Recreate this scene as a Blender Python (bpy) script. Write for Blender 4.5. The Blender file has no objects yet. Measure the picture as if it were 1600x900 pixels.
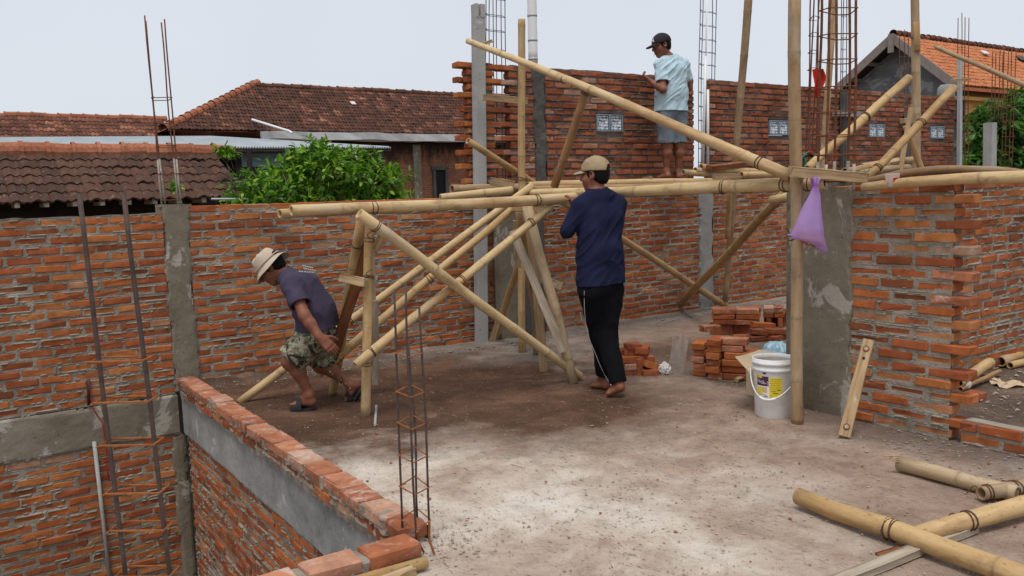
import bpy, math, random
import numpy as np
from math import sin, cos, pi, radians, atan2, sqrt
from mathutils import Vector, Matrix
random.seed(7); RS = np.random.RandomState(11)
S = bpy.context.scene
COL = S.collection

# ------------------------------------------------------------------ camera
FPX, PITCH, ROLL, CAMH = 1322.0, radians(6.2), radians(1.8), 1.42
cam_d = bpy.data.cameras.new('camera'); cam = bpy.data.objects.new('camera', cam_d); COL.objects.link(cam)
cam_d.sensor_width = 36.0; cam_d.lens = FPX/1600.0*36.0; cam_d.clip_start = 0.05; cam_d.clip_end = 3000
cam.matrix_world = Matrix.Translation((0, 0, CAMH)) @ Matrix.Rotation(pi/2-PITCH, 4, 'X') @ Matrix.Rotation(-ROLL, 4, 'Z')
S.camera = cam
S.render.resolution_x, S.render.resolution_y = 1024, 576

# ------------------------------------------------------------------ overcast daylight
SUN_EL, SUN_AZ = radians(70), radians(190)          # nearly overhead behind thin cloud, a little behind the camera
w = bpy.data.worlds.new('World'); S.world = w; w.use_nodes = True
wn, wl = w.node_tree.nodes, w.node_tree.links
bg = wn['Background']; bg.inputs['Strength'].default_value = 0.1
sky = wn.new('ShaderNodeTexSky'); sky.sky_type = 'NISHITA'; sky.sun_disc = False
sky.sun_elevation = SUN_EL; sky.sun_rotation = SUN_AZ; sky.dust_density = 3.0; sky.altitude = 50
tc = wn.new('ShaderNodeTexCoord')
cn = wn.new('ShaderNodeTexNoise'); cn.inputs['Scale'].default_value = 2.2; cn.inputs['Detail'].default_value = 3
wl.new(tc.outputs['Generated'], cn.inputs['Vector'])
cr = wn.new('ShaderNodeValToRGB')
cr.color_ramp.elements[0].position = 0.3; cr.color_ramp.elements[0].color = (5.1, 5.4, 5.9, 1)
cr.color_ramp.elements[1].position = 0.7; cr.color_ramp.elements[1].color = (5.5, 5.75, 6.15, 1)
wl.new(cn.outputs['Fac'], cr.inputs['Fac'])
mx = wn.new('ShaderNodeMix'); mx.data_type = 'RGBA'; mx.inputs['Factor'].default_value = 0.9
wl.new(sky.outputs['Color'], mx.inputs['A']); wl.new(cr.outputs['Color'], mx.inputs['B'])
wl.new(mx.outputs['Result'], bg.inputs['Color'])
sd = bpy.data.lights.new('sun', 'SUN'); sd.energy = 1.5; sd.angle = radians(25); sd.color = (1.0, 0.965, 0.92)
sun = bpy.data.objects.new('sun', sd); COL.objects.link(sun); sun.location = (0, 0, 30)
_sv = Vector((sin(SUN_AZ)*cos(SUN_EL), cos(SUN_AZ)*cos(SUN_EL), sin(SUN_EL)))
sun.rotation_euler = _sv.to_track_quat('Z', 'Y').to_euler()
S.view_settings.view_transform = 'Standard'; S.view_settings.look = 'None'
S.view_settings.exposure = 0.5; S.view_settings.gamma = 1.0; S.view_settings.use_curve_mapping = False
S.cycles.max_bounces = 6; S.cycles.diffuse_bounces = 3; S.cycles.transparent_max_bounces = 12
try: S.cycles.use_denoising = True
except Exception: pass

# ------------------------------------------------------------------ survey helpers: bearings measured from the photograph give real places
_p, _r = PITCH, ROLL
C_fw = np.array([0, cos(_p), -sin(_p)]); _rt0 = np.array([1., 0, 0]); _up0 = np.array([0, sin(_p), cos(_p)])
C_rt = _rt0*cos(_r)-_up0*sin(_r); C_up = _rt0*sin(_r)+_up0*cos(_r); C_o = np.array([0, 0, CAMH])
def ray(x, y): return C_fw+C_rt*(x-800)/FPX+C_up*(450-y)/FPX
def at_z(x, y, z=0.0):
    d = ray(x, y); return C_o+d*((z-CAMH)/d[2])
def at_d(x, y, Y):
    d = ray(x, y); return C_o+d*(Y/d[1])
def at_pl(x, y, n, c):
    d = ray(x, y); return C_o+d*((c-n@C_o)/(n@d))
def proj(P):
    q = np.asarray(P, float)-C_o; ww = q@C_fw
    return 800+FPX*(q@C_rt)/ww, 450-FPX*(q@C_up)/ww, ww
YAW = radians(33.93)
U = np.array([cos(YAW), sin(YAW), 0]); V = np.array([sin(YAW), -cos(YAW), 0]); Nn = -V; Z3 = np.array([0, 0, 1.])
def W(u, v, z=0.0): return U*u+V*v+Z3*z
def on_back(x, y, off=0.0): return at_pl(x, y, Nn, 7.0-off)      # plane parallel to the long back wall
def on_u(x, y, u): return at_pl(x, y, U, u)
def uvz(P): return P@U, P@V, P[2]

# ------------------------------------------------------------------ noise
def _hash(ix, iy, iz, seed):
    h = (ix.astype(np.int64)*374761393+iy.astype(np.int64)*668265263+iz.astype(np.int64)*2147483647+seed*1274126177) & 0xffffffff
    h = ((h ^ (h >> 13))*1274126177) & 0xffffffff
    h = ((h ^ (h >> 16))*2246822519) & 0xffffffff
    return ((h ^ (h >> 15)) & 0xffff)/65535.0
def vnoise(x, y, z, seed=0):
    x, y, z = np.broadcast_arrays(np.asarray(x, float), np.asarray(y, float), np.asarray(z, float))
    ix, iy, iz = np.floor(x), np.floor(y), np.floor(z)
    fx, fy, fz = x-ix, y-iy, z-iz
    fx, fy, fz = fx*fx*(3-2*fx), fy*fy*(3-2*fy), fz*fz*(3-2*fz)
    r = 0
    for dx in (0, 1):
        for dy in (0, 1):
            for dz in (0, 1):
                r = r+_hash(ix+dx, iy+dy, iz+dz, seed)*(fx if dx else 1-fx)*(fy if dy else 1-fy)*(fz if dz else 1-fz)
    return r
def fbm(x, y, z, seed=0, oct=3):
    r, a, t = 0, 1.0, 0
    for o in range(oct):
        r = r+a*vnoise(np.asarray(x)*2**o, np.asarray(y)*2**o, np.asarray(z)*2**o, seed+o*17); t += a; a *= .5
    return r/t

# ------------------------------------------------------------------ mesh builder
class MB:
    def __init__(s): s.v, s.f, s.n = [], [], 0
    def add(s, v, f):
        v = np.asarray(v, float).reshape(-1, 3); s.v.append(v); s.f += [tuple(int(i)+s.n for i in q) for q in f]; s.n += len(v); return s
    def box(s, c, size, R=None, bev=0.0):
        hx, hy, hz = [q/2 for q in size]
        if bev <= 0:
            v = np.array([[x, y, z] for x in (-hx, hx) for y in (-hy, hy) for z in (-hz, hz)])
            f = [(0, 1, 3, 2), (4, 6, 7, 5), (0, 4, 5, 1), (2, 3, 7, 6), (0, 2, 6, 4), (1, 5, 7, 3)]
        else: v, f = chamfer_box(size, bev)
        if R is not None: v = v@np.asarray(R).T
        return s.add(v+np.asarray(c), f)
    def tube(s, pts, rad, n=8, cap=True, closed=False):
        pts = np.asarray(pts, float); m = len(pts); rad = np.broadcast_to(np.asarray(rad, float), (m,))
        if closed: T = np.roll(pts, -1, 0)-np.roll(pts, 1, 0)
        else: T = np.gradient(pts, axis=0)
        T /= np.linalg.norm(T, axis=1)[:, None]+1e-12
        a = np.array([0, 0, 1.]) if abs(T[0][2]) < .9 else np.array([1., 0, 0])
        X = np.cross(a, T[0]); X /= np.linalg.norm(X); vs = []
        for i in range(m):
            X = X-T[i]*(X@T[i]); X /= np.linalg.norm(X); Y = np.cross(T[i], X)
            t = np.arange(n)*2*pi/n
            vs.append(pts[i]+rad[i]*(np.cos(t)[:, None]*X+np.sin(t)[:, None]*Y))
        f = []
        for i in range(m if closed else m-1):
            j = (i+1) % m
            for k in range(n):
                l = (k+1) % n; f.append((i*n+k, i*n+l, j*n+l, j*n+k))
        if cap and not closed: f += [tuple(range(n-1, -1, -1)), tuple((m-1)*n+k for k in range(n))]
        return s.add(np.concatenate(vs), f)
    def lathe(s, prof, n=24, c=(0, 0, 0)):
        prof = np.asarray(prof, float); t = np.arange(n)*2*pi/n
        v = np.concatenate([np.stack([r*np.cos(t), r*np.sin(t), np.full(n, z)], 1) for r, z in prof])+np.asarray(c)
        f = [(i*n+k, i*n+(k+1) % n, (i+1)*n+(k+1) % n, (i+1)*n+k) for i in range(len(prof)-1) for k in range(n)]
        return s.add(v, f)
    def grid(s, P):
        P = np.asarray(P, float); a, b = P.shape[:2]
        f = [(i*b+j, (i+1)*b+j, (i+1)*b+j+1, i*b+j+1) for i in range(a-1) for j in range(b-1)]
        return s.add(P.reshape(-1, 3), f)
    def mesh(s, name, mat=None, smooth=False):
        me = bpy.data.meshes.new(name); v = np.concatenate(s.v) if s.v else np.zeros((0, 3))
        me.from_pydata(v.tolist(), [], s.f); me.update()
        if smooth: me.polygons.foreach_set('use_smooth', np.ones(len(me.polygons), bool))
        if mat: me.materials.append(mat)
        return me
    def obj(s, name, mat=None, parent=None, smooth=False):
        return link(name, s.mesh(name, mat, smooth), parent)
def chamfer_box(size, b):
    hx, hy, hz = [q/2 for q in size]; V_ = []; idx = {}
    for sx in (-1, 1):
        for sy in (-1, 1):
            for sz in (-1, 1):
                for a in range(3):
                    p = [sx*hx, sy*hy, sz*hz]
                    for q in range(3):
                        if q != a: p[q] -= (sx, sy, sz)[q]*b
                    idx[(sx, sy, sz, a)] = len(V_); V_.append(p)
    f = []; r = (-1, 1)
    for a in range(3):
        o = [q for q in range(3) if q != a]
        for sg in r:
            def k(p, q_):
                c = [0, 0, 0]; c[a] = sg; c[o[0]] = p; c[o[1]] = q_; return idx[(*c, a)]
            q = [k(-1, -1), k(1, -1), k(1, 1), k(-1, 1)]
            f.append(tuple(q if (sg > 0) == (a != 1) else q[::-1]))
        for s1 in r:
            for s2 in r:
                def e(t, ax):
                    c = [0, 0, 0]; c[a] = t; c[o[0]] = s1; c[o[1]] = s2; return idx[(*c, ax)]
                q = [e(-1, o[0]), e(1, o[0]), e(1, o[1]), e(-1, o[1])]
                f.append(tuple(q if (s1*s2 < 0) == (a != 1) else q[::-1]))
    for sx in r:
        for sy in r:
            for sz in r:
                t = [idx[(sx, sy, sz, a)] for a in range(3)]
                f.append(tuple(t if sx*sy*sz > 0 else t[::-1]))
    return np.array(V_, float), f
def link(name, data, parent=None):
    o = bpy.data.objects.new(name, data); COL.objects.link(o)
    if parent is not None: o.parent = parent
    return o
def tag(o, label=None, cat=None, group=None, kind=None):
    if label: o['label'] = label
    if cat: o['category'] = cat
    if group: o['group'] = group
    if kind: o['kind'] = kind
    return o
def empty(name, loc=(0, 0, 0)):
    o = bpy.data.objects.new(name, None); o.empty_display_size = .05; COL.objects.link(o); o.location = Vector(loc); return o
def frame(o, P0, x, y):                                    # place o at P0 with local axes x, y, x cross y
    x = np.asarray(x, float); y = np.asarray(y, float); z = np.cross(x, y)
    M = Matrix(((x[0], y[0], z[0], P0[0]), (x[1], y[1], z[1], P0[1]), (x[2], y[2], z[2], P0[2]), (0, 0, 0, 1)))
    o.matrix_world = M; return o
def along(a, b):                                           # rotation with local Z from a to b
    return Vector(np.asarray(b, float)-np.asarray(a, float)).to_track_quat('Z', 'Y').to_matrix()

# ------------------------------------------------------------------ materials
class Mat:
    def __init__(s, name, rough=.9, spec=.3):
        s.m = bpy.data.materials.new(name); s.m.use_nodes = True; s.t = s.m.node_tree; s.b = s.t.nodes['Principled BSDF']
        s.b.inputs['Roughness'].default_value = rough; s.b.inputs['Specular IOR Level'].default_value = spec
    def n(s, t, **kw):
        x = s.t.nodes.new(t)
        for k, v in kw.items():
            if hasattr(x, k): setattr(x, k, v)
            else: x.inputs[k].default_value = v
        return x
    def l(s, a, b): s.t.links.new(a, b)
    def coord(s, scale=(1, 1, 1), rnd=True, kind='Object'):
        c = s.n('ShaderNodeTexCoord'); o = c.outputs[kind]
        if rnd:
            oi = s.n('ShaderNodeObjectInfo'); mu = s.n('ShaderNodeMath', operation='MULTIPLY'); mu.inputs[1].default_value = 57.0
            s.l(oi.outputs['Random'], mu.inputs[0]); ad = s.n('ShaderNodeVectorMath', operation='ADD'); s.l(o, ad.inputs[0]); s.l(mu.outputs[0], ad.inputs[1]); o = ad.outputs[0]
        mp = s.n('ShaderNodeMapping'); mp.inputs['Scale'].default_value = scale; s.l(o, mp.inputs['Vector']); return mp.outputs[0]
    def noise(s, vec, scale, detail=4, rough=.55, dist=0.0):
        x = s.n('ShaderNodeTexNoise', Scale=scale, Detail=detail, Roughness=rough, Distortion=dist); s.l(vec, x.inputs['Vector']); return x.outputs['Fac']
    def ramp(s, fac, stops):
        r = s.n('ShaderNodeValToRGB'); e = r.color_ramp.elements
        while len(e) < len(stops): e.new(.5)
        for q, (p, c) in zip(e, stops):
            q.position = p; q.color = (*c, 1) if len(c) == 3 else c
        s.l(fac, r.inputs['Fac']); return r.outputs['Color']
    def thr(s, fac, lo, hi):
        r = s.n('ShaderNodeMapRange'); r.inputs['From Min'].default_value = lo; r.inputs['From Max'].default_value = hi; s.l(fac, r.inputs['Value']); return r.outputs[0]
    def mix(s, fac, a, b, blend='MIX'):
        x = s.n('ShaderNodeMix', data_type='RGBA', blend_type=blend)
        for sock, q in ((x.inputs['Factor'], fac), (x.inputs['A'], a), (x.inputs['B'], b)):
            if isinstance(q, (int, float)): sock.default_value = q
            elif isinstance(q, tuple): sock.default_value = (*q, 1)
            else: s.l(q, sock)
        return x.outputs['Result']
    def patchy(s, c, lo=(.82, .8, .78), hi=(1.12, 1.12, 1.12), sc=1.1):
        g = s.n('ShaderNodeNewGeometry').outputs['Position']
        return s.mix(1.0, c, s.ramp(s.noise(g, sc, 6, .68, .6), [(.33, lo), (.5, (1, 1, 1)), (.68, hi)]), 'MULTIPLY')
    def math(s, op, a, b=0.0):
        x = s.n('ShaderNodeMath', operation=op)
        for sock, q in ((x.inputs[0], a), (x.inputs[1], b)):
            if isinstance(q, (int, float)): sock.default_value = q
            else: s.l(q, sock)
        return x.outputs[0]
    def rnd(s, island=False):
        o = s.n('ShaderNodeObjectInfo').outputs['Random']
        if island:
            g = s.n('ShaderNodeNewGeometry').outputs['Random Per Island']; o = s.math('FRACT', s.math('ADD', o, g))
        return o
    def col(s, c):
        if isinstance(c, tuple): s.b.inputs['Base Color'].default_value = (*c, 1)
        else: s.l(c, s.b.inputs['Base Color'])
        return s
    def bump(s, h, strength=.4, dist=.01):
        b = s.n('ShaderNodeBump'); b.inputs['Strength'].default_value = strength; b.inputs['Distance'].default_value = dist
        s.l(h, b.inputs['Height']); s.l(b.outputs[0], s.b.inputs['Normal']); return s
M = {}
def brick_mat(name, stops, smear, smear_lo, sat=1.0):
    m = Mat(name, .92, .2); v = m.coord(); r = m.rnd(True)
    base = m.ramp(r, stops)
    base = m.mix(m.thr(m.noise(v, 9, 4), .35, .75), base, m.mix(1.0, base, (.62, .55, .5), 'MULTIPLY'))
    base = m.mix(m.math('MULTIPLY', m.thr(m.noise(v, 30, 5, .65), .52, .8), .5), base, (.16, .06, .035))
    v2 = m.coord((1, 1, 2.0))
    sm = m.math('MULTIPLY', m.thr(m.noise(v2, 7, 6, .7, 1.2), smear_lo, smear_lo+.12), m.thr(m.noise(v2, 45, 3), .3, .62))
    base = m.mix(m.math('MULTIPLY', sm, .75), base, smear)
    base = m.patchy(base)
    m.col(base); m.bump(m.math('ADD', m.noise(v, 60, 6, .7), m.math('MULTIPLY', m.noise(v, 14, 3), .8)), .55, .006); return m.m
M['brick'] = brick_mat('brick_red', [(0, (.25, .083, .035)), (.25, (.35, .10, .041)), (.5, (.41, .117, .04)), (.75, (.46, .146, .047)), (.93, (.50, .195, .066)), (1, (.45, .25, .15))], (.38, .32, .265), .60)
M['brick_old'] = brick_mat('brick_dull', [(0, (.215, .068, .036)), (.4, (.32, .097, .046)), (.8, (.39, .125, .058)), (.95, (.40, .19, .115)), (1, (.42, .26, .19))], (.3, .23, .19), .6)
M['brick_pale'] = brick_mat('brick_dusty', [(0, (.3, .1, .05)), (.4, (.4, .14, .065)), (.8, (.48, .2, .11)), (1, (.5, .3, .21))], (.5, .43, .38), .52)
def grit(name, c0, c1, c2, s=6.0, rough=.95, bstr=.6, bd=.008, rnd=True):
    m = Mat(name, rough, .2); v = m.coord(rnd=rnd)
    c = m.ramp(m.noise(v, s, 6, .62, .4), [(.28, c0), (.5, c1), (.72, c2)])
    c = m.mix(m.thr(m.noise(v, s*14, 3), .6, .75), c, m.mix(1.0, c, (.55, .53, .5), 'MULTIPLY'))
    c = m.patchy(c)
    m.col(c); m.bump(m.math('ADD', m.noise(v, s*12, 5, .7), m.noise(v, s*3, 3)), bstr, bd); return m
M['mortar'] = grit('mortar_grey', (.185, .15, .115), (.265, .225, .18), (.37, .325, .27), 5).m
M['mortar_dark'] = grit('mortar_dark', (.085, .06, .048), (.13, .097, .08), (.2, .16, .135), 6).m
def concrete(name, c0, c1, c2, pale, lo):
    m = Mat(name, .9, .3); v = m.coord(rnd=False)
    c = m.ramp(m.noise(v, 2.4, 6, .6, .6), [(.3, c0), (.52, c1), (.75, c2)])
    f = m.math('MULTIPLY', m.thr(m.noise(v, 3.6, 7, .68, .9), lo, lo+.035), .85)
    c = m.mix(f, c, pale)
    c = m.mix(m.thr(m.noise(v, 45, 3), .64, .74), c, m.mix(1.0, c, (.5, .48, .46), 'MULTIPLY'))
    m.col(c); m.bump(m.math('ADD', m.noise(v, 40, 6, .7), m.math('MULTIPLY', m.noise(v, 7, 3), 1.5)), .5, .006); return m.m
M['concrete'] = concrete('concrete_grey_brown', (.14, .115, .08), (.20, .17, .125), (.265, .235, .185), (.40, .37, .32), .56)
M['concrete_pale'] = concrete('concrete_pale', (.2, .195, .18), (.30, .295, .28), (.4, .39, .37), (.5, .49, .47), .62)
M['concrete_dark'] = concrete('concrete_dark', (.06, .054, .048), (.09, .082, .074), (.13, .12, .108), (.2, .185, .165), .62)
M['precast'] = concrete('precast_grey', (.3, .3, .285), (.37, .37, .35), (.43, .43, .41), (.5, .5, .48), .62)
# floor: cement screed, pale and dusty at the front, soaked brown by the back wall
def floor_mat():
    m = Mat('floor_screed', .9, .22); v = m.coord(rnd=False)
    dusty = m.ramp(m.noise(v, 1.5, 7, .62, .5), [(.28, (.29, .20, .145)), (.42, (.46, .355, .28)), (.54, (.60, .515, .425)), (.72, (.70, .65, .575))])
    red = m.ramp(m.noise(v, 2.3, 6, .65, .8), [(.3, (.2, .125, .088)), (.55, (.33, .225, .165)), (.78, (.44, .335, .265))])
    wet = m.ramp(m.noise(v, 2.0, 5, .6, .6), [(.3, (.062, .03, .017)), (.5, (.10, .051, .029)), (.72, (.18, .10, .062))])
    uvn = m.n('ShaderNodeSeparateXYZ'); m.l(m.n('ShaderNodeTexCoord').outputs['Object'], uvn.inputs[0]); x, y = uvn.outputs[0], m.math('MULTIPLY', uvn.outputs[1], -1.0)
    def blob(cx, cy, rx, ry, soft, seed):
        dx = m.math('DIVIDE', m.math('SUBTRACT', x, cx), rx); dy = m.math('DIVIDE', m.math('SUBTRACT', y, cy), ry)
        d = m.math('SQRT', m.math('ADD', m.math('MULTIPLY', dx, dx), m.math('MULTIPLY', dy, dy)))
        nv = m.coord((1, 1, 1), rnd=False); nz = m.n('ShaderNodeTexNoise', Scale=1.6+seed*.13, Detail=6, Roughness=.65); m.l(nv, nz.inputs['Vector'])
        d = m.math('ADD', d, m.math('MULTIPLY', m.math('SUBTRACT', nz.outputs['Fac'], .5), 1.3))
        return m.thr(d, 1+soft, 1-soft)
    mid = m.math('MAXIMUM', m.math('MAXIMUM', blob(4.2, -4.0, 1.4, 1.7, .5, 1), blob(6.5, -5.8, 2.6, 1.5, .4, 11)), blob(3.75, -1.9, .85, .9, .55, 2))
    c = m.mix(m.math('MULTIPLY', mid, .85), dusty, red)
    wetf = m.math('MAXIMUM', blob(2.5, -5.85, 2.1, 1.6, .25, 3), blob(3.3, -4.55, .95, .85, .4, 4))
    wetf = m.math('MAXIMUM', wetf, blob(5.2, -5.3, .9, .5, .5, 8))
    c = m.mix(wetf, c, wet)
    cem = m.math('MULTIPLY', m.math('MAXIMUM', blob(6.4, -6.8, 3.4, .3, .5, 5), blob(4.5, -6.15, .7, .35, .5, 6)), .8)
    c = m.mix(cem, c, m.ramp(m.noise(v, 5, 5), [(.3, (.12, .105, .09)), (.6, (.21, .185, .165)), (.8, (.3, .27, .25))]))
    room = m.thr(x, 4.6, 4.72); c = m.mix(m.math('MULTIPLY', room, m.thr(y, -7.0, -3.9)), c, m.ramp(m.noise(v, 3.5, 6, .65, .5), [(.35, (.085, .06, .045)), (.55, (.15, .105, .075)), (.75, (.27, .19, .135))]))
    wall_foot_dark = m.math('MULTIPLY', blob(4.6, -2.6, .4, .95, .5, 7), .8)  # darker brown band along the foot of the cross wall and sill
    c = m.mix(wall_foot_dark, c, (.12, .085, .068))
    # trodden mud, straw and grit
    c = m.mix(1.0, c, m.ramp(m.noise(v, 6.5, 9, .74, .5), [(.3, (.74, .70, .66)), (.5, (1, 1, 1)), (.68, (1.16, 1.15, 1.14))]), 'MULTIPLY')
    zone = m.thr(m.noise(v, 2.6, 5, .65), .38, .56)
    def fleck(rot, sc, lo, hi):
        mp = m.n('ShaderNodeMapping'); mp.inputs['Rotation'].default_value = (0, 0, rot); mp.inputs['Scale'].default_value = (1, .28, 1); m.l(m.coord(rnd=False), mp.inputs['Vector'])
        return m.thr(m.noise(mp.outputs[0], sc, 3, .6, .7), lo, hi)
    f1 = m.math('MAXIMUM', m.math('MAXIMUM', fleck(.3, 48, .63, .68), fleck(1.5, 55, .63, .68)), fleck(2.5, 42, .645, .69))
    c = m.mix(m.math('MULTIPLY', m.math('MULTIPLY', f1, zone), .72), c, (.135, .088, .065))
    f3 = fleck(.9, 60, .66, .7); c = m.mix(m.math('MULTIPLY', f3, .55), c, (.6, .5, .38))
    f2 = m.thr(m.noise(v, 85, 4, .7), .6, .7); c = m.mix(m.math('MULTIPLY', f2, .55), c, m.mix(1.0, c, (.52, .47, .43), 'MULTIPLY'))
    f4 = m.thr(m.noise(v, 70, 4, .7), .63, .7); c = m.mix(m.math('MULTIPLY', f4, .5), c, (.6, .54, .48))
    m.col(c); m.l(m.math('SUBTRACT', .95, m.math('MULTIPLY', wetf, .22)), m.b.inputs['Roughness'])
    m.bump(m.math('ADD', m.math('MULTIPLY', m.noise(v, 6, 6, .65), 1.6), m.noise(v, 38, 6, .75)), .9, .018); return m.m
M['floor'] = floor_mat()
M['earth'] = grit('earth_ground', (.1, .075, .05), (.16, .12, .085), (.22, .17, .12), 1.2, rnd=False).m
def bamboo_mat(name, a, b, c_):
    m = Mat(name, .72, .25); v = m.coord((1, 1, .12)); vv = m.coord((1, 1, .5))
    base = m.ramp(m.rnd(), [(0, a), (.5, b), (1, c_)])
    base = m.mix(m.thr(m.noise(v, 38, 4, .6), .35, .75), base, m.mix(1.0, base, (.80, .72, .6), 'MULTIPLY'))
    base = m.mix(m.math('MULTIPLY', m.thr(m.noise(m.coord((1, 1, .3)), 4.2, 5, .7), .47, .66), .7), base, m.mix(1.0, base, (.62, .48, .38), 'MULTIPLY'))
    base = m.mix(m.math('MULTIPLY', m.thr(m.noise(vv, 8, 6, .7), .55, .68), .65), base, (.21, .13, .075))
    base = m.mix(m.math('MULTIPLY', m.thr(m.noise(vv, 5.3, 4, .6), .58, .72), .45), base, (.46, .41, .335))
    base = m.mix(m.math('MULTIPLY', m.thr(m.noise(vv, 48, 4, .65), .61, .70), .5), base, (.11, .065, .04))
    at = m.n('ShaderNodeAttribute', attribute_name='node'); base = m.mix(m.math('MULTIPLY', m.math('MULTIPLY', at.outputs['Fac'], m.thr(m.noise(vv, 9, 3), .35, .65)), .7), base, (.17, .105, .06))
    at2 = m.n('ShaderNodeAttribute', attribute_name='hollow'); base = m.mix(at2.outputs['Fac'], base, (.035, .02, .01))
    m.col(base); m.bump(m.noise(v, 60, 4), .25, .004); return m.m
M['bamboo'] = bamboo_mat('bamboo_tan', (.44, .28, .125), (.54, .375, .185), (.63, .48, .275))
M['bamboo_brown'] = bamboo_mat('bamboo_brown', (.34, .195, .09), (.42, .26, .12), (.48, .325, .16))
M['bamboo_grey'] = bamboo_mat('bamboo_weathered', (.33, .23, .135), (.41, .30, .18), (.47, .36, .23))
def wood_mat(name, a, b, c_):
    m = Mat(name, .85, .2); v = m.coord((1, 1, .08)); vv = m.coord((1, 1, .4))
    base = m.ramp(m.noise(v, 55, 5, .6, .3), [(.3, a), (.5, b), (.72, c_)])
    base = m.mix(m.math('MULTIPLY', m.thr(m.noise(vv, 8, 5), .5, .72), .5), base, m.mix(1.0, base, (.5, .45, .42), 'MULTIPLY'))
    base = m.mix(m.math('MULTIPLY', m.thr(m.noise(vv, 14, 5), .6, .68), .6), base, (.5, .46, .41))
    m.col(base); m.bump(m.noise(v, 70, 5), .4, .004); return m.m
M['wood'] = wood_mat('wood_pale', (.27, .17, .085), (.40, .275, .15), (.5, .365, .22))
M['wood_grey'] = wood_mat('wood_weathered', (.28, .22, .16), (.38, .315, .24), (.48, .41, .32))
M['wood_red'] = wood_mat('wood_reddish', (.13, .045, .02), (.21, .08, .033), (.29, .125, .055))
def simple(name, c, rough=.7, spec=.3, metal=0.0, var=.25, s=20):
    m = Mat(name, rough, spec); v = m.coord(); m.b.inputs['Metallic'].default_value = metal
    m.col(m.ramp(m.noise(v, s, 5, .65), [(.25, tuple(q*(1-var) for q in c)), (.75, tuple(min(1, q*(1+var)) for q in c))])); m.bump(m.noise(v, s*3, 4), .15, .003); return m.m
M['rebar'] = simple('rebar_dark', (.075, .05, .043), .75, .3, .0, .5, 30)
M['rust'] = simple('rebar_rust', (.27, .095, .032), .9, .2, 0, .4, 40)
M['rust_dark'] = simple('rebar_rust_dark', (.15, .06, .033), .9, .2, 0, .4, 40)
M['rebar_grey'] = simple('rebar_cement_coated', (.34, .30, .26), .9, .2, 0, .4, 30)
M['wire'] = simple('tie_wire', (.10, .05, .028), .7, .3, .0, .4, 60)
M['pvc'] = simple('pvc_white', (.76, .76, .75), .4, .5, 0, .05, 8)
M['galv'] = simple('galvanised_grey', (.42, .43, .42), .55, .5, .2, .15, 14)
M['sheet_metal'] = simple('sheet_metal_grey', (.40, .44, .46), .6, .4, .2, .18, 3)
M['gutter'] = simple('gutter_metal', (.46, .46, .45), .5, .5, .2, .12, 6)
M['dark'] = simple('dark_opening', (.012, .012, .014), .8, .2)
M['dark_wood_shade'] = simple('dark_timber_shade', (.035, .026, .022), .9, .2, 0, .4, 6)  # dark timber; its near black also stands in for shade under roofs
def tile_mat(name, stops, grey, glo, cl_s=.9):
    m = Mat(name, .95, .15); v = m.coord(); w_ = m.coord(rnd=False)
    cl = m.thr(m.noise(w_, cl_s, 5, .65), .3, .72)
    base = m.ramp(m.math('ADD', m.math('MULTIPLY', m.rnd(True), .55), m.math('MULTIPLY', cl, .45)), stops)
    base = m.mix(m.math('MULTIPLY', m.thr(m.noise(v, 22, 5, .7), .45, .7), .6), base, (.05, .03, .024))
    base = m.mix(m.math('MULTIPLY', m.thr(m.noise(v, 13, 6, .75, .8), glo, glo+.1), .75), base, grey)
    m.col(base); m.bump(m.noise(v, 50, 5, .7), .5, .006); return m.m
M['tile_near'] = tile_mat('roof_tile_mossy', [(0, (.06, .034, .025)), (.5, (.09, .046, .032)), (.86, (.135, .065, .043)), (.94, (.26, .11, .065)), (1, (.42, .18, .10))], (.25, .21, .175), .58)
M['tile_ridge'] = tile_mat('ridge_tile_orange', [(0, (.22, .08, .045)), (.4, (.36, .13, .07)), (1, (.46, .19, .11))], (.3, .22, .17), .63)
M['tile_far'] = tile_mat('roof_tile_dark', [(0, (.055, .029, .022)), (.5, (.09, .042, .029)), (.72, (.14, .06, .04)), (.86, (.29, .125, .08)), (1, (.46, .22, .14))], (.22, .15, .11), .68)
M['tile_far_light'] = tile_mat('roof_tile_mixed', [(0, (.085, .038, .026)), (.5, (.14, .06, .038)), (.72, (.25, .105, .066)), (1, (.44, .2, .125))], (.3, .2, .15), .68)
M['tile_orange'] = tile_mat('roof_tile_new_orange', [(0, (.44, .15, .065)), (.5, (.53, .20, .09)), (1, (.6, .25, .125))], (.6, .35, .25), .8)
def leaf_mat(name, a, b, c_):
    m = Mat(name, .6, .3)
    base = m.ramp(m.n('ShaderNodeNewGeometry').outputs['Random Per Island'], [(0, a), (.55, b), (1, c_)])
    m.col(base); tr = m.n('ShaderNodeBsdfTranslucent'); m.l(m.mix(1.0, base, (1.3, 1.6, .55), 'MULTIPLY'), tr.inputs['Color'])
    ms = m.n('ShaderNodeMixShader'); ms.inputs[0].default_value = .32; m.l(m.b.outputs[0], ms.inputs[1]); m.l(tr.outputs[0], ms.inputs[2])
    m.l(ms.outputs[0], m.t.nodes['Material Output'].inputs['Surface']); return m.m
M['leaf'] = leaf_mat('leaf_bright', (.03, .085, .01), (.095, .21, .02), (.31, .44, .055))
M['leaf_dark'] = leaf_mat('leaf_mango', (.018, .055, .012), (.045, .115, .02), (.13, .25, .05))
M['bark'] = grit('bark', (.08, .06, .045), (.14, .11, .085), (.2, .17, .14), 9).m
M['far_brick'] = None
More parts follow.
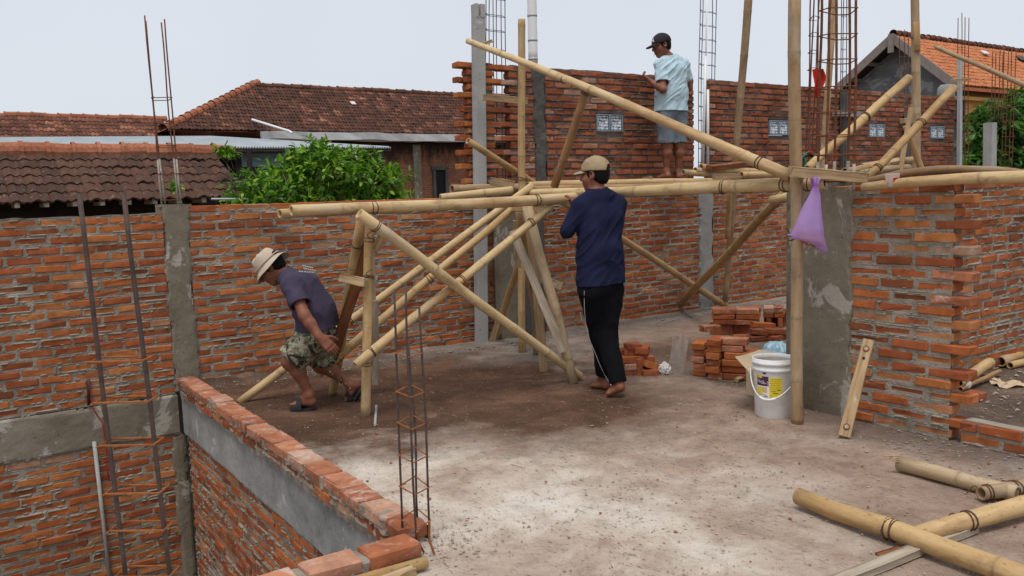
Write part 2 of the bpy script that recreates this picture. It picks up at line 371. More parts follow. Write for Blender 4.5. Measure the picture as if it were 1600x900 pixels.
def far_brick():
    m = Mat('far_brickwork', .95, .15); v = m.coord(rnd=False)
    b = m.n('ShaderNodeTexBrick'); b.inputs['Scale'].default_value = 1.0; b.inputs['Brick Width'].default_value = .235; b.inputs['Row Height'].default_value = .075; b.inputs['Mortar Size'].default_value = .012
    b.inputs['Color1'].default_value = (.22, .085, .048, 1); b.inputs['Color2'].default_value = (.32, .125, .068, 1); b.inputs['Mortar'].default_value = (.13, .085, .065, 1)
    mp = m.n('ShaderNodeMapping'); mp.inputs['Rotation'].default_value = (pi/2, 0, 0); m.l(v, mp.inputs['Vector']); m.l(mp.outputs[0], b.inputs['Vector'])
    c = b.outputs['Color']; c = m.mix(m.math('MULTIPLY', m.thr(m.noise(v, 1.3, 6, .65), .45, .7), .6), c, (.36, .17, .1))
    # near-black patches, denser towards the wall head
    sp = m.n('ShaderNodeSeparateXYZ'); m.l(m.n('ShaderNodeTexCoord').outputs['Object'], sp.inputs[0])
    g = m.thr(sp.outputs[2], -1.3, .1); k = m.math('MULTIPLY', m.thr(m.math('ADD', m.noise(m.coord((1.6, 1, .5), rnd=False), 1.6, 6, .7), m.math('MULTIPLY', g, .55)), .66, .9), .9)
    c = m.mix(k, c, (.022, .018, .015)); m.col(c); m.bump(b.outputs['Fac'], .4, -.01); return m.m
M['far_brick'] = far_brick()
def plaster_gable():
    m = Mat('gable_plaster', .92, .2); v = m.coord(rnd=False)
    c = m.ramp(m.noise(v, .9, 6, .6, 1.0), [(.3, (.10, .105, .11)), (.5, (.16, .165, .17)), (.7, (.23, .235, .235))])
    c = m.mix(m.math('MULTIPLY', m.thr(m.noise(v, 1.1, 5, .6, 2.2), .55, .6), .75), c, (.33, .33, .325))
    m.col(c); return m.m
M['gable'] = plaster_gable()
M['yellow'] = simple('painted_yellow_wall', (.62, .34, .12), .85, .2, 0, .08, 2)
M['fascia'] = simple('brown_fascia', (.12, .035, .02), .8, .2)
M['barge'] = simple('weathered_barge_board', (.24, .2, .18), .85, .2, 0, .2, 8)
def skin_mat():
    m = Mat('skin_tanned', .55, .4); v = m.coord(rnd=False)
    m.col(m.ramp(m.noise(v, 14, 5), [(.3, (.17, .058, .03)), (.7, (.26, .095, .05))])); m.b.inputs['Subsurface Weight'].default_value = .05; m.b.inputs['Subsurface Radius'].default_value = (.01, .004, .002); m.bump(m.noise(v, 90, 4), .15, .002); return m.m
M['skin'] = skin_mat()
def cloth(name, c, var=.12, dirt=None, s=9):
    m = Mat(name, .95, .12); v = m.coord(rnd=False); b = m.ramp(m.noise(v, s, 5), [(.3, tuple(q*(1-var) for q in c)), (.7, tuple(q*(1+var) for q in c))])
    if dirt: b = m.mix(m.math('MULTIPLY', m.thr(m.noise(v, 6, 6, .7), .62, .74), .35), b, dirt)
    m.col(b); m.bump(m.noise(v, 260, 3), .12, .002); return m.m
M['navy'] = cloth('cloth_navy', (.013, .015, .042), .15, (.07, .07, .1))
M['purple'] = cloth('cloth_slate_purple', (.062, .05, .082), .12, (.12, .11, .13))
M['lightblue'] = cloth('cloth_light_blue', (.43, .56, .62), .06)
M['black'] = cloth('cloth_black', (.006, .006, .008), .2, (.02, .018, .018))
M['denim'] = cloth('cloth_faded_denim', (.17, .20, .235), .2)
M['khaki'] = cloth('cloth_khaki', (.34, .255, .155), .12)
M['cream'] = cloth('cloth_cream', (.47, .385, .30), .12, (.36, .28, .2))
M['charcoal'] = cloth('cloth_charcoal', (.032, .027, .032), .15)
M['stripe'] = simple('white_piping', (.6, .6, .6), .8)
M['hair'] = simple('black_hair', (.006, .005, .005), .7, .15)
def camo():
    m = Mat('cloth_camouflage', .95, .12); v = m.coord((1, 1, 1.7), rnd=False)
    c = m.mix(m.thr(m.noise(v, 13, 3, .5, 1.2), .5, .53), (.17, .155, .10), (.30, .28, .20))
    c = m.mix(m.thr(m.noise(m.coord((1.5, 1.2, 1), rnd=False), 11, 3, .5, 1.5), .53, .56), c, (.028, .025, .02))
    c = m.mix(m.thr(m.noise(m.coord((1, 1.4, 2.2), rnd=False), 19, 3, .5, 1.5), .57, .6), c, (.075, .08, .05))
    m.col(c); m.bump(m.noise(v, 220, 3), .12, .002); return m.m
M['camo'] = camo()
M['rubber'] = simple('black_rubber', (.02, .021, .024), .5, .4)
M['white_plastic'] = simple('pail_plastic', (.74, .74, .73), .35, .5, 0, .04, 5)
M['label_purple'] = simple('label_purple', (.075, .018, .06), .4, .4, 0, .05)
M['label_yellow'] = simple('label_yellow', (.72, .56, .035), .4, .4, 0, .05)
M['label_white'] = simple('label_white', (.78, .76, .74), .5, .4, 0, .05)
M['label_tan'] = simple('label_tan', (.6, .42, .22), .5, .4, 0, .05)
M['ink'] = simple('label_ink', (.06, .05, .02), .5)
M['cardboard'] = simple('cardboard', (.52, .40, .26), .9, .2, 0, .1, 6)
M['blue_plastic'] = simple('blue_plastic_sheet', (.27, .43, .52), .4, .5, 0, .25, 14)
M['red_cloth'] = cloth('cloth_red', (.42, .022, .012), .2)
M['green_net'] = simple('green_hose', (.012, .13, .05), .5, .4)
M['white_dirty'] = simple('white_plastic_scrap', (.62, .6, .57), .5, .4, 0, .15)
def thin_plastic(name, c, fac, rough=.35):
    m = Mat(name, rough, .5); v = m.coord(rnd=False); m.col(m.ramp(m.noise(v, 9, 4), [(.3, tuple(q*.85 for q in c)), (.7, tuple(min(1, q*1.12) for q in c))]))
    tr = m.n('ShaderNodeBsdfTranslucent'); tr.inputs['Color'].default_value = (*c, 1); tp = m.n('ShaderNodeBsdfTransparent'); tp.inputs['Color'].default_value = (*[min(1, q*1.35) for q in c], 1)
    a = m.n('ShaderNodeMixShader'); a.inputs[0].default_value = .35; m.l(m.b.outputs[0], a.inputs[1]); m.l(tr.outputs[0], a.inputs[2])
    b = m.n('ShaderNodeMixShader'); b.inputs[0].default_value = fac; m.l(a.outputs[0], b.inputs[1]); m.l(tp.outputs[0], b.inputs[2])
    m.l(b.outputs[0], m.t.nodes['Material Output'].inputs['Surface']); return m.m
M['bag'] = thin_plastic('purple_bag_film', (.66, .48, .84), .5)
M['clear_film'] = thin_plastic('clear_film', (.72, .70, .68), .82, .15)
M['cup'] = thin_plastic('clear_cup_plastic', (.74, .68, .66), .45, .1)
def glass_block_mat():
    m = Mat('glass_block', .12, .6); v = m.coord(rnd=False); m.col(m.ramp(m.noise(v, 30, 3), [(.42, (.16, .20, .24)), (.55, (.72, .76, .8))])); m.b.inputs['Coat Weight'].default_value = .4; return m.m
M['glass_block'] = glass_block_mat()
M['block_frame'] = simple('glass_block_rim', (.2, .25, .29), .3, .5, 0, .15, 20)

def pail_mat():
    m = Mat('pail_plastic_scuffed', .4, .45); v = m.coord(rnd=False); c = m.ramp(m.noise(v, 5, 4), [(.3, (.70, .70, .685)), (.7, (.77, .77, .76))])
    c = m.mix(m.math('MULTIPLY', m.thr(m.noise(v, 16, 6, .7, .6), .56, .7), .5), c, (.5, .43, .36)); c = m.mix(m.math('MULTIPLY', m.thr(m.noise(v, 70, 3, .6), .66, .7), .6), c, (.4, .33, .27)); m.col(c); return m.m
M['white_plastic'] = pail_mat()

# ------------------------------------------------------------------ masonry
BL, BT, BD, PITCH_Z, JS = .215, .050, .100, .068, .018
def brick_variant(seed, b=.006, jit=.0045, L=BL, T=BT, D=BD):
    v, f = chamfer_box((L, D, T), b); r = np.random.RandomState(seed)
    v = v+r.uniform(-jit, jit, v.shape)*np.array([1.2, .8, .8])
    return v, f
BV = [brick_variant(i) for i in range(10)]
_bm = {}
def brick_mesh(i, matn):
    k = (i, matn)
    if k not in _bm: _bm[k] = MB().add(*BV[i]).mesh('brick', M[matn])
    return _bm[k]
def lay_bricks(L, H, holes, left, right, rs, zoff=0.0):
    rows = []; n = int(round(H/PITCH_Z))
    for i in range(n):
        zb = zoff+i*PITCH_Z+.009+rs.uniform(-.003, .003); zt = zb+BT
        s = -(.1165 if i % 2 else 0)+rs.uniform(-.02, .02)
        l0 = {'flat': 0.0, 'tooth': (-.075 if i % 2 else .03)}[left]; l1 = L+{'flat': 0.0, 'tooth': (.065 if i % 2 else -.03)}[right]
        s += l0 if left == 'tooth' else 0
        if left == 'tooth': s = l0
        row = []; raw = []
        if right == 'tooth':                               # laid back from the toothed end, so each tooth is the end of a whole stretcher
            e = l1
            while e > l0+.03:
                ln = BL+rs.uniform(-.012, .010); a = max(e-ln, l0); a = l0 if a-l0 < .05 else a; raw.append((a, e)); e = a-JS-rs.uniform(-.006, .008)
        else:
            while s < l1-.03:
                ln = BL+rs.uniform(-.012, .010); a, b = max(s, l0), min(s+ln, l1); j = JS+rs.uniform(-.006, .008)
                if l1-(s+ln+j) < .05: b = l1
                raw.append((a, b))
                if b >= l1: break
                s += ln+j
        for (a, b) in raw:
            pieces = [(a, b)]
            for (h0, h1, k0, k1) in holes:
                if zt > k0+.012 and zb < k1-.012:
                    q = []
                    for (p0, p1) in pieces:
                        if p1 < h0 or p0 > h1: q.append((p0, p1)); continue
                        if p0 < h0-.03: q.append((p0, h0-.008))
                        if p1 > h1+.03: q.append((h1+.008, p1))
                    pieces = q
            row += [p for p in pieces if p[1]-p[0] > .035]
        rows.append((zb, zt, row))
    return rows
def brick_wall(name, label, P0, d, yin, L, H, bmat, mmat, res=.014, holes=(), left='flat', right='flat', recess=.006, smear=.25, depth=.105, seed=0,
               group=None, cat='wall', maxobj=300, top_rag=.012, face_jit=.004, kind=None, parent=None, extra=None, zoff=0.0, ret=False):
    rs = np.random.RandomState(100+seed); P0 = np.asarray(P0, float)
    rows = lay_bricks(L, H, holes, left, right, rs, zoff)
    # mortar face: recessed joints, squeezed-out lumps smeared over the brick arrises
    s0, s1 = (.036 if left == 'tooth' else 0.0), (L-.036 if right == 'tooth' else L); ns = max(4, int((s1-s0)/res)); nz = max(4, int((H+.0)/(res*.55)))
    s = np.linspace(s0, s1, ns); z = np.linspace(zoff, zoff+H, nz); Sg, Zg = np.meshgrid(s, z)
    di = np.full(Sg.shape, -.02)
    for (zb, zt, row) in rows:
        mz = np.minimum(Zg-zb, zt-Zg); rsel = mz > -.02
        for (a, b) in row:
            q = np.minimum(np.minimum(Sg-a, b-Sg), mz); di = np.where(rsel, np.maximum(di, q), di)
    n1 = fbm(Sg*26, Zg*32, seed, 3, 2); n2 = vnoise(Sg*9, Zg*10, seed, 5); n3 = vnoise(Sg*90, Zg*90, seed, 9)
    reach = .020*(n1*.9+n2*.9-1.18+smear)
    yj = recess*(.3+1.0*n2)+.004*(n3-.5)
    yc = -.003-.004*n3
    Y = np.where(di < 0, np.where(di < reach-.006, np.minimum(yj, .002 if recess < .01 else yj), yj), np.where(di < reach, yc, np.where(di < .014, .0045, .024)))
    zz = Zg.copy(); zz[-1] += top_rag*(vnoise(s*11, 0, seed, 2)-.6); zz[0] -= .0
    if zoff > 0: zz[0] -= 0
    mb = MB(); P = np.stack([Sg, Y, zz], -1); ids = np.arange(ns*nz).reshape(nz, ns); keep = np.ones((nz-1, ns-1), bool)
    for (h0, h1, k0, k1) in holes:
        cs, cz = (Sg[:-1, :-1]+Sg[1:, 1:])/2, (Zg[:-1, :-1]+Zg[1:, 1:])/2
        keep &= ~((cs > h0) & (cs < h1) & (cz > k0) & (cz < k1))
    q = np.stack([ids[:-1, :-1], ids[:-1, 1:], ids[1:, 1:], ids[1:, :-1]], -1)[keep]
    mb.add(P.reshape(-1, 3), q.tolist())
    # core behind the face
    cuts = sorted({s0, s1, *[h for x in holes for h in x[:2]]}); top = zoff+H-.006
    for a, b in zip(cuts[:-1], cuts[1:]):
        seg = [(zoff, top)]
        for (h0, h1, k0, k1) in holes:
            if a >= h0-1e-6 and b <= h1+1e-6:
                seg = [y for (x0, x1) in seg for y in ((x0, min(x1, k0)), (max(x0, k1), x1)) if y[1]-y[0] > .004]
        for (x0, x1) in seg:
            e = .012
            mb.box(((a+b)/2, (.027+depth-.006)/2, (x0+x1)/2), (b-a-(e if a == s0 and b == s1 else 0), depth-.006-.027, x1-x0))
    o = mb.obj(name, M[mmat], parent)
    y3 = np.asarray(yin, float); frame(o, P0, d, y3)
    if parent is None: tag(o, label, cat, group, kind or 'thing')
    # bricks
    allb = []
    for i, (zb, zt, row) in enumerate(rows):
        for (a, b) in row:
            c = P0+np.asarray(d)*((a+b)/2)+Z3*((zb+zt)/2); x, y, dep = proj(c)
            if dep < .3: continue
            vis = -60 < x < 1660 and -40 < y < 940
            if not (-500 < x < 2100 and -400 < y < 1300): continue
            allb.append((-(1/dep) if vis else 1, a, b, zb, zt, rs.randint(10), rs.normal(0, face_jit), rs.normal(0, .007), rs.normal(0, .013), rs.uniform() < .5))
    allb.sort(key=lambda t: t[0]); st = MB()
    for k, (pr, a, b, zb, zt, vi, dy, rt, rz, flip) in enumerate(allb):
        Rm = Matrix.Rotation(rt, 3, 'Y') @ Matrix.Rotation(rz+(pi if flip else 0), 3, 'Z'); cen = ((a+b)/2, BD/2+dy+.001, (zb+zt)/2); sx = (b-a)/BL
        if k < maxobj and pr < 0:
            bo = link('brick', brick_mesh(vi, 'brick_pale' if (right == 'tooth' and b > L+.02 and bmat == 'brick' and vi < 4) else bmat), o)
            bo.matrix_local = Matrix.Translation(cen) @ Rm.to_4x4() @ Matrix.Diagonal((sx, 1, 1, 1))
        else:
            v, f = BV[vi]; st.add((v*np.array([sx, 1, 1]))@np.array(Rm).T+np.array(cen), f)
    if st.n: tag(st.obj('brick_courses', M[bmat], o), kind='stuff')
    return (o, rows) if ret else o
def plaster_face(name, label, P0, d, yin, Wd, H, mat, depth=.12, proud=.008, rag=.02, res=.012, seed=0, cat='column', group=None, kind=None, lump=.004, horiz=False, top_rag=0.01, parent=None):
    # cast concrete: a slightly uneven face with ragged grout edges lapping over the bricks beside it
    mg = rag+.02; a0, a1 = (-mg, Wd+mg) if not horiz else (0, Wd); b0, b1 = (0, H) if not horiz else (-mg, H+mg)
    ns, nz = max(3, int((a1-a0)/res)), max(3, int((b1-b0)/res))
    s = np.linspace(a0, a1, ns); z = np.linspace(b0, b1, nz); Sg, Zg = np.meshgrid(s, z)
    if not horiz: e = np.minimum(Sg+rag*(2.2*fbm(Zg*7, 0, seed, 1, 4)-.75), Wd+rag*(2.2*fbm(Zg*7, 9, seed, 2, 4)-.75)-Sg)
    else: e = np.minimum(Zg+rag*(2.2*fbm(Sg*7, 0, seed, 1, 4)-.75), H+rag*(2.2*fbm(Sg*7, 9, seed, 2, 4)-.75)-Zg)
    n = fbm(Sg*14, Zg*14, seed, 4, 4); n2 = fbm(Sg*3, Zg*3, seed, 6, 2)
    y = np.where(e > 0, -proud*np.clip(e/.02, .45, 1)-lump*(n-.5)*1.6-lump*(n2-.5)*2, .03)
    zz = Zg.copy(); zz[-1] += top_rag*(vnoise(s*15, 0, seed, 8)-.5)
    mb = MB(); mb.grid(np.stack([Sg, y, zz], -1).transpose(0, 1, 2)); mb.f = [tuple(f[::-1]) for f in mb.f]
    mb.f = [f[::-1] for f in mb.f]
    mb.box((Wd/2, (.012+depth)/2, H/2-.003), (Wd-.004, depth-.012, H-.006))
    o = mb.obj(name, M[mat], parent, smooth=False); frame(o, np.asarray(P0, float), d, np.asarray(yin, float))
    if parent is None: tag(o, label, cat, group, kind or 'thing')
    return o
# --- ground far below, the upper slab with the stair opening, terrain out to the horizon
g = MB(); N_ = 60; gx = np.linspace(-900, 900, N_); P = np.zeros((N_, N_, 3)); P[..., 0], P[..., 1] = np.meshgrid(gx, gx); P[..., 2] = -3.4
tag(g.grid(P).obj('ground', M['earth']), kind='structure')
def floor_sheet():
    mb = MB()
    def patch(u0, u1, v0, v1, r):
        nu, nv = max(2, int((u1-u0)/r)+1), max(2, int((v1-v0)/r)+1)
        uu, vv = np.meshgrid(np.linspace(u0, u1, nu), np.linspace(v0, v1, nv))
        z = .010*(fbm(uu*2.1, vv*2.1, 0, 3, 4)-.5)+.006*(fbm(uu*14, vv*14, 0, 8, 3)-.5)
        z = z+.03*np.clip((-6.72-vv)/.28, 0, 1)*(.4+fbm(uu*6, vv*6, 0, 4, 3))          # mortar droppings along the wall foot
        mb.grid(np.stack([uu, -vv, z], -1)[:, ::-1])
    patch(1.50, 4.8, -7.02, 0.0, .022); patch(4.8, 13.6, -7.02, 0.0, .06); patch(-1.5, 1.50, -2.985, 0.0, .03); patch(-3, 8, 0.0, 4.0, .1)
    mb.f = [f[::-1] for f in mb.f]
    for (u0, u1, v0, v1) in ((1.52, 13.6, -7.02, 0), (-1.5, 1.52, -2.975, 0), (-3, 8, 0, 4)):   # slab below
        mb.box(((u0+u1)/2, -(v0+v1)/2, -.10), (u1-u0, v1-v0, .14))
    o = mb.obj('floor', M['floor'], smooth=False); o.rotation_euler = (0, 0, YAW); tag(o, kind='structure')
floor_sheet()
# --- long back wall, lower storey of the site
BW = dict(d=U, yin=-V)
brick_wall('brick_wall', 'left stretch of grey jointed red brick wall, left of the slim concrete column', W(-1.0, -7.0, -.06), L=2.45, H=1.434, bmat='brick', mmat='mortar', res=.013, seed=1, **BW)
brick_wall('brick_wall', 'long red brick wall behind the stooping man, between two concrete columns', W(1.64, -7.0, 0.0), L=2.86, H=1.40, bmat='brick', mmat='mortar', res=.014, seed=2, **BW)
brick_wall('brick_wall', 'brick wall under the scaffold deck behind the man in navy', W(5.06, -7.0, 0.0), L=2.31, H=1.40, bmat='brick', mmat='mortar', res=.017, seed=3, **BW)
brick_wall('brick_wall', 'shaded brick wall under the deck, right of the narrow far column', W(7.61, -7.0, 0.0), L=3.4, H=1.40, bmat='brick', mmat='mortar', res=.02, seed=4, maxobj=220, **BW)
brick_wall('brick_wall', 'brick wall below the concrete beam, down in the stair opening', W(-1.0, -7.0, -2.7), L=2.42, H=2.32, bmat='brick', mmat='mortar', res=.014, seed=5, **BW)
plaster_face('concrete_beam', 'blotchy concrete ring beam between two brick levels at left', W(-1.0, -7.0, -.385), U, -V, 2.46, .315, 'concrete', proud=.012, rag=.016, seed=3, cat='beam', horiz=True)
plaster_face('concrete_column', 'slim grey concrete column with ragged edges topped by steel bars', W(1.455, -7.0, -.04), U, -V, .18, 1.48, 'concrete', proud=.016, rag=.026, seed=5, res=.009)
plaster_face('concrete_column', 'grey concrete corner column inside the stair opening', W(1.40, -6.985, -3.3), U, -V, .09, 2.9, 'concrete', proud=.012, rag=.012, seed=6)
plaster_face('concrete_column', 'wide dark concrete column behind the middle trestle', W(4.49, -6.9, 0.0), U, -V, .27, 1.42, 'concrete', depth=.2, proud=.008, rag=.004, seed=7, res=.016)
plaster_face('concrete_pier', 'darker concrete pier joined to the wide column behind the trestle', W(4.77, -6.94, 0.0), U, -V, .30, 1.42, 'concrete_dark', depth=.16, proud=.008, rag=.012, seed=8, res=.016)
plaster_face('concrete_column', 'narrow pale concrete column in the far brick wall below the deck', W(7.39, -7.0, 0.0), U, -V, .21, 1.42, 'concrete_pale', proud=.016, rag=.03, seed=9, res=.016)
plaster_face('concrete_beam', 'concrete ring beam along the top of the far wall, behind the deck poles', W(4.3, -6.99, 1.395), U, -V, 8.6, .085, 'concrete_dark', depth=.1, proud=.004, rag=.004, seed=10, res=.03, cat='beam', horiz=True)
# --- upper storey of the back wall
UPZ = 1.475
UP = dict(d=U, yin=-V, bmat='brick_old', mmat='mortar_dark', recess=.013, smear=.22)
NR = 1.224
brick_wall('brick_pier', 'toothed brick pier beside the tall precast post, against the sky', W(4.24, -7.0, UPZ), L=.36, H=1.224, res=.014, seed=11, left='tooth', right='tooth', cat='pier', **{**UP, 'bmat': 'brick'})
brick_wall('brick_wall', 'narrow upper brick panel between the bare bars and dark mortar strip', W(4.72, -7.0, UPZ), L=.32, H=1.224, res=.014, seed=12, left='tooth', **UP)
plaster_face('mortar_infill', 'dark wet mortar infill strip below the white pipe in the upper wall', W(5.045, -7.0, UPZ), U, -V, .135, 1.23, 'concrete_dark', proud=.008, rag=.03, seed=13, cat='column', lump=.012)
def GB(u, w_=.37): return (u-w_/2, u+w_/2, .595, .79)
gbs = {'a': 6.035, 'b': 8.805, 'c': 10.89, 'd': 12.42}
w1 = brick_wall('brick_wall', 'upper brick wall behind the smoking man in light blue', W(5.19, -7.0, UPZ), L=2.11, H=1.224, res=.016, seed=14, holes=[(gbs['a']-5.19-.19, gbs['a']-5.19+.19, .59, .79)], **UP)
w2 = brick_wall('brick_wall', 'upper brick wall behind the tall bamboo post, with one glass block pair', W(7.57, -7.0, UPZ), L=2.48, H=1.224, res=.018, seed=15, holes=[(gbs['b']-7.57-.19, gbs['b']-7.57+.19, .59, .79)], **UP)
w3 = brick_wall('brick_wall', 'upper brick wall with glass blocks behind the big rebar cage', W(10.17, -7.0, UPZ), L=1.37, H=1.224, res=.02, seed=16, holes=[(gbs['c']-10.17-.19, gbs['c']-10.17+.19, .59, .79)], **UP)
w4 = brick_wall('brick_wall', 'last upper brick wall on the right, ending at a grey steel post', W(11.69, -7.0, UPZ), L=1.2, H=1.224, res=.02, seed=17, holes=[(gbs['d']-11.69-.19, gbs['d']-11.69+.19, .59, .79)], **UP)
def glass_block(parent, s):
    for k in (-1, 1):
        mb = MB(); fm = MB(); c = .0925*k
        fr = .012; hw = .09
        for (x, z, sx, sz) in ((0, hw-fr/2, 2*hw, fr), (0, -hw+fr/2, 2*hw, fr), (hw-fr/2, 0, fr, 2*hw-2*fr), (-hw+fr/2, 0, fr, 2*hw-2*fr)):
            fm.box((x, .03, z), (sx, .075, sz))
        n = 5; st = 2*(hw-fr)/n
        for i in range(n):
            for j in range(n):
                x0, z0 = -hw+fr+i*st, -hw+fr+j*st; b = [(x0, .012, z0), (x0+st, .012, z0), (x0+st, .012, z0+st), (x0, .012, z0+st), (x0+st*.5, -.008, z0+st*.5)]
                mb.add(b, [(0, 1, 4), (1, 2, 4), (2, 3, 4), (3, 0, 4)])
        mb.box((0, .05, 0), (2*hw-.03, .06, 2*hw-.03))
        o = mb.obj('glass_block', M['glass_block'], parent); o.location = (s+c, 0, .69); fm.obj('block_frame', M['block_frame'], o)
glass_block(w1, gbs['a']-5.19); glass_block(w2, gbs['b']-7.57); glass_block(w3, gbs['c']-10.17); glass_block(w4, gbs['d']-11.69)
for (u, z, l, lab) in ((10.1, 2.36, .5, 'pale concrete lintel across the gap behind the big rebar cage'), (11.6, 2.30, .42, 'tan wooden shelf piece across the notch in the far upper wall')):
    o = MB().box((0, 0, 0), (l, .1, .07), bev=.006).obj('lintel', M['concrete_pale'] if u < 11 else M['wood']); frame(o, W(u, -6.93, z), U, -V); tag(o, lab, 'lintel')
plaster_face('mortar_infill', 'dark recessed mortar strip in the upper wall behind the rebar cage', W(10.05, -6.955, UPZ), U, -V, .12, 1.2, 'concrete_dark', proud=.002, rag=.004, seed=18, res=.03, cat='column')
plaster_face('mortar_infill', 'dark recess below the notch in the far upper wall', W(11.545, -6.955, UPZ), U, -V, .14, .95, 'concrete_dark', proud=.002, rag=.004, seed=19, res=.03, cat='column')
# --- stair opening, right-hand side: wall, beam, low parapet
SV = dict(d=V, yin=U)
brick_wall('brick_wall', 'steeply receding brick wall of the stair opening, under the parapet beam', W(1.5, -6.9, -2.7), L=3.95, H=2.32, bmat='brick', mmat='mortar', res=.016, smear=.34, seed=21, **SV)
plaster_face('concrete_beam', 'smooth pale concrete beam under the low brick parapet', W(1.5, -6.96, -.39), V, U, 3.95, .325, 'concrete_pale', proud=.014, rag=.012, seed=22, horiz=True, cat='beam')
def parapet(name, label, P0, d, yin, L, seed):
    rs = np.random.RandomState(seed); P0 = np.asarray(P0, float)
    mb = MB(); res = .012; ns = int(L/res); s = np.linspace(.0, L, ns)
    prof = [(.012, -.075), (.006, -.03), (.02, -.005), (.004, .008), (.006, .03), (.006, .066), (.012, .072), (.06, .0735), (.115, .072), (.13, .066), (.128, .02), (.13, -.03)]
    G = np.array([[(x, p[0]+.012*(vnoise(x*30, i*3.1, 0, seed)-.5), p[1]+.010*(vnoise(x*40, i*5.7, 1, seed)-.5)) for p in prof] for i, x in [(0, q) for q in s]])
    for j in range(len(prof)): G[:, j, 1] += .014*(vnoise(s*34, j*2.3, 0, seed)-.5); G[:, j, 2] += .008*(vnoise(s*41, j*2.3, 4, seed)-.5)
    mb.grid(G); mb.box((L/2, .065, -.005), (L-.01, .10, .13))
    o = mb.obj(name, M['mortar']); frame(o, P0, d, yin); tag(o, label, 'parapet')
    for row, zc in ((0, -.022), (1, .052)):
        x = -.11 if row else 0.0
        while x < L-.05:
            ln = BL+rs.uniform(-.008, .012); a, b = max(x, -.004), min(x+ln, L+.004)
            if b-a > .05:
                bo = link('brick', brick_mesh(rs.randint(10), 'brick_pale' if row else 'brick'), o)
                wd = 1.28 if row else 1.2
                bo.matrix_local = Matrix.Translation(((a+b)/2, .064+rs.normal(0, .004)-(.004 if row else -.004), zc+rs.normal(0, .0025))) @ Matrix.Rotation(rs.normal(0, .02), 4, 'Z') @ Matrix.Rotation(rs.normal(0, .01)+(pi if rs.uniform() < .5 else 0), 4, 'X') @ Matrix.Diagonal(((b-a)/BL, wd, 1.12, 1))
            x += ln+.024+rs.uniform(-.006, .008)
    return o
parapet('brick_parapet', 'long low brick parapet two courses high along the stair opening', W(1.455, -6.9, 0.0), V, U, 3.86, 31)
parapet('brick_parapet', 'short low brick parapet at the near edge of the stair opening', W(-.6, -2.86, 0.0), U, -V, 2.06, 32)
plaster_face('stair_wall', 'near wall of the stair opening below the short parapet', W(1.5, -2.99, -3.3), -U, V, 3.0, 3.2, 'concrete_pale', depth=.1, proud=.004, rag=.004, res=.1, seed=33, cat='wall', horiz=True)
# --- right-hand cross wall with the toothed door jamb, and the room wall behind it
plaster_face('concrete_column', 'broad streaked concrete column behind the upright bamboo and the pail', W(4.52, -3.50, 0.0), V, U, .43, 1.41, 'concrete', depth=.26, proud=.012, rag=.035, seed=41, res=.008)
brick_wall('brick_wall', 'toothed red brick door jamb beside the broad concrete column', W(4.52, -3.07, 0.0), L=.66, H=1.40, bmat='brick', mmat='mortar', res=.007, right='tooth', recess=.006, smear=.16, seed=42, face_jit=.006, **SV)
brick_wall('brick_sill', 'low brick sill two courses high across the doorway', W(4.52, -2.38, 0.0), L=1.6, H=.136, bmat='brick', mmat='mortar', res=.009, seed=43, cat='sill', **SV)
brick_wall('brick_wall', 'receding brick wall seen through the doorway at the right edge', W(4.66, -3.2, 0.0), L=3.9, H=1.40, bmat='brick', mmat='mortar', res=.016, smear=.34, seed=44, **BW)

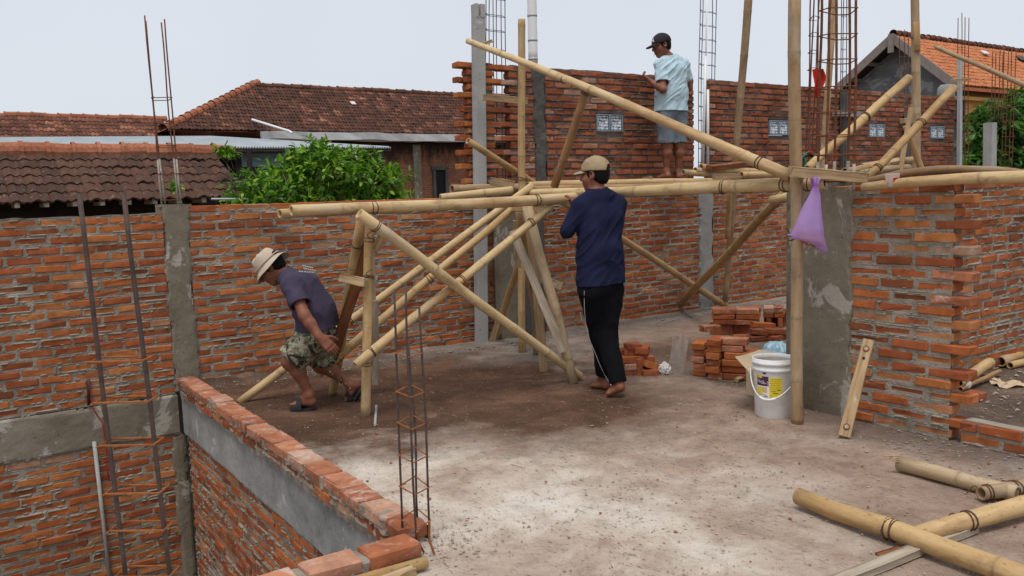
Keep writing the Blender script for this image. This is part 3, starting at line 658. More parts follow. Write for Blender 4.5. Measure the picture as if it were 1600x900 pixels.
# ------------------------------------------------------------------ bamboo, timber and steel
def bamboo(a, b, r0, r1, label, mat='bamboo', group='bamboo poles of the scaffold', seed=0, bend=0.0, ties=(), sag=(0, 0, -1), cat='bamboo pole', split=False, n=12):
    """one hollow pole from a to b (world points); nodes are raised rings, the cut ends show the bore"""
    a, b = np.asarray(a, float), np.asarray(b, float); L = np.linalg.norm(b-a); rs = np.random.RandomState(500+seed)
    sp = 7.5*(r0+r1)/2+.12; ts = [0]; t = -rs.uniform(0, sp); nodes = []
    while t < L:
        if t > .03: nodes.append(t)
        t += sp*rs.uniform(.85, 1.15)
    st = [(0, 0)]
    for q in nodes: st += [(q-.018, 0), (q-.005, 1), (q+.004, 2), (q+.012, 1), (q+.03, 0)]
    st.append((L, 0)); st = sorted([s for s in st if 0 <= s[0] <= L])
    zs, kd = [st[0][0]], [0]
    for z, k in st[1:]:
        while z-zs[-1] > .22: zs.append(zs[-1]+.2); kd.append(0)
        if z-zs[-1] > 1e-4: zs.append(z); kd.append(k)
    zs = np.array(zs); R_ = Matrix(along(a, b)); Ri = np.array(R_); off = np.array(sag, float)@Ri
    wob = [rs.uniform(-1, 1, 2)*.004*min(1, L) for _ in range(4)]
    V_, F_, nd, hl = [], [], [], []; th = np.arange(n)*2*pi/n
    ex = 1.0
    for z, k in zip(zs, kd):
        u = z/L; r = (r0+(r1-r0)*u)*(1+(.045 if k == 1 else .015 if k == 2 else 0)); c = 4*bend*u*(1-u)*off[:2]
        w_ = sum(np.array([sin(pi*(i+1)*u)*q[0], sin(pi*(i+1)*u)*q[1]]) for i, q in enumerate(wob))
        rr = r*(1+.02*np.sin(2*th+u*3+seed))
        y = np.sin(th)*rr*(.55 if split else 1)
        V_.append(np.stack([c[0]+w_[0]+np.cos(th)*rr, c[1]+w_[1]+y, np.full(n, z)], 1)); nd += [1.0 if k == 2 else .35 if k == 1 else 0]*n; hl += [0]*n
    m = len(zs)
    for i in range(m-1):
        for k in range(n): l = (k+1) % n; F_.append((i*n+k, i*n+l, (i+1)*n+l, (i+1)*n+k))
    tot = m*n
    for end, sgn in ((0, 1), (m-1, -1)):
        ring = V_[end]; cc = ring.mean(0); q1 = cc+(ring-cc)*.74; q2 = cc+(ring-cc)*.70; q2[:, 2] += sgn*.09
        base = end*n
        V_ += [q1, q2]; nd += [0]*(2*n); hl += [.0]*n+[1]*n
        for k in range(n):
            l = (k+1) % n
            f1, f2 = (base+k, base+l, tot+l, tot+k), (tot+k, tot+l, tot+n+l, tot+n+k)
            F_ += [f1[::-1], f2[::-1]] if sgn > 0 else [f1, f2]
        cap = tuple(tot+n+k for k in range(n)); F_.append(cap if sgn > 0 else cap[::-1]); tot += 2*n
    mb = MB(); mb.add(np.concatenate(V_), F_); me = mb.mesh('bamboo_pole', M[mat], True)
    for nm, dat in (('node', nd), ('hollow', hl)):
        at = me.attributes.new(nm, 'FLOAT', 'POINT'); at.data.foreach_set('value', np.array(dat, float))
    o = link('bamboo_pole', me); o.matrix_world = Matrix.Translation(Vector(a)) @ R_.to_4x4(); tag(o, label, cat, group)
    for t in ties:
        tb = MB(); z = t*L; rr = (r0+(r1-r0)*t)*1.09; c = 4*bend*t*(1-t)*off[:2]
        for q in range(2):
            an = np.linspace(0, 2*pi, 15)[:-1]; sl = rs.uniform(-.35, .35)
            tb.tube(np.stack([c[0]+np.cos(an)*rr, c[1]+np.sin(an)*rr, z+q*.014+np.cos(an)*rr*sl], 1), .0032, 5, closed=True)
        an = np.linspace(0, 1, 7); x0 = rr*1.05
        tb.tube(np.stack([c[0]+x0+.02*an, c[1]+.02*np.sin(an*4), z-.05*an], 1), .0028, 5)
        tb.obj('wire_lashing', M['wire'], o)
    return o
def timber(a, b, w_, t_, label, mat='wood', cat='plank', group='loose planks on the scaffold', face=None, seed=0, bev=.004):
    """sawn piece from a to b; face = direction its wide side looks"""
    a, b = np.asarray(a, float), np.asarray(b, float); L = np.linalg.norm(b-a); z = (b-a)/L
    f = np.asarray(face if face is not None else C_o-(a+b)/2, float); f = f-z*(f@z); f /= np.linalg.norm(f); x = np.cross(f, z)
    rs = np.random.RandomState(800+seed); m = 7; mb = MB(); G = []
    for i in range(m):
        u = i/(m-1); q = []
        for (sx, sy) in ((-1, -1), (1, -1), (1, 1), (-1, 1)):
            for (bx, by) in (((1, 0), (0, 1)) if sx*sy > 0 else ((0, 1), (1, 0))):
                q.append((sx*(w_/2-bev*bx)+rs.normal(0, .0012), sy*(t_/2-bev*by)+rs.normal(0, .0008), u*L+(rs.normal(0, .002) if i in (0, m-1) else 0)))
        G.append(q)
    v = np.array(G).reshape(-1, 3); fs = [(i*8+k, i*8+(k+1) % 8, (i+1)*8+(k+1) % 8, (i+1)*8+k) for i in range(m-1) for k in range(8)]
    fs += [tuple(range(7, -1, -1)), tuple((m-1)*8+k for k in range(8))]
    mb.add(v, fs); o = mb.obj('timber_plank' if cat == 'plank' else 'timber_block', M[mat])
    y = np.cross(z, x); Mx = Matrix(((x[0], y[0], z[0], a[0]), (x[1], y[1], z[1], a[1]), (x[2], y[2], z[2], a[2]), (0, 0, 0, 1))); o.matrix_world = Mx
    return tag(o, label, cat, group)
D, Zp = at_d, at_z
def fl(x, y, z=0.0): return at_z(x, y, z)
MATE = 'bamboo'
# main bearer, two lengths, on the trestles and the column
bamboo(D(455, 329, 5.20), D(912, 308, 6.5), .036, .040, 'long pale bamboo bearer over the left trestle, cut flat beside the capped man', seed=1, ties=(.235, .8), bend=.012)
bamboo(D(437, 334, 5.35), D(640, 325, 6.1), .030, .033, 'short bamboo length peeping out below the left end of the long bearer', seed=2, mat='bamboo')
bamboo(D(814, 303, 6.95), D(1291, 285, 4.93), .032, .042, 'thick bamboo bearer passing behind the capped head to the purple bag', seed=3, ties=(.73, .9, .955), bend=.01)
bamboo(D(688, 309, 7.2), D(800, 297, 7.45), .031, .036, 'short bamboo lying aslant at the deck left end, below three hollow ends', seed=4)
dk = 'bamboo poles of the deck'
bamboo(D(706, 296, 7.62), D(1000, 292, 9.0), .043, .038, 'deck bamboo with the leftmost hollow end, beside the precast post', seed=5, mat='bamboo_grey', group=dk)
bamboo(D(729, 295, 7.72), D(1020, 290, 9.2), .040, .036, 'deck bamboo whose hollow end is second from left beside the post', seed=6, mat='bamboo_grey', group=dk)
bamboo(D(752, 294, 7.85), D(1040, 288, 9.35), .036, .036, 'deck bamboo whose hollow end is third from left beside the post', seed=7, mat='bamboo_grey', group=dk)
bamboo(D(824, 290, 7.75), D(1142, 282, 9.3),  .036, .036, 'deck bamboo running under the bare feet of the smoking man', seed=8, group=dk, ties=(.3,))
bamboo(D(826, 296, 7.6), D(1240, 284, 9.0), .03, .034, 'darker deck bamboo just below the one under the bare feet', seed=9, mat='bamboo_brown', group=dk)
pl = 'bamboo poles piled at the far end of the deck'
for i, (x, y, x2, y2, lab) in enumerate(((1067, 269, 1190, 277, 'piled bamboo with the leftmost hollow end by the bare feet'), (1077, 270, 1200, 279, 'piled bamboo second from the bare feet, low in the pile'),
        (1086, 266, 1215, 276, 'piled bamboo third from the bare feet, on top of two'), (1095, 261, 1240, 274, 'topmost piled bamboo with a wide hollow end facing left'))):
    bamboo(D(x, y, 9.05+.03*i), D(x2, y2, 9.6+.1*i), .033+.004*(i == 3), .035, lab, seed=20+i, mat='bamboo' if i % 2 else 'bamboo_grey', group=pl)
bamboo(D(1158, 273, 8.8), D(1250, 274, 9.4), .034, .034, 'deck bamboo continuing right of the sawn block, behind the thick post', seed=25, group=pl)
timber(D(1115, 276, 8.7), D(1161, 276, 8.85), .055, .05, 'sawn block lying on the deck left of the thick post', seed=1, cat='block', group='timber blocks')
timber(D(1108, 262, 9.1), D(1160, 256, 9.5), .09, .05, 'rough reddish wood slab on the piled bamboo', mat='wood_red', seed=2, face=(0, -.3, 1))
# hand rail, braces, uprights
bamboo(D(731, 64, 7.5), D(1237, 276, 5.02), .025, .039, 'long sloping bamboo rail from the precast post down to the purple bag', seed=31, ties=(.38, .93), bend=-.02)
bamboo(D(919, 133, 6.42), D(866, 292, 6.75), .031, .033, 'short leaning bamboo strut under the long sloping rail', seed=32, mat='bamboo_brown', ties=(.06,))
bamboo(D(815, 30, 7.42), fl(816, 551), .031, .034, 'straight upright bamboo rising from the middle trestle to above the brick wall', seed=33, mat='bamboo', split=False, ties=(.46,))
bamboo(D(1171, -25, 9.4), on_back(1133, 471, .12), .045, .033, 'tall slightly leaning bamboo upright in the centre, against the far wall', mat='bamboo_grey', seed=34, ties=(.6,))
bamboo(D(1141, 290, 9.5), D(1137, 372, 9.75), .03, .03, 'short bamboo piece lashed to the tall leaning upright below the deck', seed=35)
bamboo(D(1242, -30, 4.93), fl(1246, 662), .036, .036, 'thick upright bamboo post standing in front of the broad concrete column', seed=36, ties=(.56,), mat='bamboo_grey')
bamboo(D(1232, 297, 6.6), fl(1054, 485), .037, .042, 'brown bamboo brace slanting from the thick post down to the far floor', seed=37, mat='bamboo_brown')
bamboo(D(1206, 313, 6.2), D(1262, 303, 5.9), .034, .036, 'short bamboo stub poking out left of the thick post', seed=38)
bamboo(D(731, 220, 7.45), fl(1139, 481), .03, .038, 'long dark bamboo brace falling rightwards past the man in navy', seed=39, mat='bamboo_brown')
g1 = 'bamboo poles of the trestles'
bamboo(D(561, 334, 5.36), fl(906, 588, .03), .036, .033, 'front cross brace falling from the left trestle to the middle trestle foot', seed=41, ties=(.06,), group=g1)
bamboo(fl(374, 629), D(832, 290, 6.86), .031, .031, 'long brace rising from the parapet to the middle trestle, rearmost of three', seed=42, group=g1, ties=(.35,))
bamboo(D(497, 585, 5.95), D(802, 325, 6.55),  .032, .030, 'middle one of three parallel braces rising to the middle trestle', seed=43, group=g1, ties=(.1, .55))
bamboo(D(556, 571, 5.36), D(861, 322, 6.35),  .031, .030, 'lowest of three parallel braces, lashed to the front leg of the left trestle', seed=44, group=g1, ties=(.07, .5, .88))
bamboo(D(578, 340, 5.50), fl(571, 651),  .030, .032, 'upright front bamboo leg of the left trestle', seed=45, group=g1, ties=(.1, .29, .72))
bamboo(D(567, 336, 5.62), fl(519, 616),  .036, .033, 'leaning rear bamboo leg of the left trestle beside the stooping man', seed=46, group=g1, ties=(.15,), mat='bamboo_brown')
bamboo(D(822, 318, 6.5), fl(897, 599),  .042, .036, 'stout bamboo leg of the middle trestle leaning right, nearest the man in navy', seed=47, group=g1, mat='bamboo_grey')
bamboo(D(838, 330, 7.2), fl(773, 532), .034, .034, 'brown bamboo leg leaning left at the back of the middle trestle', seed=48, group=g1, mat='bamboo_brown')
bamboo(D(810, 322, 6.72), fl(846, 553), .032, .03, 'brown bamboo leg behind the pale plank of the middle trestle', seed=49, group=g1, mat='bamboo_brown')
tg = 'timber of the trestles'
timber(D(585, 470, 5.62), D(587, 600, 5.78), .047, .024, 'pale batten beside the front leg of the left trestle', mat='wood_grey', group=tg, seed=5)
timber(D(581, 335, 5.6), D(584, 470, 5.64), .028, .02, 'narrow batten top behind the front leg of the left trestle', mat='wood_grey', group=tg, seed=6)
timber(D(600, 360, 5.58), D(587, 390, 5.58), .05, .03, 'small offcut wedged behind the front leg of the left trestle', mat='wood', group=tg, seed=7)
timber(D(578, 380, 5.7), D(519, 560, 5.95), .075, .03, 'dark reddish plank slanting down behind the left trestle leg', mat='wood_red', group=tg, seed=8)
timber(D(533, 434, 5.50), D(572, 442, 5.42), .058, .05, 'short timber block fixed across the legs of the left trestle', mat='wood', group=tg, seed=9, cat='block')
timber(D(801, 360, 6.38), D(880, 550, 6.22), .062, .028, 'long weathered plank slanting across the middle trestle', mat='wood_grey', group=tg, seed=10)
timber(D(826, 322, 6.68), fl(850, 580, .0), .07, .035, 'orange brown plank leg standing at the middle trestle', mat='wood', group=tg, seed=11)
timber(D(806, 345, 6.9), D(810, 418, 6.95), .05, .03, 'short plank hanging at the left of the middle trestle', mat='wood', group=tg, seed=12)
timber(D(833, 392, 6.85), fl(837, 553), .05, .04, 'grey upright plank in the middle of the middle trestle', mat='wood_grey', group=tg, seed=13)
timber(D(800, 324, 6.5), D(848, 326, 6.55), .06, .05, 'short cross piece under the bearer on top of the middle trestle', mat='wood', group=tg, seed=14, cat='block')
timber(D(840, 434, 6.95), D(873, 446, 6.4), .06, .055, 'squared timber end jutting from the middle trestle', mat='wood', group=tg, seed=15, cat='block')
timber(fl(768, 536), D(778, 503, 8.1), .06, .03, 'short wood offcut leaning on the foot of the wide dark column', mat='wood', group=tg, seed=16)
timber(D(755, 152, 7.9), D(824, 158, 8.1), .06, .03, 'plank fixed across the bare bars of the upper wall gap', mat='wood', seed=17)
timber(D(752, 70, 7.8), D(768, 64, 7.9), .03, .03, 'small wood peg behind the top of the sloping rail', mat='wood', seed=18, cat='block', group='timber blocks')
timber(D(766, 283, 7.7), D(804, 289, 7.7), .07, .05, 'rough timber end lying on the deck beside the precast post', mat='wood', seed=19, cat='block', group='timber blocks')
timber(D(1235, 268, 4.86), D(1352, 278, 4.98), .062, .06, 'squared timber lying across the column top behind the purple bag', mat='wood', seed=20, cat='beam', group=None)
timber(D(1018, 279, 8.6), D(1002, 283, 8.7), .05, .04, 'little wood wedge on the deck left of the bare feet', mat='wood', seed=21, cat='block', group='timber blocks')
# far right: poles on and behind the cross wall
fr = 'bamboo poles on the right-hand side'
bamboo(D(1262, 264, 6.3), D(1420, 122, 7.0), .032, .034, 'bamboo brace crossing behind the big rebar cage, rising right', seed=61, group=fr, ties=(.55,))
bamboo(D(1353, 281, 6.4), D(1491, 137, 6.9), .030, .033, 'bamboo brace rising right in front of the last upper wall', seed=62, group=fr, ties=(.12, .6))
bamboo(D(1429, -25, 8.6), D(1433, 300, 8.7), .040, .042, 'tall thin bamboo upright before the grey gable', seed=63, group=fr, ties=(.25,), mat='bamboo_grey')
bamboo(D(1432, 34, 8.55), D(1433, 80, 8.6), .03, .03, 'short lapped bamboo piece lashed beside the tall thin upright', seed=64, group=fr, mat='bamboo_brown')
bamboo(D(1462, 73, 10.5), D(1640, 150, 9.5), .026, .03, 'thin bamboo pole slanting across the new orange roof', seed=65, group=fr, mat='bamboo_grey')
timber(D(1305, -25, 7.3), D(1285, 268, 7.3), .052, .04, 'long pale plank standing upright inside the big rebar cage view', mat='wood', seed=22)
bamboo(D(1415, 196, 8.0), D(1441, 268, 8.0), .028, .03, 'short dark bamboo leaning left beside the thin upright', seed=66, group=fr, mat='bamboo_brown')
timber(D(1424, 168, 7.9), D(1405, 275, 7.8), .045, .03, 'narrow batten leaning behind the right-hand brace', mat='wood', seed=23)
bamboo(D(1348, 293, 4.92), D(1640, 275, 4.12), .025, .032, 'straight pale bamboo lying along the top of the toothed jamb wall', seed=67, group=fr, bend=-.012)
bamboo(D(1338, 289, 5.15), D(1602, 271, 4.5), .027, .020, 'arched greyish bamboo lying on the right-hand wall top', seed=68, group=fr, bend=.055, sag=(0, 0, 1), mat='bamboo_grey')
bamboo(D(1436, 280, 5.4), D(1580, 274, 5.2), .018, .018, 'thin bamboo between the two poles on the right wall top', seed=69, group=fr)
bamboo(D(1320, 268, 7.0), D(1425, 250, 8.3), .032, .034, 'bamboo lying behind the squared timber at the far deck', seed=70, group=fr, ties=(.4,))
bamboo(D(1290, 274, 6.8), D(1420, 262, 8.0), .03, .03, 'lower bamboo lying behind the squared timber at the far deck', seed=71, group=fr, mat='bamboo_grey')
timber(D(1352, 259, 7.6), D(1408, 250, 7.9), .09, .03, 'flat offcut on the bamboo behind the squared timber', mat='wood', seed=24, face=(0, -.4, 1))
# on the floor
fg = 'bamboo poles lying on the floor'
bamboo(fl(1247, 775, .055), fl(1625, 912, .05), .037, .043, 'thick bamboo pole lying in the right foreground, lashed where two poles cross', seed=81, group=fg, ties=(.43, .455), n=16)
bamboo(fl(1425, 838, .045), fl(1660, 772, .075), .034, .044, 'bamboo pole crossing under the lashed foreground pole', seed=82, group=fg, ties=(.34,), n=16, mat='bamboo')
bamboo(fl(1405, 724, .042), fl(1590, 772, .04), .037, .036, 'bamboo pole with a splintered end near the brick sill', seed=83, group=fg, n=14, mat='bamboo_grey')
bamboo(fl(1533, 771, .045), fl(1650, 754, .05), .032, .036, 'bamboo pole at the right edge whose bound end meets another', seed=84, group=fg, ties=(.06, .42), n=14, mat='bamboo_grey')
timber(fl(1300, 912, .02), fl(1520, 824, .02), .05, .035, 'grey batten under the crossing bamboo poles in the foreground', mat='wood_grey', seed=25, group=None, face=(0, 0, 1))
bamboo(fl(666, 878, .03), fl(470, 935, .03), .022, .022, 'bamboo end lying along the near low parapet', seed=85, group=fg, n=14)
bamboo(fl(632, 873, .026), fl(480, 908, .026), .017, .017, 'thinner bamboo squeezed between parapet and the bamboo end', seed=86, group=fg, n=12)
timber(fl(645, 892, .05), fl(560, 925, .05), .05, .04, 'short sawn stick in front of the bamboo end at the bottom', mat='wood', seed=26, group=None, face=(0, 0, 1))
bamboo(fl(1497, 598, .08), fl(1547, 566, .1), .036, .036, 'bamboo end resting behind the toothed jamb in the doorway', seed=87, group='bamboo in the room beyond the doorway')
bamboo(fl(1563, 565, .05), fl(1660, 530, .05), .042, .042, 'larger hollow bamboo lying in the room beyond the doorway', seed=88, group='bamboo in the room beyond the doorway')
bamboo(fl(1578, 571, .03), fl(1660, 552, .03), .028, .028, 'smaller hollow bamboo lying in the room beyond the doorway', seed=89, group='bamboo in the room beyond the doorway')
bamboo(fl(1500, 608, .04), fl(1563, 580, .04), .018, .014, 'dark thin stick wrapped with cord behind the toothed jamb', seed=90, mat='bamboo_brown', group='bamboo in the room beyond the doorway')
# --- reinforcing cages
def cage(label, bars, ties, r=.006, mat='rebar', tmat='rust', rt=.0035, group='reinforcing cages', low=None):
    """bars: list of (top point, bottom point); ties: list of (t, [bar order]) loops round the bars at fraction t"""
    base = np.mean([b for a, b in bars], 0); root = empty('rebar_cage', base); tag(root, label, 'rebar cage', group)
    lo = Matrix.Translation(-Vector(base))
    for i, (a, b) in enumerate(bars):
        a, b = np.asarray(a)-base, np.asarray(b)-base; m = 9; u = np.linspace(0, 1, m)[:, None]; rs = np.random.RandomState(i+int(abs(base[0])*100))
        p = a+(b-a)*u+np.sin(u*pi)*rs.uniform(-.008, .008, 3)+np.sin(u*3*pi)*rs.uniform(-.003, .003, 3)
        ob = MB().tube(p, r, 6).obj('bar', M[mat], root, True)
        if low:
            k = int(low[0]*m); MBL = MB().tube(p[k:], r*1.25, 6); MBL.obj('cement_coat', M['rebar_grey'], ob, True)
    for (t, order, *rest) in ties:
        P = [np.asarray(bars[j][0])*(1-tt)+np.asarray(bars[j][1])*tt-base for j, tt in zip(order, (t if hasattr(t, '__len__') else [t]*len(order)))]
        c = np.mean(P, 0); Q = [p+(p-c)/max(np.linalg.norm(p-c), 1e-6)*(r+rt) for p in P]
        mb = MB(); mb.tube(np.array(Q+[Q[0]]) if False else np.array([q for i in range(len(Q)) for q in (Q[i], Q[i]*.5+Q[(i+1) % len(Q)]*.5)]), rt, 5, closed=True)
        h = Q[0]; dirc = (c-h)/np.linalg.norm(c-h); mb.tube(np.array([h, h+dirc*.03+Z3*.01]), rt, 5)
        mb.obj('stirrup', M[tmat], root)
    return root
def bars_px(tops, bots, d): return [(at_d(x, y, dd), at_d(x2, y2, dd)) for (x, y), (x2, y2), dd in zip(tops, bots, d)]
def y2t(bar, y):          # fraction along a bar whose image height is y
    lo, hi = 0.0, 1.0; a, b = map(np.asarray, bar)
    for _ in range(30):
        m = (lo+hi)/2
        if proj(a*(1-m)+b*m)[1] < y: lo = m
        else: hi = m
    return lo
def mk(label, bars, order, ys, **kw):
    return cage(label, bars, [([y2t(bars[j], y+dy*0) for j in order], order) for y in ys for dy in (0,)], **kw)
def level_ties(bars, order, ref, ys):
    out = []
    for y in ys:
        t = y2t(bars[ref], y); z = bars[ref][0][2]*(1-t)+bars[ref][1][2]*t
        out.append(([min(1, max(0, (bars[j][0][2]-z)/(bars[j][0][2]-bars[j][1][2]))) for j in order], order))
    return out
b = bars_px([(124, 304), (193, 300), (126, 310), (196, 306)], [(200, 930), (270, 930), (203, 905), (274, 905)], (2.20, 2.20, 2.27, 2.27))
b = [b[0], b[1]]; R2 = [(p+np.array([.004, .055, 0]), q+np.array([.004, .055, 0])) for p, q in b]
ct = []
for y in (562, 625, 691, 765, 822, 893):
    t = y2t(b[0], y); ct.append(([t]*4, [0, 1, 3, 2]))
root = cage('near rebar ladder of two dark bars with orange ties, rising from the stair opening', b, [], r=.0062)
base = np.array(root.location)
for y in (562, 625, 691, 765, 822, 893):
    t = y2t(b[0], y); A = b[0][0]*(1-t)+b[0][1]*t-base; Bq = b[1][0]*(1-t)+b[1][1]*t-base; o_ = np.array([0, .034, .0]); x_ = (Bq-A)/np.linalg.norm(Bq-A)*.012
    Q = [A-o_-x_, A*.5+Bq*.5-o_, Bq-o_+x_, Bq+x_, Bq+o_+x_, A*.5+Bq*.5+o_, A+o_-x_, A-x_]
    MB().tube(np.array(Q), .0032, 5, closed=True).tube(np.array([A-o_*1.4-x_, A+o_*.7-x_*1.5-Z3*.012]), .003, 5).obj('stirrup', M['rust'], root)
b = bars_px([(616, 452), (634, 442), (655, 480), (638, 530)], [(629, 832), (652, 855), (671, 832), (652, 812)], (3.36, 3.26, 3.34, 3.47))
root = cage('free-standing rebar cage with orange stirrups at the parapet corner', b, level_ties(b, [0, 1, 2, 3], 1, (558, 620, 670, 722, 772, 825)), r=.005, mat='rebar', rt=.003)
for k, (x0, y0, x1, y1, x2, y2) in enumerate(((671, 815, 671, 845, 679, 866), (652, 830, 655, 850, 662, 862))):
    MB().tube(np.array([at_z(x0, y0, .14), at_z(x1, y1, .06), at_z(x2, y2, .006)])-np.array(root.location), .005, 6).obj('bar', M['rust'], root)
b = bars_px([(226, 24), (228, 33), (252, 35), (257, 30)], [(253, 322), (258, 318), (278, 318), (283, 322)], (6.62, 6.78, 6.78, 6.62))
cage('slender rebar cage on top of the slim left column, pale at its foot', b, level_ties(b, [0, 1, 2, 3], 0, (153, 190, 228, 272, 313)), r=.0055, mat='rust_dark', tmat='rust_dark', low=(.72,))
xs = ((759, 757), (765, 763), (770, 771), (776, 777), (783, 786), (789, 790))
b = [(on_back(a, -30, -.02-.05*(i % 2)), on_back(c, 285, -.02-.05*(i % 2))) for i, (a, c) in enumerate(xs)]
cage('tall rebar cage in the gap of the upper wall beside the precast post', b, level_ties(b, [0, 2, 4, 5, 3, 1], 0, (-5, 22, 46, 76, 101, 126, 150, 176, 200, 225, 250, 274)), r=.005, rt=.003, mat='rebar', tmat='rebar')
xs = ((1095, 1091), (1099, 1095), (1113, 1110), (1120, 1116))
b = [(on_back(a, -30, -.02-.07*(i % 2)), on_back(c, 275, -.02-.07*(i % 2))) for i, (a, c) in enumerate(xs)]
cage('rebar cage with two white conduits inside, in the gap right of the smoking man', b, level_ties(b, [0, 1, 2, 3], 0, (-12, 16, 38, 60, 80, 100, 122, 144, 166, 188, 210, 232, 254)), r=.0048, rt=.003, mat='rebar', tmat='rebar')
b = bars_px([(1284, -30), (1298, -30), (1307, -30), (1327, -30), (1338, -30)], [(1276, 292), (1291, 297), (1303, 292), (1324, 290), (1334, 295)], (5.0, 4.93, 5.12, 5.12, 4.95))
cage('big rebar cage rising from the broad concrete column at right', b, level_ties(b, [0, 2, 3, 4, 1], 0, (-20, 17, 57, 96, 138, 177, 213, 243, 285)), r=.0075, rt=.0036, mat="rust_dark", tmat='rust_dark', low=(.88,))
b = bars_px([(1267, -30), (1273, -30), (1282, -30), (1279, -30)], [(1258, 272), (1262, 276), (1268, 272), (1275, 276)], (7.0, 6.85, 6.9, 7.05))
cage('thinner rebar cage between the thick post and the big cage', b, level_ties(b, [0, 1, 2, 3], 0, (-5, 31, 56, 83, 110, 140, 172, 205, 238)), r=.0058, rt=.0032, mat='rust_dark', tmat='rust_dark')
b = bars_px([(1315, -30), (1319, -30), (1323, -30)], [(1313, 262), (1316, 262), (1320, 262)], (11.2, 11.3, 11.2))
cage('faint far rebar cage seen between the bars of the big cage', b, level_ties(b, [0, 1, 2], 0, (-8, 25, 59, 77, 112, 146, 180, 215)), r=.0055, rt=.003)
for lab, tx, bx, d, ys in (('far rebar cage in the notch of the last upper wall', ((1406, 48), (1413, 46), (1420, 50)), ((1405, 165), (1413, 165), (1419, 165)), 12.6, (89, 110, 140)),
        ('far rebar cage standing beside the grey steel post', ((1497, 28), (1503, 20), (1508, 27), (1514, 28)), ((1496, 262), (1503, 262), (1508, 262), (1513, 262)), 12.9, (104, 170, 215)),
        ('bare rebar cage before the mango leaves, left of its pair', ((1551, 80), (1556, 83)), ((1548, 192), (1553, 192)), 11.8, (168,)),
        ('bare rebar cage before the mango leaves, with more stirrups, at the right', ((1569, 77), (1576, 78)), ((1565, 262), (1570, 262)), 11.9, (168, 190, 214, 238))):
    b = bars_px(tx, bx, [d+.04*(i % 2) for i in range(len(tx))])
    if len(tx) == 2: b += [(p+V*.1, q+V*.1) for p, q in b]; od = [0, 1, 3, 2]
    else: od = list(range(len(tx)))
    cage(lab, b, level_ties(b, od, 0, ys), r=.0058, rt=.0035, mat='rust_dark', tmat='rust_dark')
# --- posts and pipes
def post(name, label, cat, a, b, w_, t_, mat, face=None):
    return tag(timber(a, b, w_, t_, label, mat, cat, None, face), label, cat)
def rename(o, n): o.name = n; o.data.name = n; return o
pt = on_back(747, 9, .07); pb = on_back(752, 530, .07); pb[2] = 0
root = empty('precast_post', pb); tag(root, 'tall grey precast concrete post with a notched top, against the sky', 'post')
rename(timber(pb-pb, pt-pb-(pt-pb)/np.linalg.norm(pt-pb)*.1, .105, .09, '', 'precast', 'post', None, V), 'shaft'); sh = bpy.data.objects['shaft']; sh.parent = root
for k in ('label', 'category', 'group'):
    if k in sh: del sh[k]
dz = (pt-pb)/np.linalg.norm(pt-pb)
for s_, w_, h_ in ((-.036, .03, .10), (.026, .05, .10)):
    q = MB().box((0, 0, 0), (w_, .09, h_+.02)).obj('prong', M['precast'], root); frame(q, (0, 0, 0), U, -V); q.location = Vector(pt-pb-dz*.05+U*s_)
mb = MB(); a, b_ = on_back(830.5, -30, -.02), on_back(833, 99, -.02); u = np.linspace(0, 1, 8)[:, None]; mb.tube(a+(b_-a)*u, .047, 20)
o = mb.obj('pvc_pipe', M['pvc'], None, True); tag(o, 'thick white plastic pipe rising from the top of the brick wall', 'pipe')
for t in (.42, .72, .95):
    c = a+(b_-a)*t; MB().tube(np.array([c+Z3*.012, c-Z3*.012]), .0495, 20).obj('joint_ring', M['galv'], o, True)
for (x0, y0, x1, y1, lab, m_) in ((1102.5, 88, 1098, 262, 'white conduit pipe on the left inside the rebar gap', 'pvc'), (1106, 140, 1106, 262, 'white conduit pipe on the right inside the rebar gap', 'pvc'), (1105, -30, 1102, 140, 'blue and white cable bundle climbing the rebar gap', 'pvc')):
    a, b_ = on_back(x0, y0, -.0), on_back(x1, y1, -.0)
    q = MB().tube(np.array([a, a*.5+b_*.5, b_]), .016 if 'pipe' in lab else .008, 10).obj('conduit_pipe' if 'pipe' in lab else 'cable', M[m_], None, True); tag(q, lab, 'pipe' if 'pipe' in lab else 'cable')
o = rename(post('p', 'grey galvanised steel post at the end of the far brick wall', 'post', D(1500, 87, 12.7), D(1499, 290, 12.7), .07, .05, 'galv', V), 'steel_post')
timber(D(1485, 126, 12.6), D(1516, 124, 12.6), .035, .03, 'small wood tie across the grey steel post', mat='wood', seed=31, cat='block', group='timber blocks')
o = rename(post('p', 'short squared concrete post in front of the mango tree', 'post', D(1547, 192, 11.7), D(1546, 300, 11.7), .14, .12, 'precast', V), 'concrete_post')
# pipe in the stair wall
mb = MB(); a, b_ = on_back(147, 690, .02), on_back(174, 925, .02); mb.tube(np.array([a, a*.5+b_*.5, b_]), .014, 12)
tag(mb.obj('conduit_pipe', M['precast'], None, True), 'white conduit pipe running down the wall in the stair opening', 'pipe')
mb = MB(); P_ = [on_back(*p, .02) for p in ((140, 590), (141, 622), (146, 640), (160, 660), (166, 700), (167, 735), (172, 752))]; mb.tube(np.array(P_), .004, 6)
tag(mb.obj('cable', M['red_cloth'], None, True), 'thin red wire hanging over the left ring beam', 'wire')
mb = MB(); mb.tube(np.array([on_back(*p, .015) for p in ((138, 592), (139, 612), (139, 633))]), .012, 8); tag(mb.obj('conduit_stub', M['rubber'], None, True), 'short dark conduit stub sticking out above the ring beam', 'pipe')

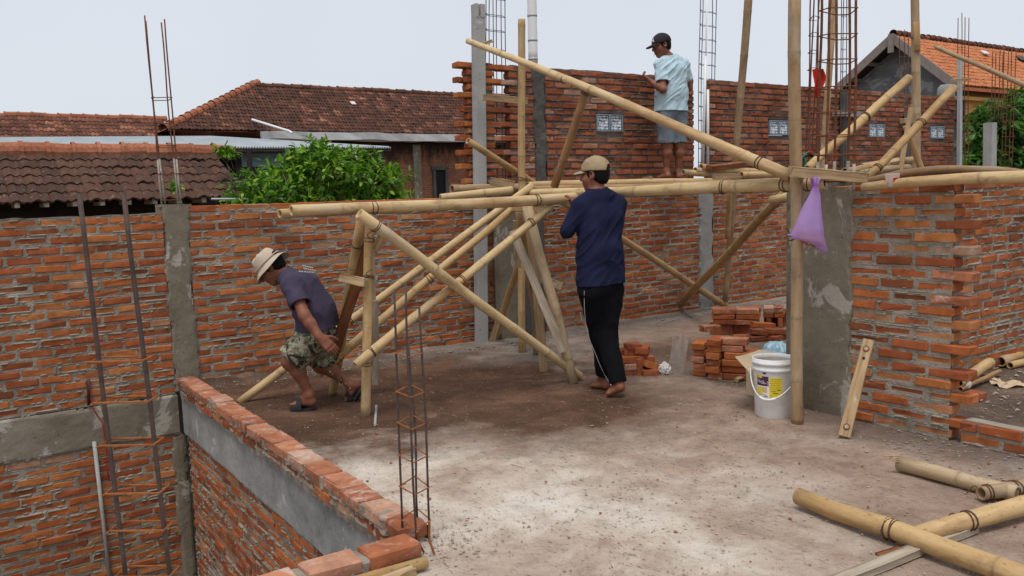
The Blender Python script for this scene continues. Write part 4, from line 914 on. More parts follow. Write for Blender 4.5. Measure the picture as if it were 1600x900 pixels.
# ------------------------------------------------------------------ neighbouring roofs and houses
def pantile(w_=.2, l=.27, amp=.016, th=.014, n=6):
    x = np.linspace(0, 1, n+1); zc = amp*np.sin(x*2*pi-.6)*np.where(x > .62, .5, 1)+amp*1.1*np.exp(-((x-.86)/.11)**2)
    V_ = [];
    for (y, lift) in ((0, .018), (l*1.12, 0.0)):
        for i in range(n+1): V_.append((x[i]*w_*1.04-w_/2, y, zc[i]+lift))
    for i in range(n+1): V_.append((x[i]*w_*1.04-w_/2, .004, zc[i]+.018-th))
    f = [(i, i+1, n+2+i, n+1+i) for i in range(n)]+[(2*(n+1)+i, 2*(n+1)+i+1, i+1, i) for i in range(n)]
    return np.array(V_), f
def roof_frame(e0, e1, up):
    x = (e1-e0)/np.linalg.norm(e1-e0); y = up-x*(up@x); y /= np.linalg.norm(y); z = np.cross(x, y)
    return x, y, z
def tile_slope(e0, e1, up, slope_len, w_, l, hip0=0.0, hip1=0.0, rs=None, amp=.016):
    """placements of tiles on the slope that starts at eave e0-e1; hip0/hip1 cut the ends inwards per metre of slope"""
    x, y, z = roof_frame(e0, e1, up); L = np.linalg.norm(e1-e0); out = []
    for r in range(int(slope_len/l)):
        s = r*l; a, b = hip0*s, L-hip1*s; n = int((b-a)/w_)
        for i in range(n):
            out.append((e0+x*(a+(i+.5)*w_)+y*s+z*rs.normal(0, .004), rs.normal(0, .02), rs.normal(0, .012)))
    return out, np.stack([x, y, z], 1)
def joined_tiles(pl, R, tile, name, mat, parent, orow=None):
    v, f = tile; n = len(v); m = len(pl); rs = np.random.RandomState(3)
    P = np.array([p[0] for p in pl]); a = np.array([p[1] for p in pl]); b = np.array([p[2] for p in pl])
    vv = np.repeat(v[None], m, 0); X = vv[..., 0]*np.cos(b)[:, None]-vv[..., 1]*np.sin(b)[:, None]; Y = vv[..., 0]*np.sin(b)[:, None]+vv[..., 1]*np.cos(b)[:, None]
    Zz = vv[..., 2]+X*a[:, None]*.6; Q = np.stack([X, Y, Zz], -1)@R.T+P[:, None]
    F_ = (np.array(f)[None]+(np.arange(m)*n)[:, None, None]).reshape(-1, 4)
    me = bpy.data.meshes.new(name); me.from_pydata(Q.reshape(-1, 3).tolist(), [], F_.tolist()); me.materials.append(mat)
    o = link(name, me, parent); return o
def ridge_line(a, b, r, step, name, mat, parent, mats=None, seed=0, lens=None, singly=True):
    a, b = np.asarray(a, float), np.asarray(b, float); L = np.linalg.norm(b-a); d = (b-a)/L; rs = np.random.RandomState(seed); n = int(L/step); t = np.linspace(-.15*pi, 1.15*pi, 9)
    sd = np.cross(Z3, d); sd /= np.linalg.norm(sd); up = np.cross(d, sd)
    if singly:
        v = []
        for (u, k) in ((0, 1.12), (.16*step, 1.12), (.17*step, .98), (1.02*step, .94)):
            for q in t: v.append((cos(q)*r*k, sin(q)*r*k-.3*r, u))
        m = len(t); f = [(i*m+k, i*m+k+1, (i+1)*m+k+1, (i+1)*m+k) for i in range(3) for k in range(m-1)]
        f = [q[::-1] for q in f]
        me = MB().add(v, f).mesh(name, mat, False)
    for i in range(n+1):
        p = a+d*(i*step); o = link(name, me, parent)
        o.matrix_world = Matrix(((sd[0], up[0], d[0], p[0]), (sd[1], up[1], d[1], p[1]+0), (sd[2], up[2], d[2], p[2]+rs.normal(0, .006)), (0, 0, 0, 1))) @ Matrix.Rotation(rs.normal(0, .03), 4, 'X')
def wall_box(name, a, b, z0, z1, th, mat, parent):
    a, b = np.asarray(a, float).copy(), np.asarray(b, float).copy(); a[2] = b[2] = 0; L = np.linalg.norm(b-a); x = (b-a)/L; y = np.cross(Z3, x)
    o = MB().box((L/2, th/2, (z0-z1)/2), (L, th, z1-z0)).obj(name, mat, parent); frame(o, a+Z3*z1, x, y); return o
# 1. low tiled roof just over the wall at left
rs = np.random.RandomState(5)
r0 = at_d(-120, 230, 9.75); zr = r0[2]; r1 = r0+U*0; 
rp = at_d(0, 232, 10.3); zr = rp[2]-.04; R0 = rp-U*1.8; R0[2] = zr; R1 = rp+U*2.5; R1[2] = zr
run, drop = 1.33, .61
E0, E1 = R0+V*run-Z3*drop, R1+V*run-Z3*drop; E1 = E1+U*.12
root = empty('tiled_house', (R0+R1)/2*np.array([1, 1, 0])+Z3*-3.4); tag(root, 'low old house with mossy clay tiles and orange ridge just beyond the left wall', 'house')
roof = MB(); 
x_, y_, z_ = roof_frame(E0, E1, R0-E0); sl = np.linalg.norm(R0-E0)
under = MB().add([E0-z_*.03, E1-z_*.03, R1-z_*.03, R0-z_*.03, R1-V*run-Z3*drop, R0-V*run-Z3*drop], [(0, 1, 2, 3), (3, 2, 4, 5)]).obj('roof', M['dark_wood_shade']); under.parent = root; under.matrix_parent_inverse = root.matrix_basis.inverted()
bpy.context.view_layer.update()
def reparent(o, p): o.parent = p; o.matrix_parent_inverse = p.matrix_world.inverted()
bpy.context.view_layer.update(); under.matrix_parent_inverse = root.matrix_world.inverted()
pl, Rm = tile_slope(E0-y_*.06, E1-y_*.06, R0-E0, sl+.03, .195, .243, .0, .02, rs)
tv = [pantile(.195, .243, .025, .024, 7) for _ in range(1)]
tms = []
for k in range(4):
    v, f = tv[0]; r = np.random.RandomState(k); tms.append(MB().add(v+r.normal(0, .0022, v.shape), f).mesh('roof_tile', M['tile_near']))
cand = []
for p in pl:
    x, y, d = proj(p[0]); cand.append((0 if -40 < x < 1640 else 1, p))
cand.sort(key=lambda t: t[0]); cnt = 0; rest = []
for k, p in cand:
    if k == 0 and cnt < 300:
        o = link('roof_tile', tms[rs.randint(4)], under); R = Matrix(Rm.tolist()).to_4x4() @ Matrix.Rotation(p[1], 4, 'Y') @ Matrix.Rotation(p[2]*1.5, 4, 'Z'); o.matrix_parent_inverse = Matrix.Identity(4); cnt += 1
        o.matrix_world = Matrix.Translation(Vector(p[0])) @ R
    else: rest.append(p)
if rest: tag(joined_tiles(rest, Rm, tv[0], 'roof_tiles', M['tile_near'], None), kind='stuff'); reparent(bpy.data.objects['roof_tiles'], root)
_keep = []
def adopt(names_from, root):                     # parent already-placed objects without moving them
    for o in names_from: reparent(o, root)
before = set(bpy.data.objects); ridge_line(R0+Z3*.03, R1+Z3*.03, .125, .285, 'ridge_tile', M['tile_ridge'], None, seed=2)
adopt([o for o in bpy.data.objects if o not in before], under)
before = set(bpy.data.objects)
wall_box('wall', E0-V*.75-U*.0, E1-V*.75-U*.5, -3.4, E0[2]+.24, .12, M['dark_wood_shade'], None)  # house wall coloured near black to paint in the shadow under the eave
for i in range(16):
    a = E0+U*(.15+i*.28*1.0); MB().box((0, 0, 0), (.05, .5, .06)).obj('rafter', M['wood_grey'], None).matrix_world = Matrix.Translation(Vector(a-V*.22-Z3*(.06-.02))) @ Matrix(np.stack([U, -V, Z3], 1).tolist()).to_4x4()
adopt([o for o in bpy.data.objects if o not in before], root)
o = MB().tube(np.array([at_d(330, 311, 9.2), at_d(447, 311, 9.6)]), .012, 8).obj('steel_rail', M['galv']); tag(o, 'thin grey rail in front of the green bush', 'rail')
# 2. corrugated sheet roof
FL, FR, BR_, BL_ = at_d(-80, 230.5, 12.9), at_d(611, 230, 16.6), at_d(330, 213.5, 16.6), at_d(-80, 216, 14.2)
n = 150; mb = MB(); G = []
for t in np.linspace(0, 1, n*4+1):
    f_, b_ = FL*(1-t)+FR*t, BL_*(1-t)+BR_*t; G.append([q+Z3*.018*sin(t*n*2*pi) for q in (f_, f_*.5+b_*.5, b_)])
G = np.array(G); mb.grid(G); mb.grid(G[:, ::-1]-Z3*.006)
root = empty('lean_to_shed', (FL+FR)/2*np.array([1, 1, 0])-Z3*3.4); tag(root, 'open lean-to shed with a corrugated grey sheet roof behind the low tiled roof', 'shed'); bpy.context.view_layer.update()
o = mb.obj('sheet_roof', M['sheet_metal']); reparent(o, root)
a, b = FL-Z3*.02-V*.5, FR-Z3*.02-V*.5; before = set(bpy.data.objects)
dwn = np.array([1, 1, 0]); wall_box('back_wall', FL-V*1.3, FR-V*1.3-U*.9, -3.4, FL[2]-.1, .1, M['dark_wood_shade'], None)  # back wall coloured near black, painting the shade under the lean-to
for t in (.3, .62, .80, .97): c = FL*(1-t)+FR*t; MB().tube(np.array([[c[0], c[1], -3.4], [c[0], c[1], c[2]-.03]]), .05, 8).obj('post', M['dark_wood_shade'])
c0, c1 = FL-Z3*.07-V*.04, FR-Z3*.07-V*.04; MB().tube(np.array([c0, c1]), .04, 6).obj('beam', M['dark_wood_shade'])
adopt([o for o in bpy.data.objects if o not in before], root)
o = MB().box((0, 0, 0), (.9, .03, .42)).obj('blue_tarp', M['blue_plastic']); frame(o, at_d(415, 243, 16.0), U, -V); tag(o, 'dull blue sheet hanging in the shade under the sheet roof', 'tarp'); 
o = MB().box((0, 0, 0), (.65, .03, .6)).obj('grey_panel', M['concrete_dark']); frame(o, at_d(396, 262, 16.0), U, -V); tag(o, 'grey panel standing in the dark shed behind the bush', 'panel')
o = MB().tube(np.array([at_d(556, 236, 15.6), at_d(558, 270, 15.6)]), .02, 8).obj('white_pipe', M['pvc']); tag(o, 'short white pipe hanging below the corrugated roof end', 'pipe')
# 3. big hipped roof house
dR = 27.0; A = at_d(395, 132, dR); zr = A[2]
def on_h(x, y, z): return at_z(x, y, z)
wd = 2.9
best = None
for zz in np.linspace(2.6, 4.6, 81):
    # eave line parallel to the ridge, through the pixel (560, 206)
    p = on_h(560, 207, zz) if zz > CAMH else None
    if p is None: continue
    off = (p-A)@V; rise = zr-zz
    ang = atan2(rise, off) if off > 0 else 9
    if off > 0 and (best is None or abs(ang-radians(31)) < best[0]): best = (abs(ang-radians(31)), zz, off)
_, ze, off = best
Rb = A+U*((on_h(800, 151, zr)-A)@U)
Eh = on_h(262, 199, ze); e0 = A+V*off; e0[2] = ze; u0 = (Eh-e0)@U; EA = e0+U*u0; EB = e0+U*((Rb-A)@U+.0)
root = empty('hipped_house', ((EA+EB)/2)*np.array([1, 1, 0])-Z3*3.4); tag(root, 'large old brick house with a dark tiled hip roof and grey gutter', 'house'); bpy.context.view_layer.update(); before = set(bpy.data.objects)
slL = np.linalg.norm((A+V*off-Z3*(zr-ze))-A); hipc = -u0/slL
x_, y_, z_ = roof_frame(EA, EB, A-e0)
rf = MB().add([EA-z_*.05, EB-z_*.05, Rb-z_*.05, A-z_*.05, A-V*off-Z3*(zr-ze)+U*u0-z_*.05, Rb-V*off-Z3*(zr-ze)], [(0, 1, 2, 3), (3, 2, 5, 4), (0, 3, 4)]).obj('roof', M['tile_far'])
pl, Rm = tile_slope(EA, EB, A-e0, slL, .2, .215, hipc, 0, np.random.RandomState(8)); vis = [p for p in pl if proj(p[0])[0] < 830]
to = joined_tiles(vis, Rm, pantile(.2, .215, .032, .028, 6), 'roof_tiles', M['tile_far'], None); to['kind'] = 'stuff'
ridge_line(A, Rb, .10, .31, 'ridge_tile', M['tile_far_light'], None, seed=4)
ridge_line(EA+Z3*.04, A+Z3*.02, .13, .29, 'hip_tile', M['tile_ridge'], None, seed=5)
zw = ze-.12; wp0, wp1 = EA+V*-.45+U*.5, EB-V*.45
o = wall_box('wall', wp0, wp1, -3.4, zw, .2, M['far_brick'], None)
wx = lambda px, py: (at_pl(px, py, Nn, (wp0@Nn)-.001))
for px in (651,):
    p = wx(px, 262); q = MB().box((0, -.03, -1.6), (.27, .08, 3.3)).obj('wall_column', M['concrete']); frame(q, np.array([p[0], p[1], zw-.25]), U, -V)
p = wx(687, 280); q = MB().box((0, -.012, 0), (.36, .05, 1.3)).obj('window', M['dark']); frame(q, p-Z3*.35, U, -V)
fr_ = MB(); 
for (x, z, sx, sz) in ((-.23, -.35, .09, 1.4), (.23, -.35, .09, 1.4), (0, .36, .62, .12)): fr_.box((x, -.04, z), (sx, .1, sz))
q2 = fr_.obj('window_frame', M['concrete_dark']); frame(q2, p, U, -V)
g0 = on_h(418, 204, ze-.05); g0 = EA+U*((g0-EA)@U)+V*.05; g1 = EB+V*.05; n = 24; G = []
rs = np.random.RandomState(4)
for i in range(n+1):
    t = i/n; c = g0*(1-t)+g1*t; j = rs.normal(0, .025, 4)
    G.append([c-Z3*(.02+j[0]*.3), c+V*.12-Z3*(.02+j[1]*.4), c+V*(.14+j[2])-Z3*(.24+j[1]*.6), c+V*.02-Z3*(.27+j[3]*.5)])
mb = MB().grid(np.array(G)); mb.add([G[0][0], G[0][1], G[0][2], G[0][3]], [(0, 1, 2, 3)]); mb.obj('gutter', M['gutter'])
adopt([o for o in bpy.data.objects if o not in before], root)
o = MB().tube(np.array([at_d(394, 187, 24.5), at_d(452, 205, 23.8), at_d(457, 208, 23.7)]), .035, 8).obj('white_pole', M['pvc']); tag(o, 'thin white pole lying slanted on the big dark roof near the gutter', 'pole')
o = MB().box((0, 0, 0), (.16, .2, .04), bev=.01).obj('roof_scrap', M['white_dirty']); pS = at_pl(552, 164, np.cross(U, (A-e0)/np.linalg.norm(A-e0)), np.cross(U, (A-e0)/np.linalg.norm(A-e0))@A); frame(o, pS+Z3*.06, U, (A-e0)/np.linalg.norm(A-e0)); tag(o, 'small white scrap lying on the big dark tile roof', 'scrap')
# 4. far roof at the left
B0 = at_d(-60, 177.5, 22.0); zb = B0[2]; B1 = B0+U*((at_z(262, 181, zb)-B0)@U); off4, dr4 = 1.9, 1.05
root = empty('tiled_house', (B0+B1)/2*np.array([1, 1, 0])-Z3*3.4); tag(root, 'far tiled house with an orange ridge line at the left, beyond the sheet roof', 'house'); bpy.context.view_layer.update(); before = set(bpy.data.objects)
e0, e1 = B0+V*off4-Z3*dr4, B1+V*off4-Z3*dr4+U*.4
MB().add([e0-Z3*.05, e1-Z3*.05, B1-Z3*.05, B0-Z3*.05, B0-V*off4-Z3*dr4, B1-V*off4-Z3*dr4], [(0, 1, 2, 3), (3, 2, 5, 4)]).obj('roof', M['tile_far'])
pl, Rm = tile_slope(e0, e1, B0-e0, np.linalg.norm(B0-e0), .2, .225, 0, .18, np.random.RandomState(9)); to = joined_tiles(pl, Rm, pantile(.2, .225, .032, .028, 6), 'roof_tiles', M['tile_far_light'], None); to['kind'] = 'stuff'
ridge_line(B0, B1, .1, .31, 'ridge_tile', M['tile_ridge'], None, seed=6)
wall_box('wall', e0-V*.5, e1-V*.5-U*.6, -3.4, e0[2]+.15, .15, M['far_brick'], None)
adopt([o for o in bpy.data.objects if o not in before], root)
# 5. house with a gable and a new orange roof at the right
P0 = at_d(1395, 52, 26.0); zp = P0[2]; Q0 = P0+U*9.5; hw_ = 2.25; pr = at_d(1500, 128, 24.2); 
# slope from the measured right eave end
zz = None
for z_try in np.linspace(3.5, 5.2, 120):
    p = at_z(1497, 128, z_try); o_ = (p-P0)@V; uu = (p-P0)@U
    if zz is None or abs(uu) < zz[0]: zz = (abs(uu), z_try, o_)
_, zeg, og = zz
pgl = None
for z_try in np.linspace(3.5, 5.2, 120):
    p = at_z(1312, 130, z_try); o_ = (p-P0)@V; uu = (p-P0)@U
    if pgl is None or abs(uu) < pgl[0]: pgl = (abs(uu), z_try, o_)
root = empty('gable_house', P0*np.array([1, 1, 0])+U*3-Z3*3.4); tag(root, 'house with a bare grey plaster gable, new orange tile roof and yellow wall', 'house'); bpy.context.view_layer.update(); before = set(bpy.data.objects)
ext = 1.06
sR = V*og+Z3*(zeg-zp); sL = V*pgl[2]+Z3*(pgl[1]-zp); 
eR0, eL0 = P0+sR*ext, P0+sL*ext
MB().add([P0-Z3*.06, Q0-Z3*.06, eR0-Z3*.06, eR0+U*9.5-Z3*.06, eL0-Z3*.06, eL0+U*9.5-Z3*.06, P0-Z3*.14, Q0-Z3*.14, eR0-Z3*.14, eR0+U*9.5-Z3*.14, eL0-Z3*.14, eL0+U*9.5-Z3*.14],
         [(0, 2, 3, 1), (0, 1, 5, 4), (2, 8, 9, 3), (4, 5, 11, 10)]).obj('roof', M['tile_orange'])
MB().add([P0-Z3*.14, Q0-Z3*.14, eR0-Z3*.14, eR0+U*9.5-Z3*.14, eL0-Z3*.14, eL0+U*9.5-Z3*.14], [(0, 1, 3, 2), (0, 4, 5, 1)]).obj('eave_lining', M['dark_wood_shade'])
pl, Rm = tile_slope(eR0, eR0+U*9.5, P0-eR0, np.linalg.norm(P0-eR0), .2, .2, 0, 0, np.random.RandomState(10)); pl = [p for p in pl if proj(p[0])[0] < 1800]
to = joined_tiles(pl, Rm, pantile(.2, .2, .024, .028, 6), 'roof_tiles', M['tile_orange'], None); to['kind'] = 'stuff'
ridge_line(P0+Z3*.02, Q0+Z3*.02, .11, .31, 'ridge_tile', M['tile_far_light'], None, seed=12)
for s_, sd_ in ((sR, 1), (sL, -1)):
    d_ = s_/np.linalg.norm(s_); L_ = np.linalg.norm(s_)*ext; nn_ = np.cross(U, d_)
    q = MB().box((L_/2+.0, 0, 0), (L_, .24, .05)).obj('barge_board', M['barge']); yv = np.cross(U, d_); frame(q, P0-U*.04-Z3*.13, d_, yv)
q = MB().box((0, 0, 0), (.16, .07, .55)).obj('king_post', M['barge']); frame(q, P0-U*.09-Z3*.3, V, U)
gin = .55; zt = zp-.25
gw = MB(); T_ = P0+U*gin-Z3*.2; a1, a2 = T_+sR*.93, T_+sL*.93; zb_ = -3.4
gw.add([T_, a1, np.array([a1[0], a1[1], zb_]), np.array([a2[0], a2[1], zb_]), a2], [(0, 1, 2, 3, 4)]); gw.add([x+U*.15 for x in (T_, a1, np.array([a1[0], a1[1], zb_]), np.array([a2[0], a2[1], zb_]), a2)], [(4, 3, 2, 1, 0)])
gw.obj('gable_wall', M['gable'])
for k in (.45, .78):
    for s_ in (sL, sR): c = P0+s_*k-Z3*.22+U*.25; q = MB().box((0, 0, 0), (.6, .08, .1)).obj('purlin', M['barge']); frame(q, c, U, -V)
yb = zeg-.05; wy0 = P0+V*(og*.86)+U*gin; wy1 = wy0+U*8.5
wall_box('side_wall', wy0, wy1, -3.4, zeg+.05, .15, M['yellow'], None)
f0 = P0+V*(og*.98)+U*.1; q = MB().box((4.6, 0, 0), (9.2, .05, .22)).obj('fascia', M['fascia']); frame(q, np.array([f0[0], f0[1], zeg-.17]), U, -V)
f0 = P0+V*(og*.9)+U*.1; q = MB().box((4.6, 0, 0), (9.2, .3, .1)).obj('ledge', M['yellow']); frame(q, np.array([f0[0], f0[1], zeg-.42]), U, -V)
q = MB().box((4.6, 0, 0), (9.2, .34, .1)).obj('ledge_band', M['fascia']); frame(q, np.array([f0[0], f0[1], zeg-.98]), U, -V)
p = at_d(1563, 150, 26.5); q = MB().box((0, 0, 0), (.6, .06, .7)).obj('window', M['dark']); frame(q, wy0+U*3.0+V*.02+Z3*(2.6-wy0[2]), U, -V)
adopt([o for o in bpy.data.objects if o not in before], root)
pS = lambda x, y: at_pl(x, y, np.cross(U, sR), np.cross(U, sR)@P0)
for (x, y, lab, sz) in ((1539, 88, 'small white antenna scrap on the orange roof', .2), (1597, 97, 'dark skylight tile at the right edge of the orange roof', .3)):
    q = MB().box((0, 0, 0), (sz*1.6, sz, .05), bev=.015).obj('roof_scrap', M['white_dirty'] if 'white' in lab else M['rubber']); frame(q, pS(x, y)+Z3*.12, U, -sR/np.linalg.norm(sR)); tag(q, lab, 'scrap')
o = MB().lathe([(1e-4, 0), (.16, 0), (.165, .2), (.15, .3), (.1, .36), (1e-4, .37)], 20).obj('water_tank', M['concrete_pale'], None, True); o.location = Vector(at_d(1478, 147, 17.0)-Z3*.18); tag(o, 'pale round water tank peeping over the far brick wall', 'tank')
q = MB().tube(np.array([at_d(1478, 160, 17.0), at_d(1478, 160, 17.0)*np.array([1, 1, 0])-Z3*3.4]), .12, 12).obj('tank_stand', M['concrete_dark']); reparent(q, o); bpy.context.view_layer.update(); q.matrix_parent_inverse = o.matrix_world.inverted()
# ------------------------------------------------------------------ plants
def leaves(centers, dirs, length, width, rs, droop=.3):
    """one folded pointed leaf per centre"""
    n = len(centers); d = dirs/np.linalg.norm(dirs, axis=1)[:, None]; d = d-Z3*droop*rs.uniform(.3, 1.2, (n, 1)); d /= np.linalg.norm(d, axis=1)[:, None]
    s = np.cross(d, Z3)+rs.normal(0, .35, (n, 3)); s /= np.linalg.norm(s, axis=1)[:, None]; nn = np.cross(s, d)
    l = (length*rs.uniform(.6, 1.15, n))[:, None]; w_ = (width*rs.uniform(.7, 1.15, n))[:, None]
    b = centers; V_ = np.stack([b, b+d*l*.35+s*w_*.5+nn*w_*.16, b+d*l*.42, b+d*l*.35-s*w_*.5+nn*w_*.16, b+d*l*.75+s*w_*.36+nn*w_*.05-Z3*l*.04, b+d*l*.75-s*w_*.36+nn*w_*.05-Z3*l*.04, b+d*l-Z3*l*.1], 1)
    f = np.array([(0, 2, 1), (0, 3, 2), (1, 2, 4), (2, 3, 5), (2, 6, 4), (2, 5, 6)]); F_ = (f[None]+(np.arange(n)*7)[:, None, None]).reshape(-1, 3)
    return V_.reshape(-1, 3), F_
def plant(name, label, cat, base, blobs, n_twig, per, length, width, mat, seed, droop=.3, trunk_r=.06, limbs=5):
    rs = np.random.RandomState(seed); base = np.asarray(base, float)
    root = empty(name, base); tag(root, label, cat); C_, D_ = [], []; tips = []
    wts = np.array([b[1][0]*b[1][1]*b[1][2] for b in blobs])**.8; wts /= wts.sum()
    for k in range(n_twig):
        c, r = blobs[rs.choice(len(blobs), p=wts)]; c, r = np.asarray(c, float), np.asarray(r, float)
        q = rs.normal(size=3); q /= np.linalg.norm(q); rad = rs.uniform(.55, 1.08)**.6; rad *= .68+.62*vnoise(q[0]*3.1+c[0], q[1]*3.1+c[1], q[2]*3.1, seed)
        tip = c+q*r*rad; out = q*r+Z3*.35*np.linalg.norm(r); out /= np.linalg.norm(out); tips.append((tip, out))
        m = rs.randint(per-2, per+3)
        ph = rs.uniform(0, 2*pi, m); al = rs.uniform(0, 1, m); a = np.cross(out, rs.normal(size=3)); a /= np.linalg.norm(a); b = np.cross(out, a)
        pos = tip-out*(al[:, None]*length*1.3); dr = out*.55+(np.cos(ph)[:, None]*a+np.sin(ph)[:, None]*b)*(.5+.6*al[:, None])
        C_.append(pos); D_.append(dr)
    C_, D_ = np.concatenate(C_), np.concatenate(D_); v, f = leaves(C_, D_, length, width, rs, droop)
    me = bpy.data.meshes.new('crown'); me.from_pydata((v-base).tolist(), [], f.tolist()); me.materials.append(M[mat]); link('crown', me, root)
    mb = MB(); ctr = np.mean([np.asarray(b[0]) for b in blobs], 0)-base; fork = ctr*np.array([.6, .6, 0])+Z3*max(.1, ctr[2]*.62)
    mb.tube(np.array([[0, 0, 0], fork*.5+rs.normal(0, .03, 3), fork]), [trunk_r*1.3, trunk_r, trunk_r*.8], 9)
    for k in range(limbs):
        tp = tips[rs.randint(len(tips))][0]-base; mid = fork*.45+tp*.55+rs.normal(0, .08, 3); mb.tube(np.array([fork, mid, tp]), [trunk_r*.6, trunk_r*.38, trunk_r*.12], 6)
    mb.obj('trunk', M['bark'], root, True); return root
def B(x, y, d, rx, ry, rz): return (at_d(x, y, d), (rx, ry, rz))
c = at_d(505, 300, 10.2)
plant('lime_tree', 'bright green leafy tree crown just above the left wall', 'tree', (c[0], c[1], -3.4),
      [B(505, 270, 10.2, .62, .6, .30), B(440, 290, 10.1, .42, .5, .28), B(572, 275, 10.3, .45, .5, .24), B(500, 325, 10.2, .95, .7, .35), B(595, 312, 10.3, .40, .5, .2), B(498, 240, 10.2, .26, .34, .20), B(545, 250, 10.3, .2, .3, .2), B(470, 250, 10.1, .16, .2, .2), B(490, 222, 10.2, .1, .12, .09), B(578, 248, 10.3, .14, .2, .12), B(604, 287, 10.3, .22, .3, .18)],
      860, 7, .12, .046, 'leaf', 21, .25, .07, 12)
c = at_d(405, 300, 9.6)
plant('shrub', 'lower green shrub beside the tiled roof end, left of the lime tree', 'shrub', (c[0], c[1], -3.4), [B(400, 300, 9.6, .3, .4, .26), B(420, 325, 9.6, .5, .5, .3), B(370, 325, 9.6, .2, .3, .2)], 330, 7, .12, .046, 'leaf', 22, .2, .04, 6)
c = at_d(347, 232, 10.7)
plant('sprig', 'small yellow-green sprig growing at the end of the tiled ridge', 'plant', c-Z3*.45+V*.05, [B(348, 233, 10.7, .15, .15, .07), B(362, 237, 10.7, .09, .1, .07)], 28, 6, .10, .048, 'leaf', 23, .2, .006, 4)
c = at_d(275, 290, 9.3)
plant('sprig', 'tiny plant rooted in the old tiles behind the slim column bars', 'plant', c-Z3*.1, [B(276, 289, 9.3, .10, .08, .04)], 9, 5, .085, .045, 'leaf', 24, .2, .005, 2)
c = at_d(1575, 260, 14.8)
plant('mango_tree', 'dark mango tree with long drooping leaves at the right edge', 'tree', (c[0], c[1], -3.4),
      [B(1565, 185, 14.6, .5, .6, .42), B(1625, 175, 14.8, .6, .7, .5), B(1530, 250, 14.4, .25, .4, .3), B(1580, 262, 14.6, .75, .7, .5), B(1650, 260, 15, .7, .7, .6), B(1545, 215, 14.5, .35, .4, .25), B(1590, 225, 15.2, .9, .6, .9)],
      900, 9, .27, .066, 'leaf_dark', 25, .75, .1, 12)
# trees filling the gap behind, far off

# ------------------------------------------------------------------ loose things on the slab
LB = [brick_variant(50+i, .005, .004) for i in range(8)]
_lb = {}
def loose_brick(c, yaw, label, group, mat='brick', tilt=(0, 0), ln=BL, up=None, seed=0):
    k = (seed % 8, mat)
    if k not in _lb: _lb[k] = MB().add(*LB[seed % 8]).mesh('loose_brick', M[mat])
    o = link('loose_brick', _lb[k])
    R = Matrix.Rotation(yaw, 4, 'Z') @ Matrix.Rotation(tilt[0], 4, 'X') @ Matrix.Rotation(tilt[1], 4, 'Y')
    if up == 'edge': R = R @ Matrix.Rotation(pi/2, 4, 'X')
    if up == 'end': R = R @ Matrix.Rotation(pi/2, 4, 'Y')
    o.matrix_world = Matrix.Translation(Vector(c)) @ R @ Matrix.Diagonal((ln/BL, 1, 1, 1)); return tag(o, label, 'brick', group)
rs = np.random.RandomState(77)
# front stack beside the pail: three columns of flat bricks
g = 'bricks in the front stack'; sx = at_z(1130, 592)
ex = nrm_ = (at_z(1176, 588)-at_z(1083, 585)); ex = ex/np.linalg.norm(ex); ey = np.array([-ex[1], ex[0], 0]); ya = atan2(ex[1], ex[0])
h = .0515
for col, (px, py, n, turn, lab) in enumerate(((1096, 588, 5, 1, 'left column of the front brick stack'), (1118, 594, 6, 1, 'middle column of the front brick stack'), (1152, 595, 4, 0, 'right column of the front brick stack'))):
    b0 = at_z(px, py)+ey*(.10 if turn else .06)
    for i in range(n):
        top = 'topmost ' if i == n-1 else 'bottom ' if i == 0 else ''
        mat = 'brick_pale' if (col, i) in ((0, 1), (0, 2), (1, 0), (0, 3), (1, 6)) else 'brick'
        loose_brick(b0+ex*(rs.normal(0, .006)-.012*i*0)+ey*rs.normal(0, .008)+Z3*(h*(i+.5)), ya+(pi/2 if turn else 0)+rs.normal(0, .05)-.12, f'red brick, {("bottom", "second from bottom", "third from bottom", "fourth from bottom", "fifth from bottom", "sixth from bottom", "seventh from bottom", "eighth and highest")[i]} in the {lab}', g, mat, seed=rs.randint(8))
for i, off in enumerate((-.03, .0)):
    loose_brick(at_z(1150, 595)+ex*(-.02+off)+ey*.10+Z3*(h*(4.5+i)), ya-.12+rs.normal(0, .04), ('upper' if i else 'lower')+' dusty white-ended brick on top of the front stack right side', g, 'brick_pale', seed=3+i)
for i in range(4):
    loose_brick(at_z(1150, 594)+ey*.19+ex*.05+Z3*(h*(i+.5)), ya-.12, ('lowest', 'second', 'third', 'highest')[i]+' brick in the rear column of the front stack', g, 'brick', seed=i)
loose_brick(at_z(1108, 570)+ey*.12+Z3*(h*5.5), ya+.5, 'broken pale brick lying at the back left of the front stack', g, 'brick_pale', ln=.15, seed=2)
o = timber(at_z(1150, 594, .02), at_z(1176, 583, .02), .04, .035, 'short wood stick sticking out below the front brick stack', 'wood', 'stick', None, (0, -.5, 1), 90)
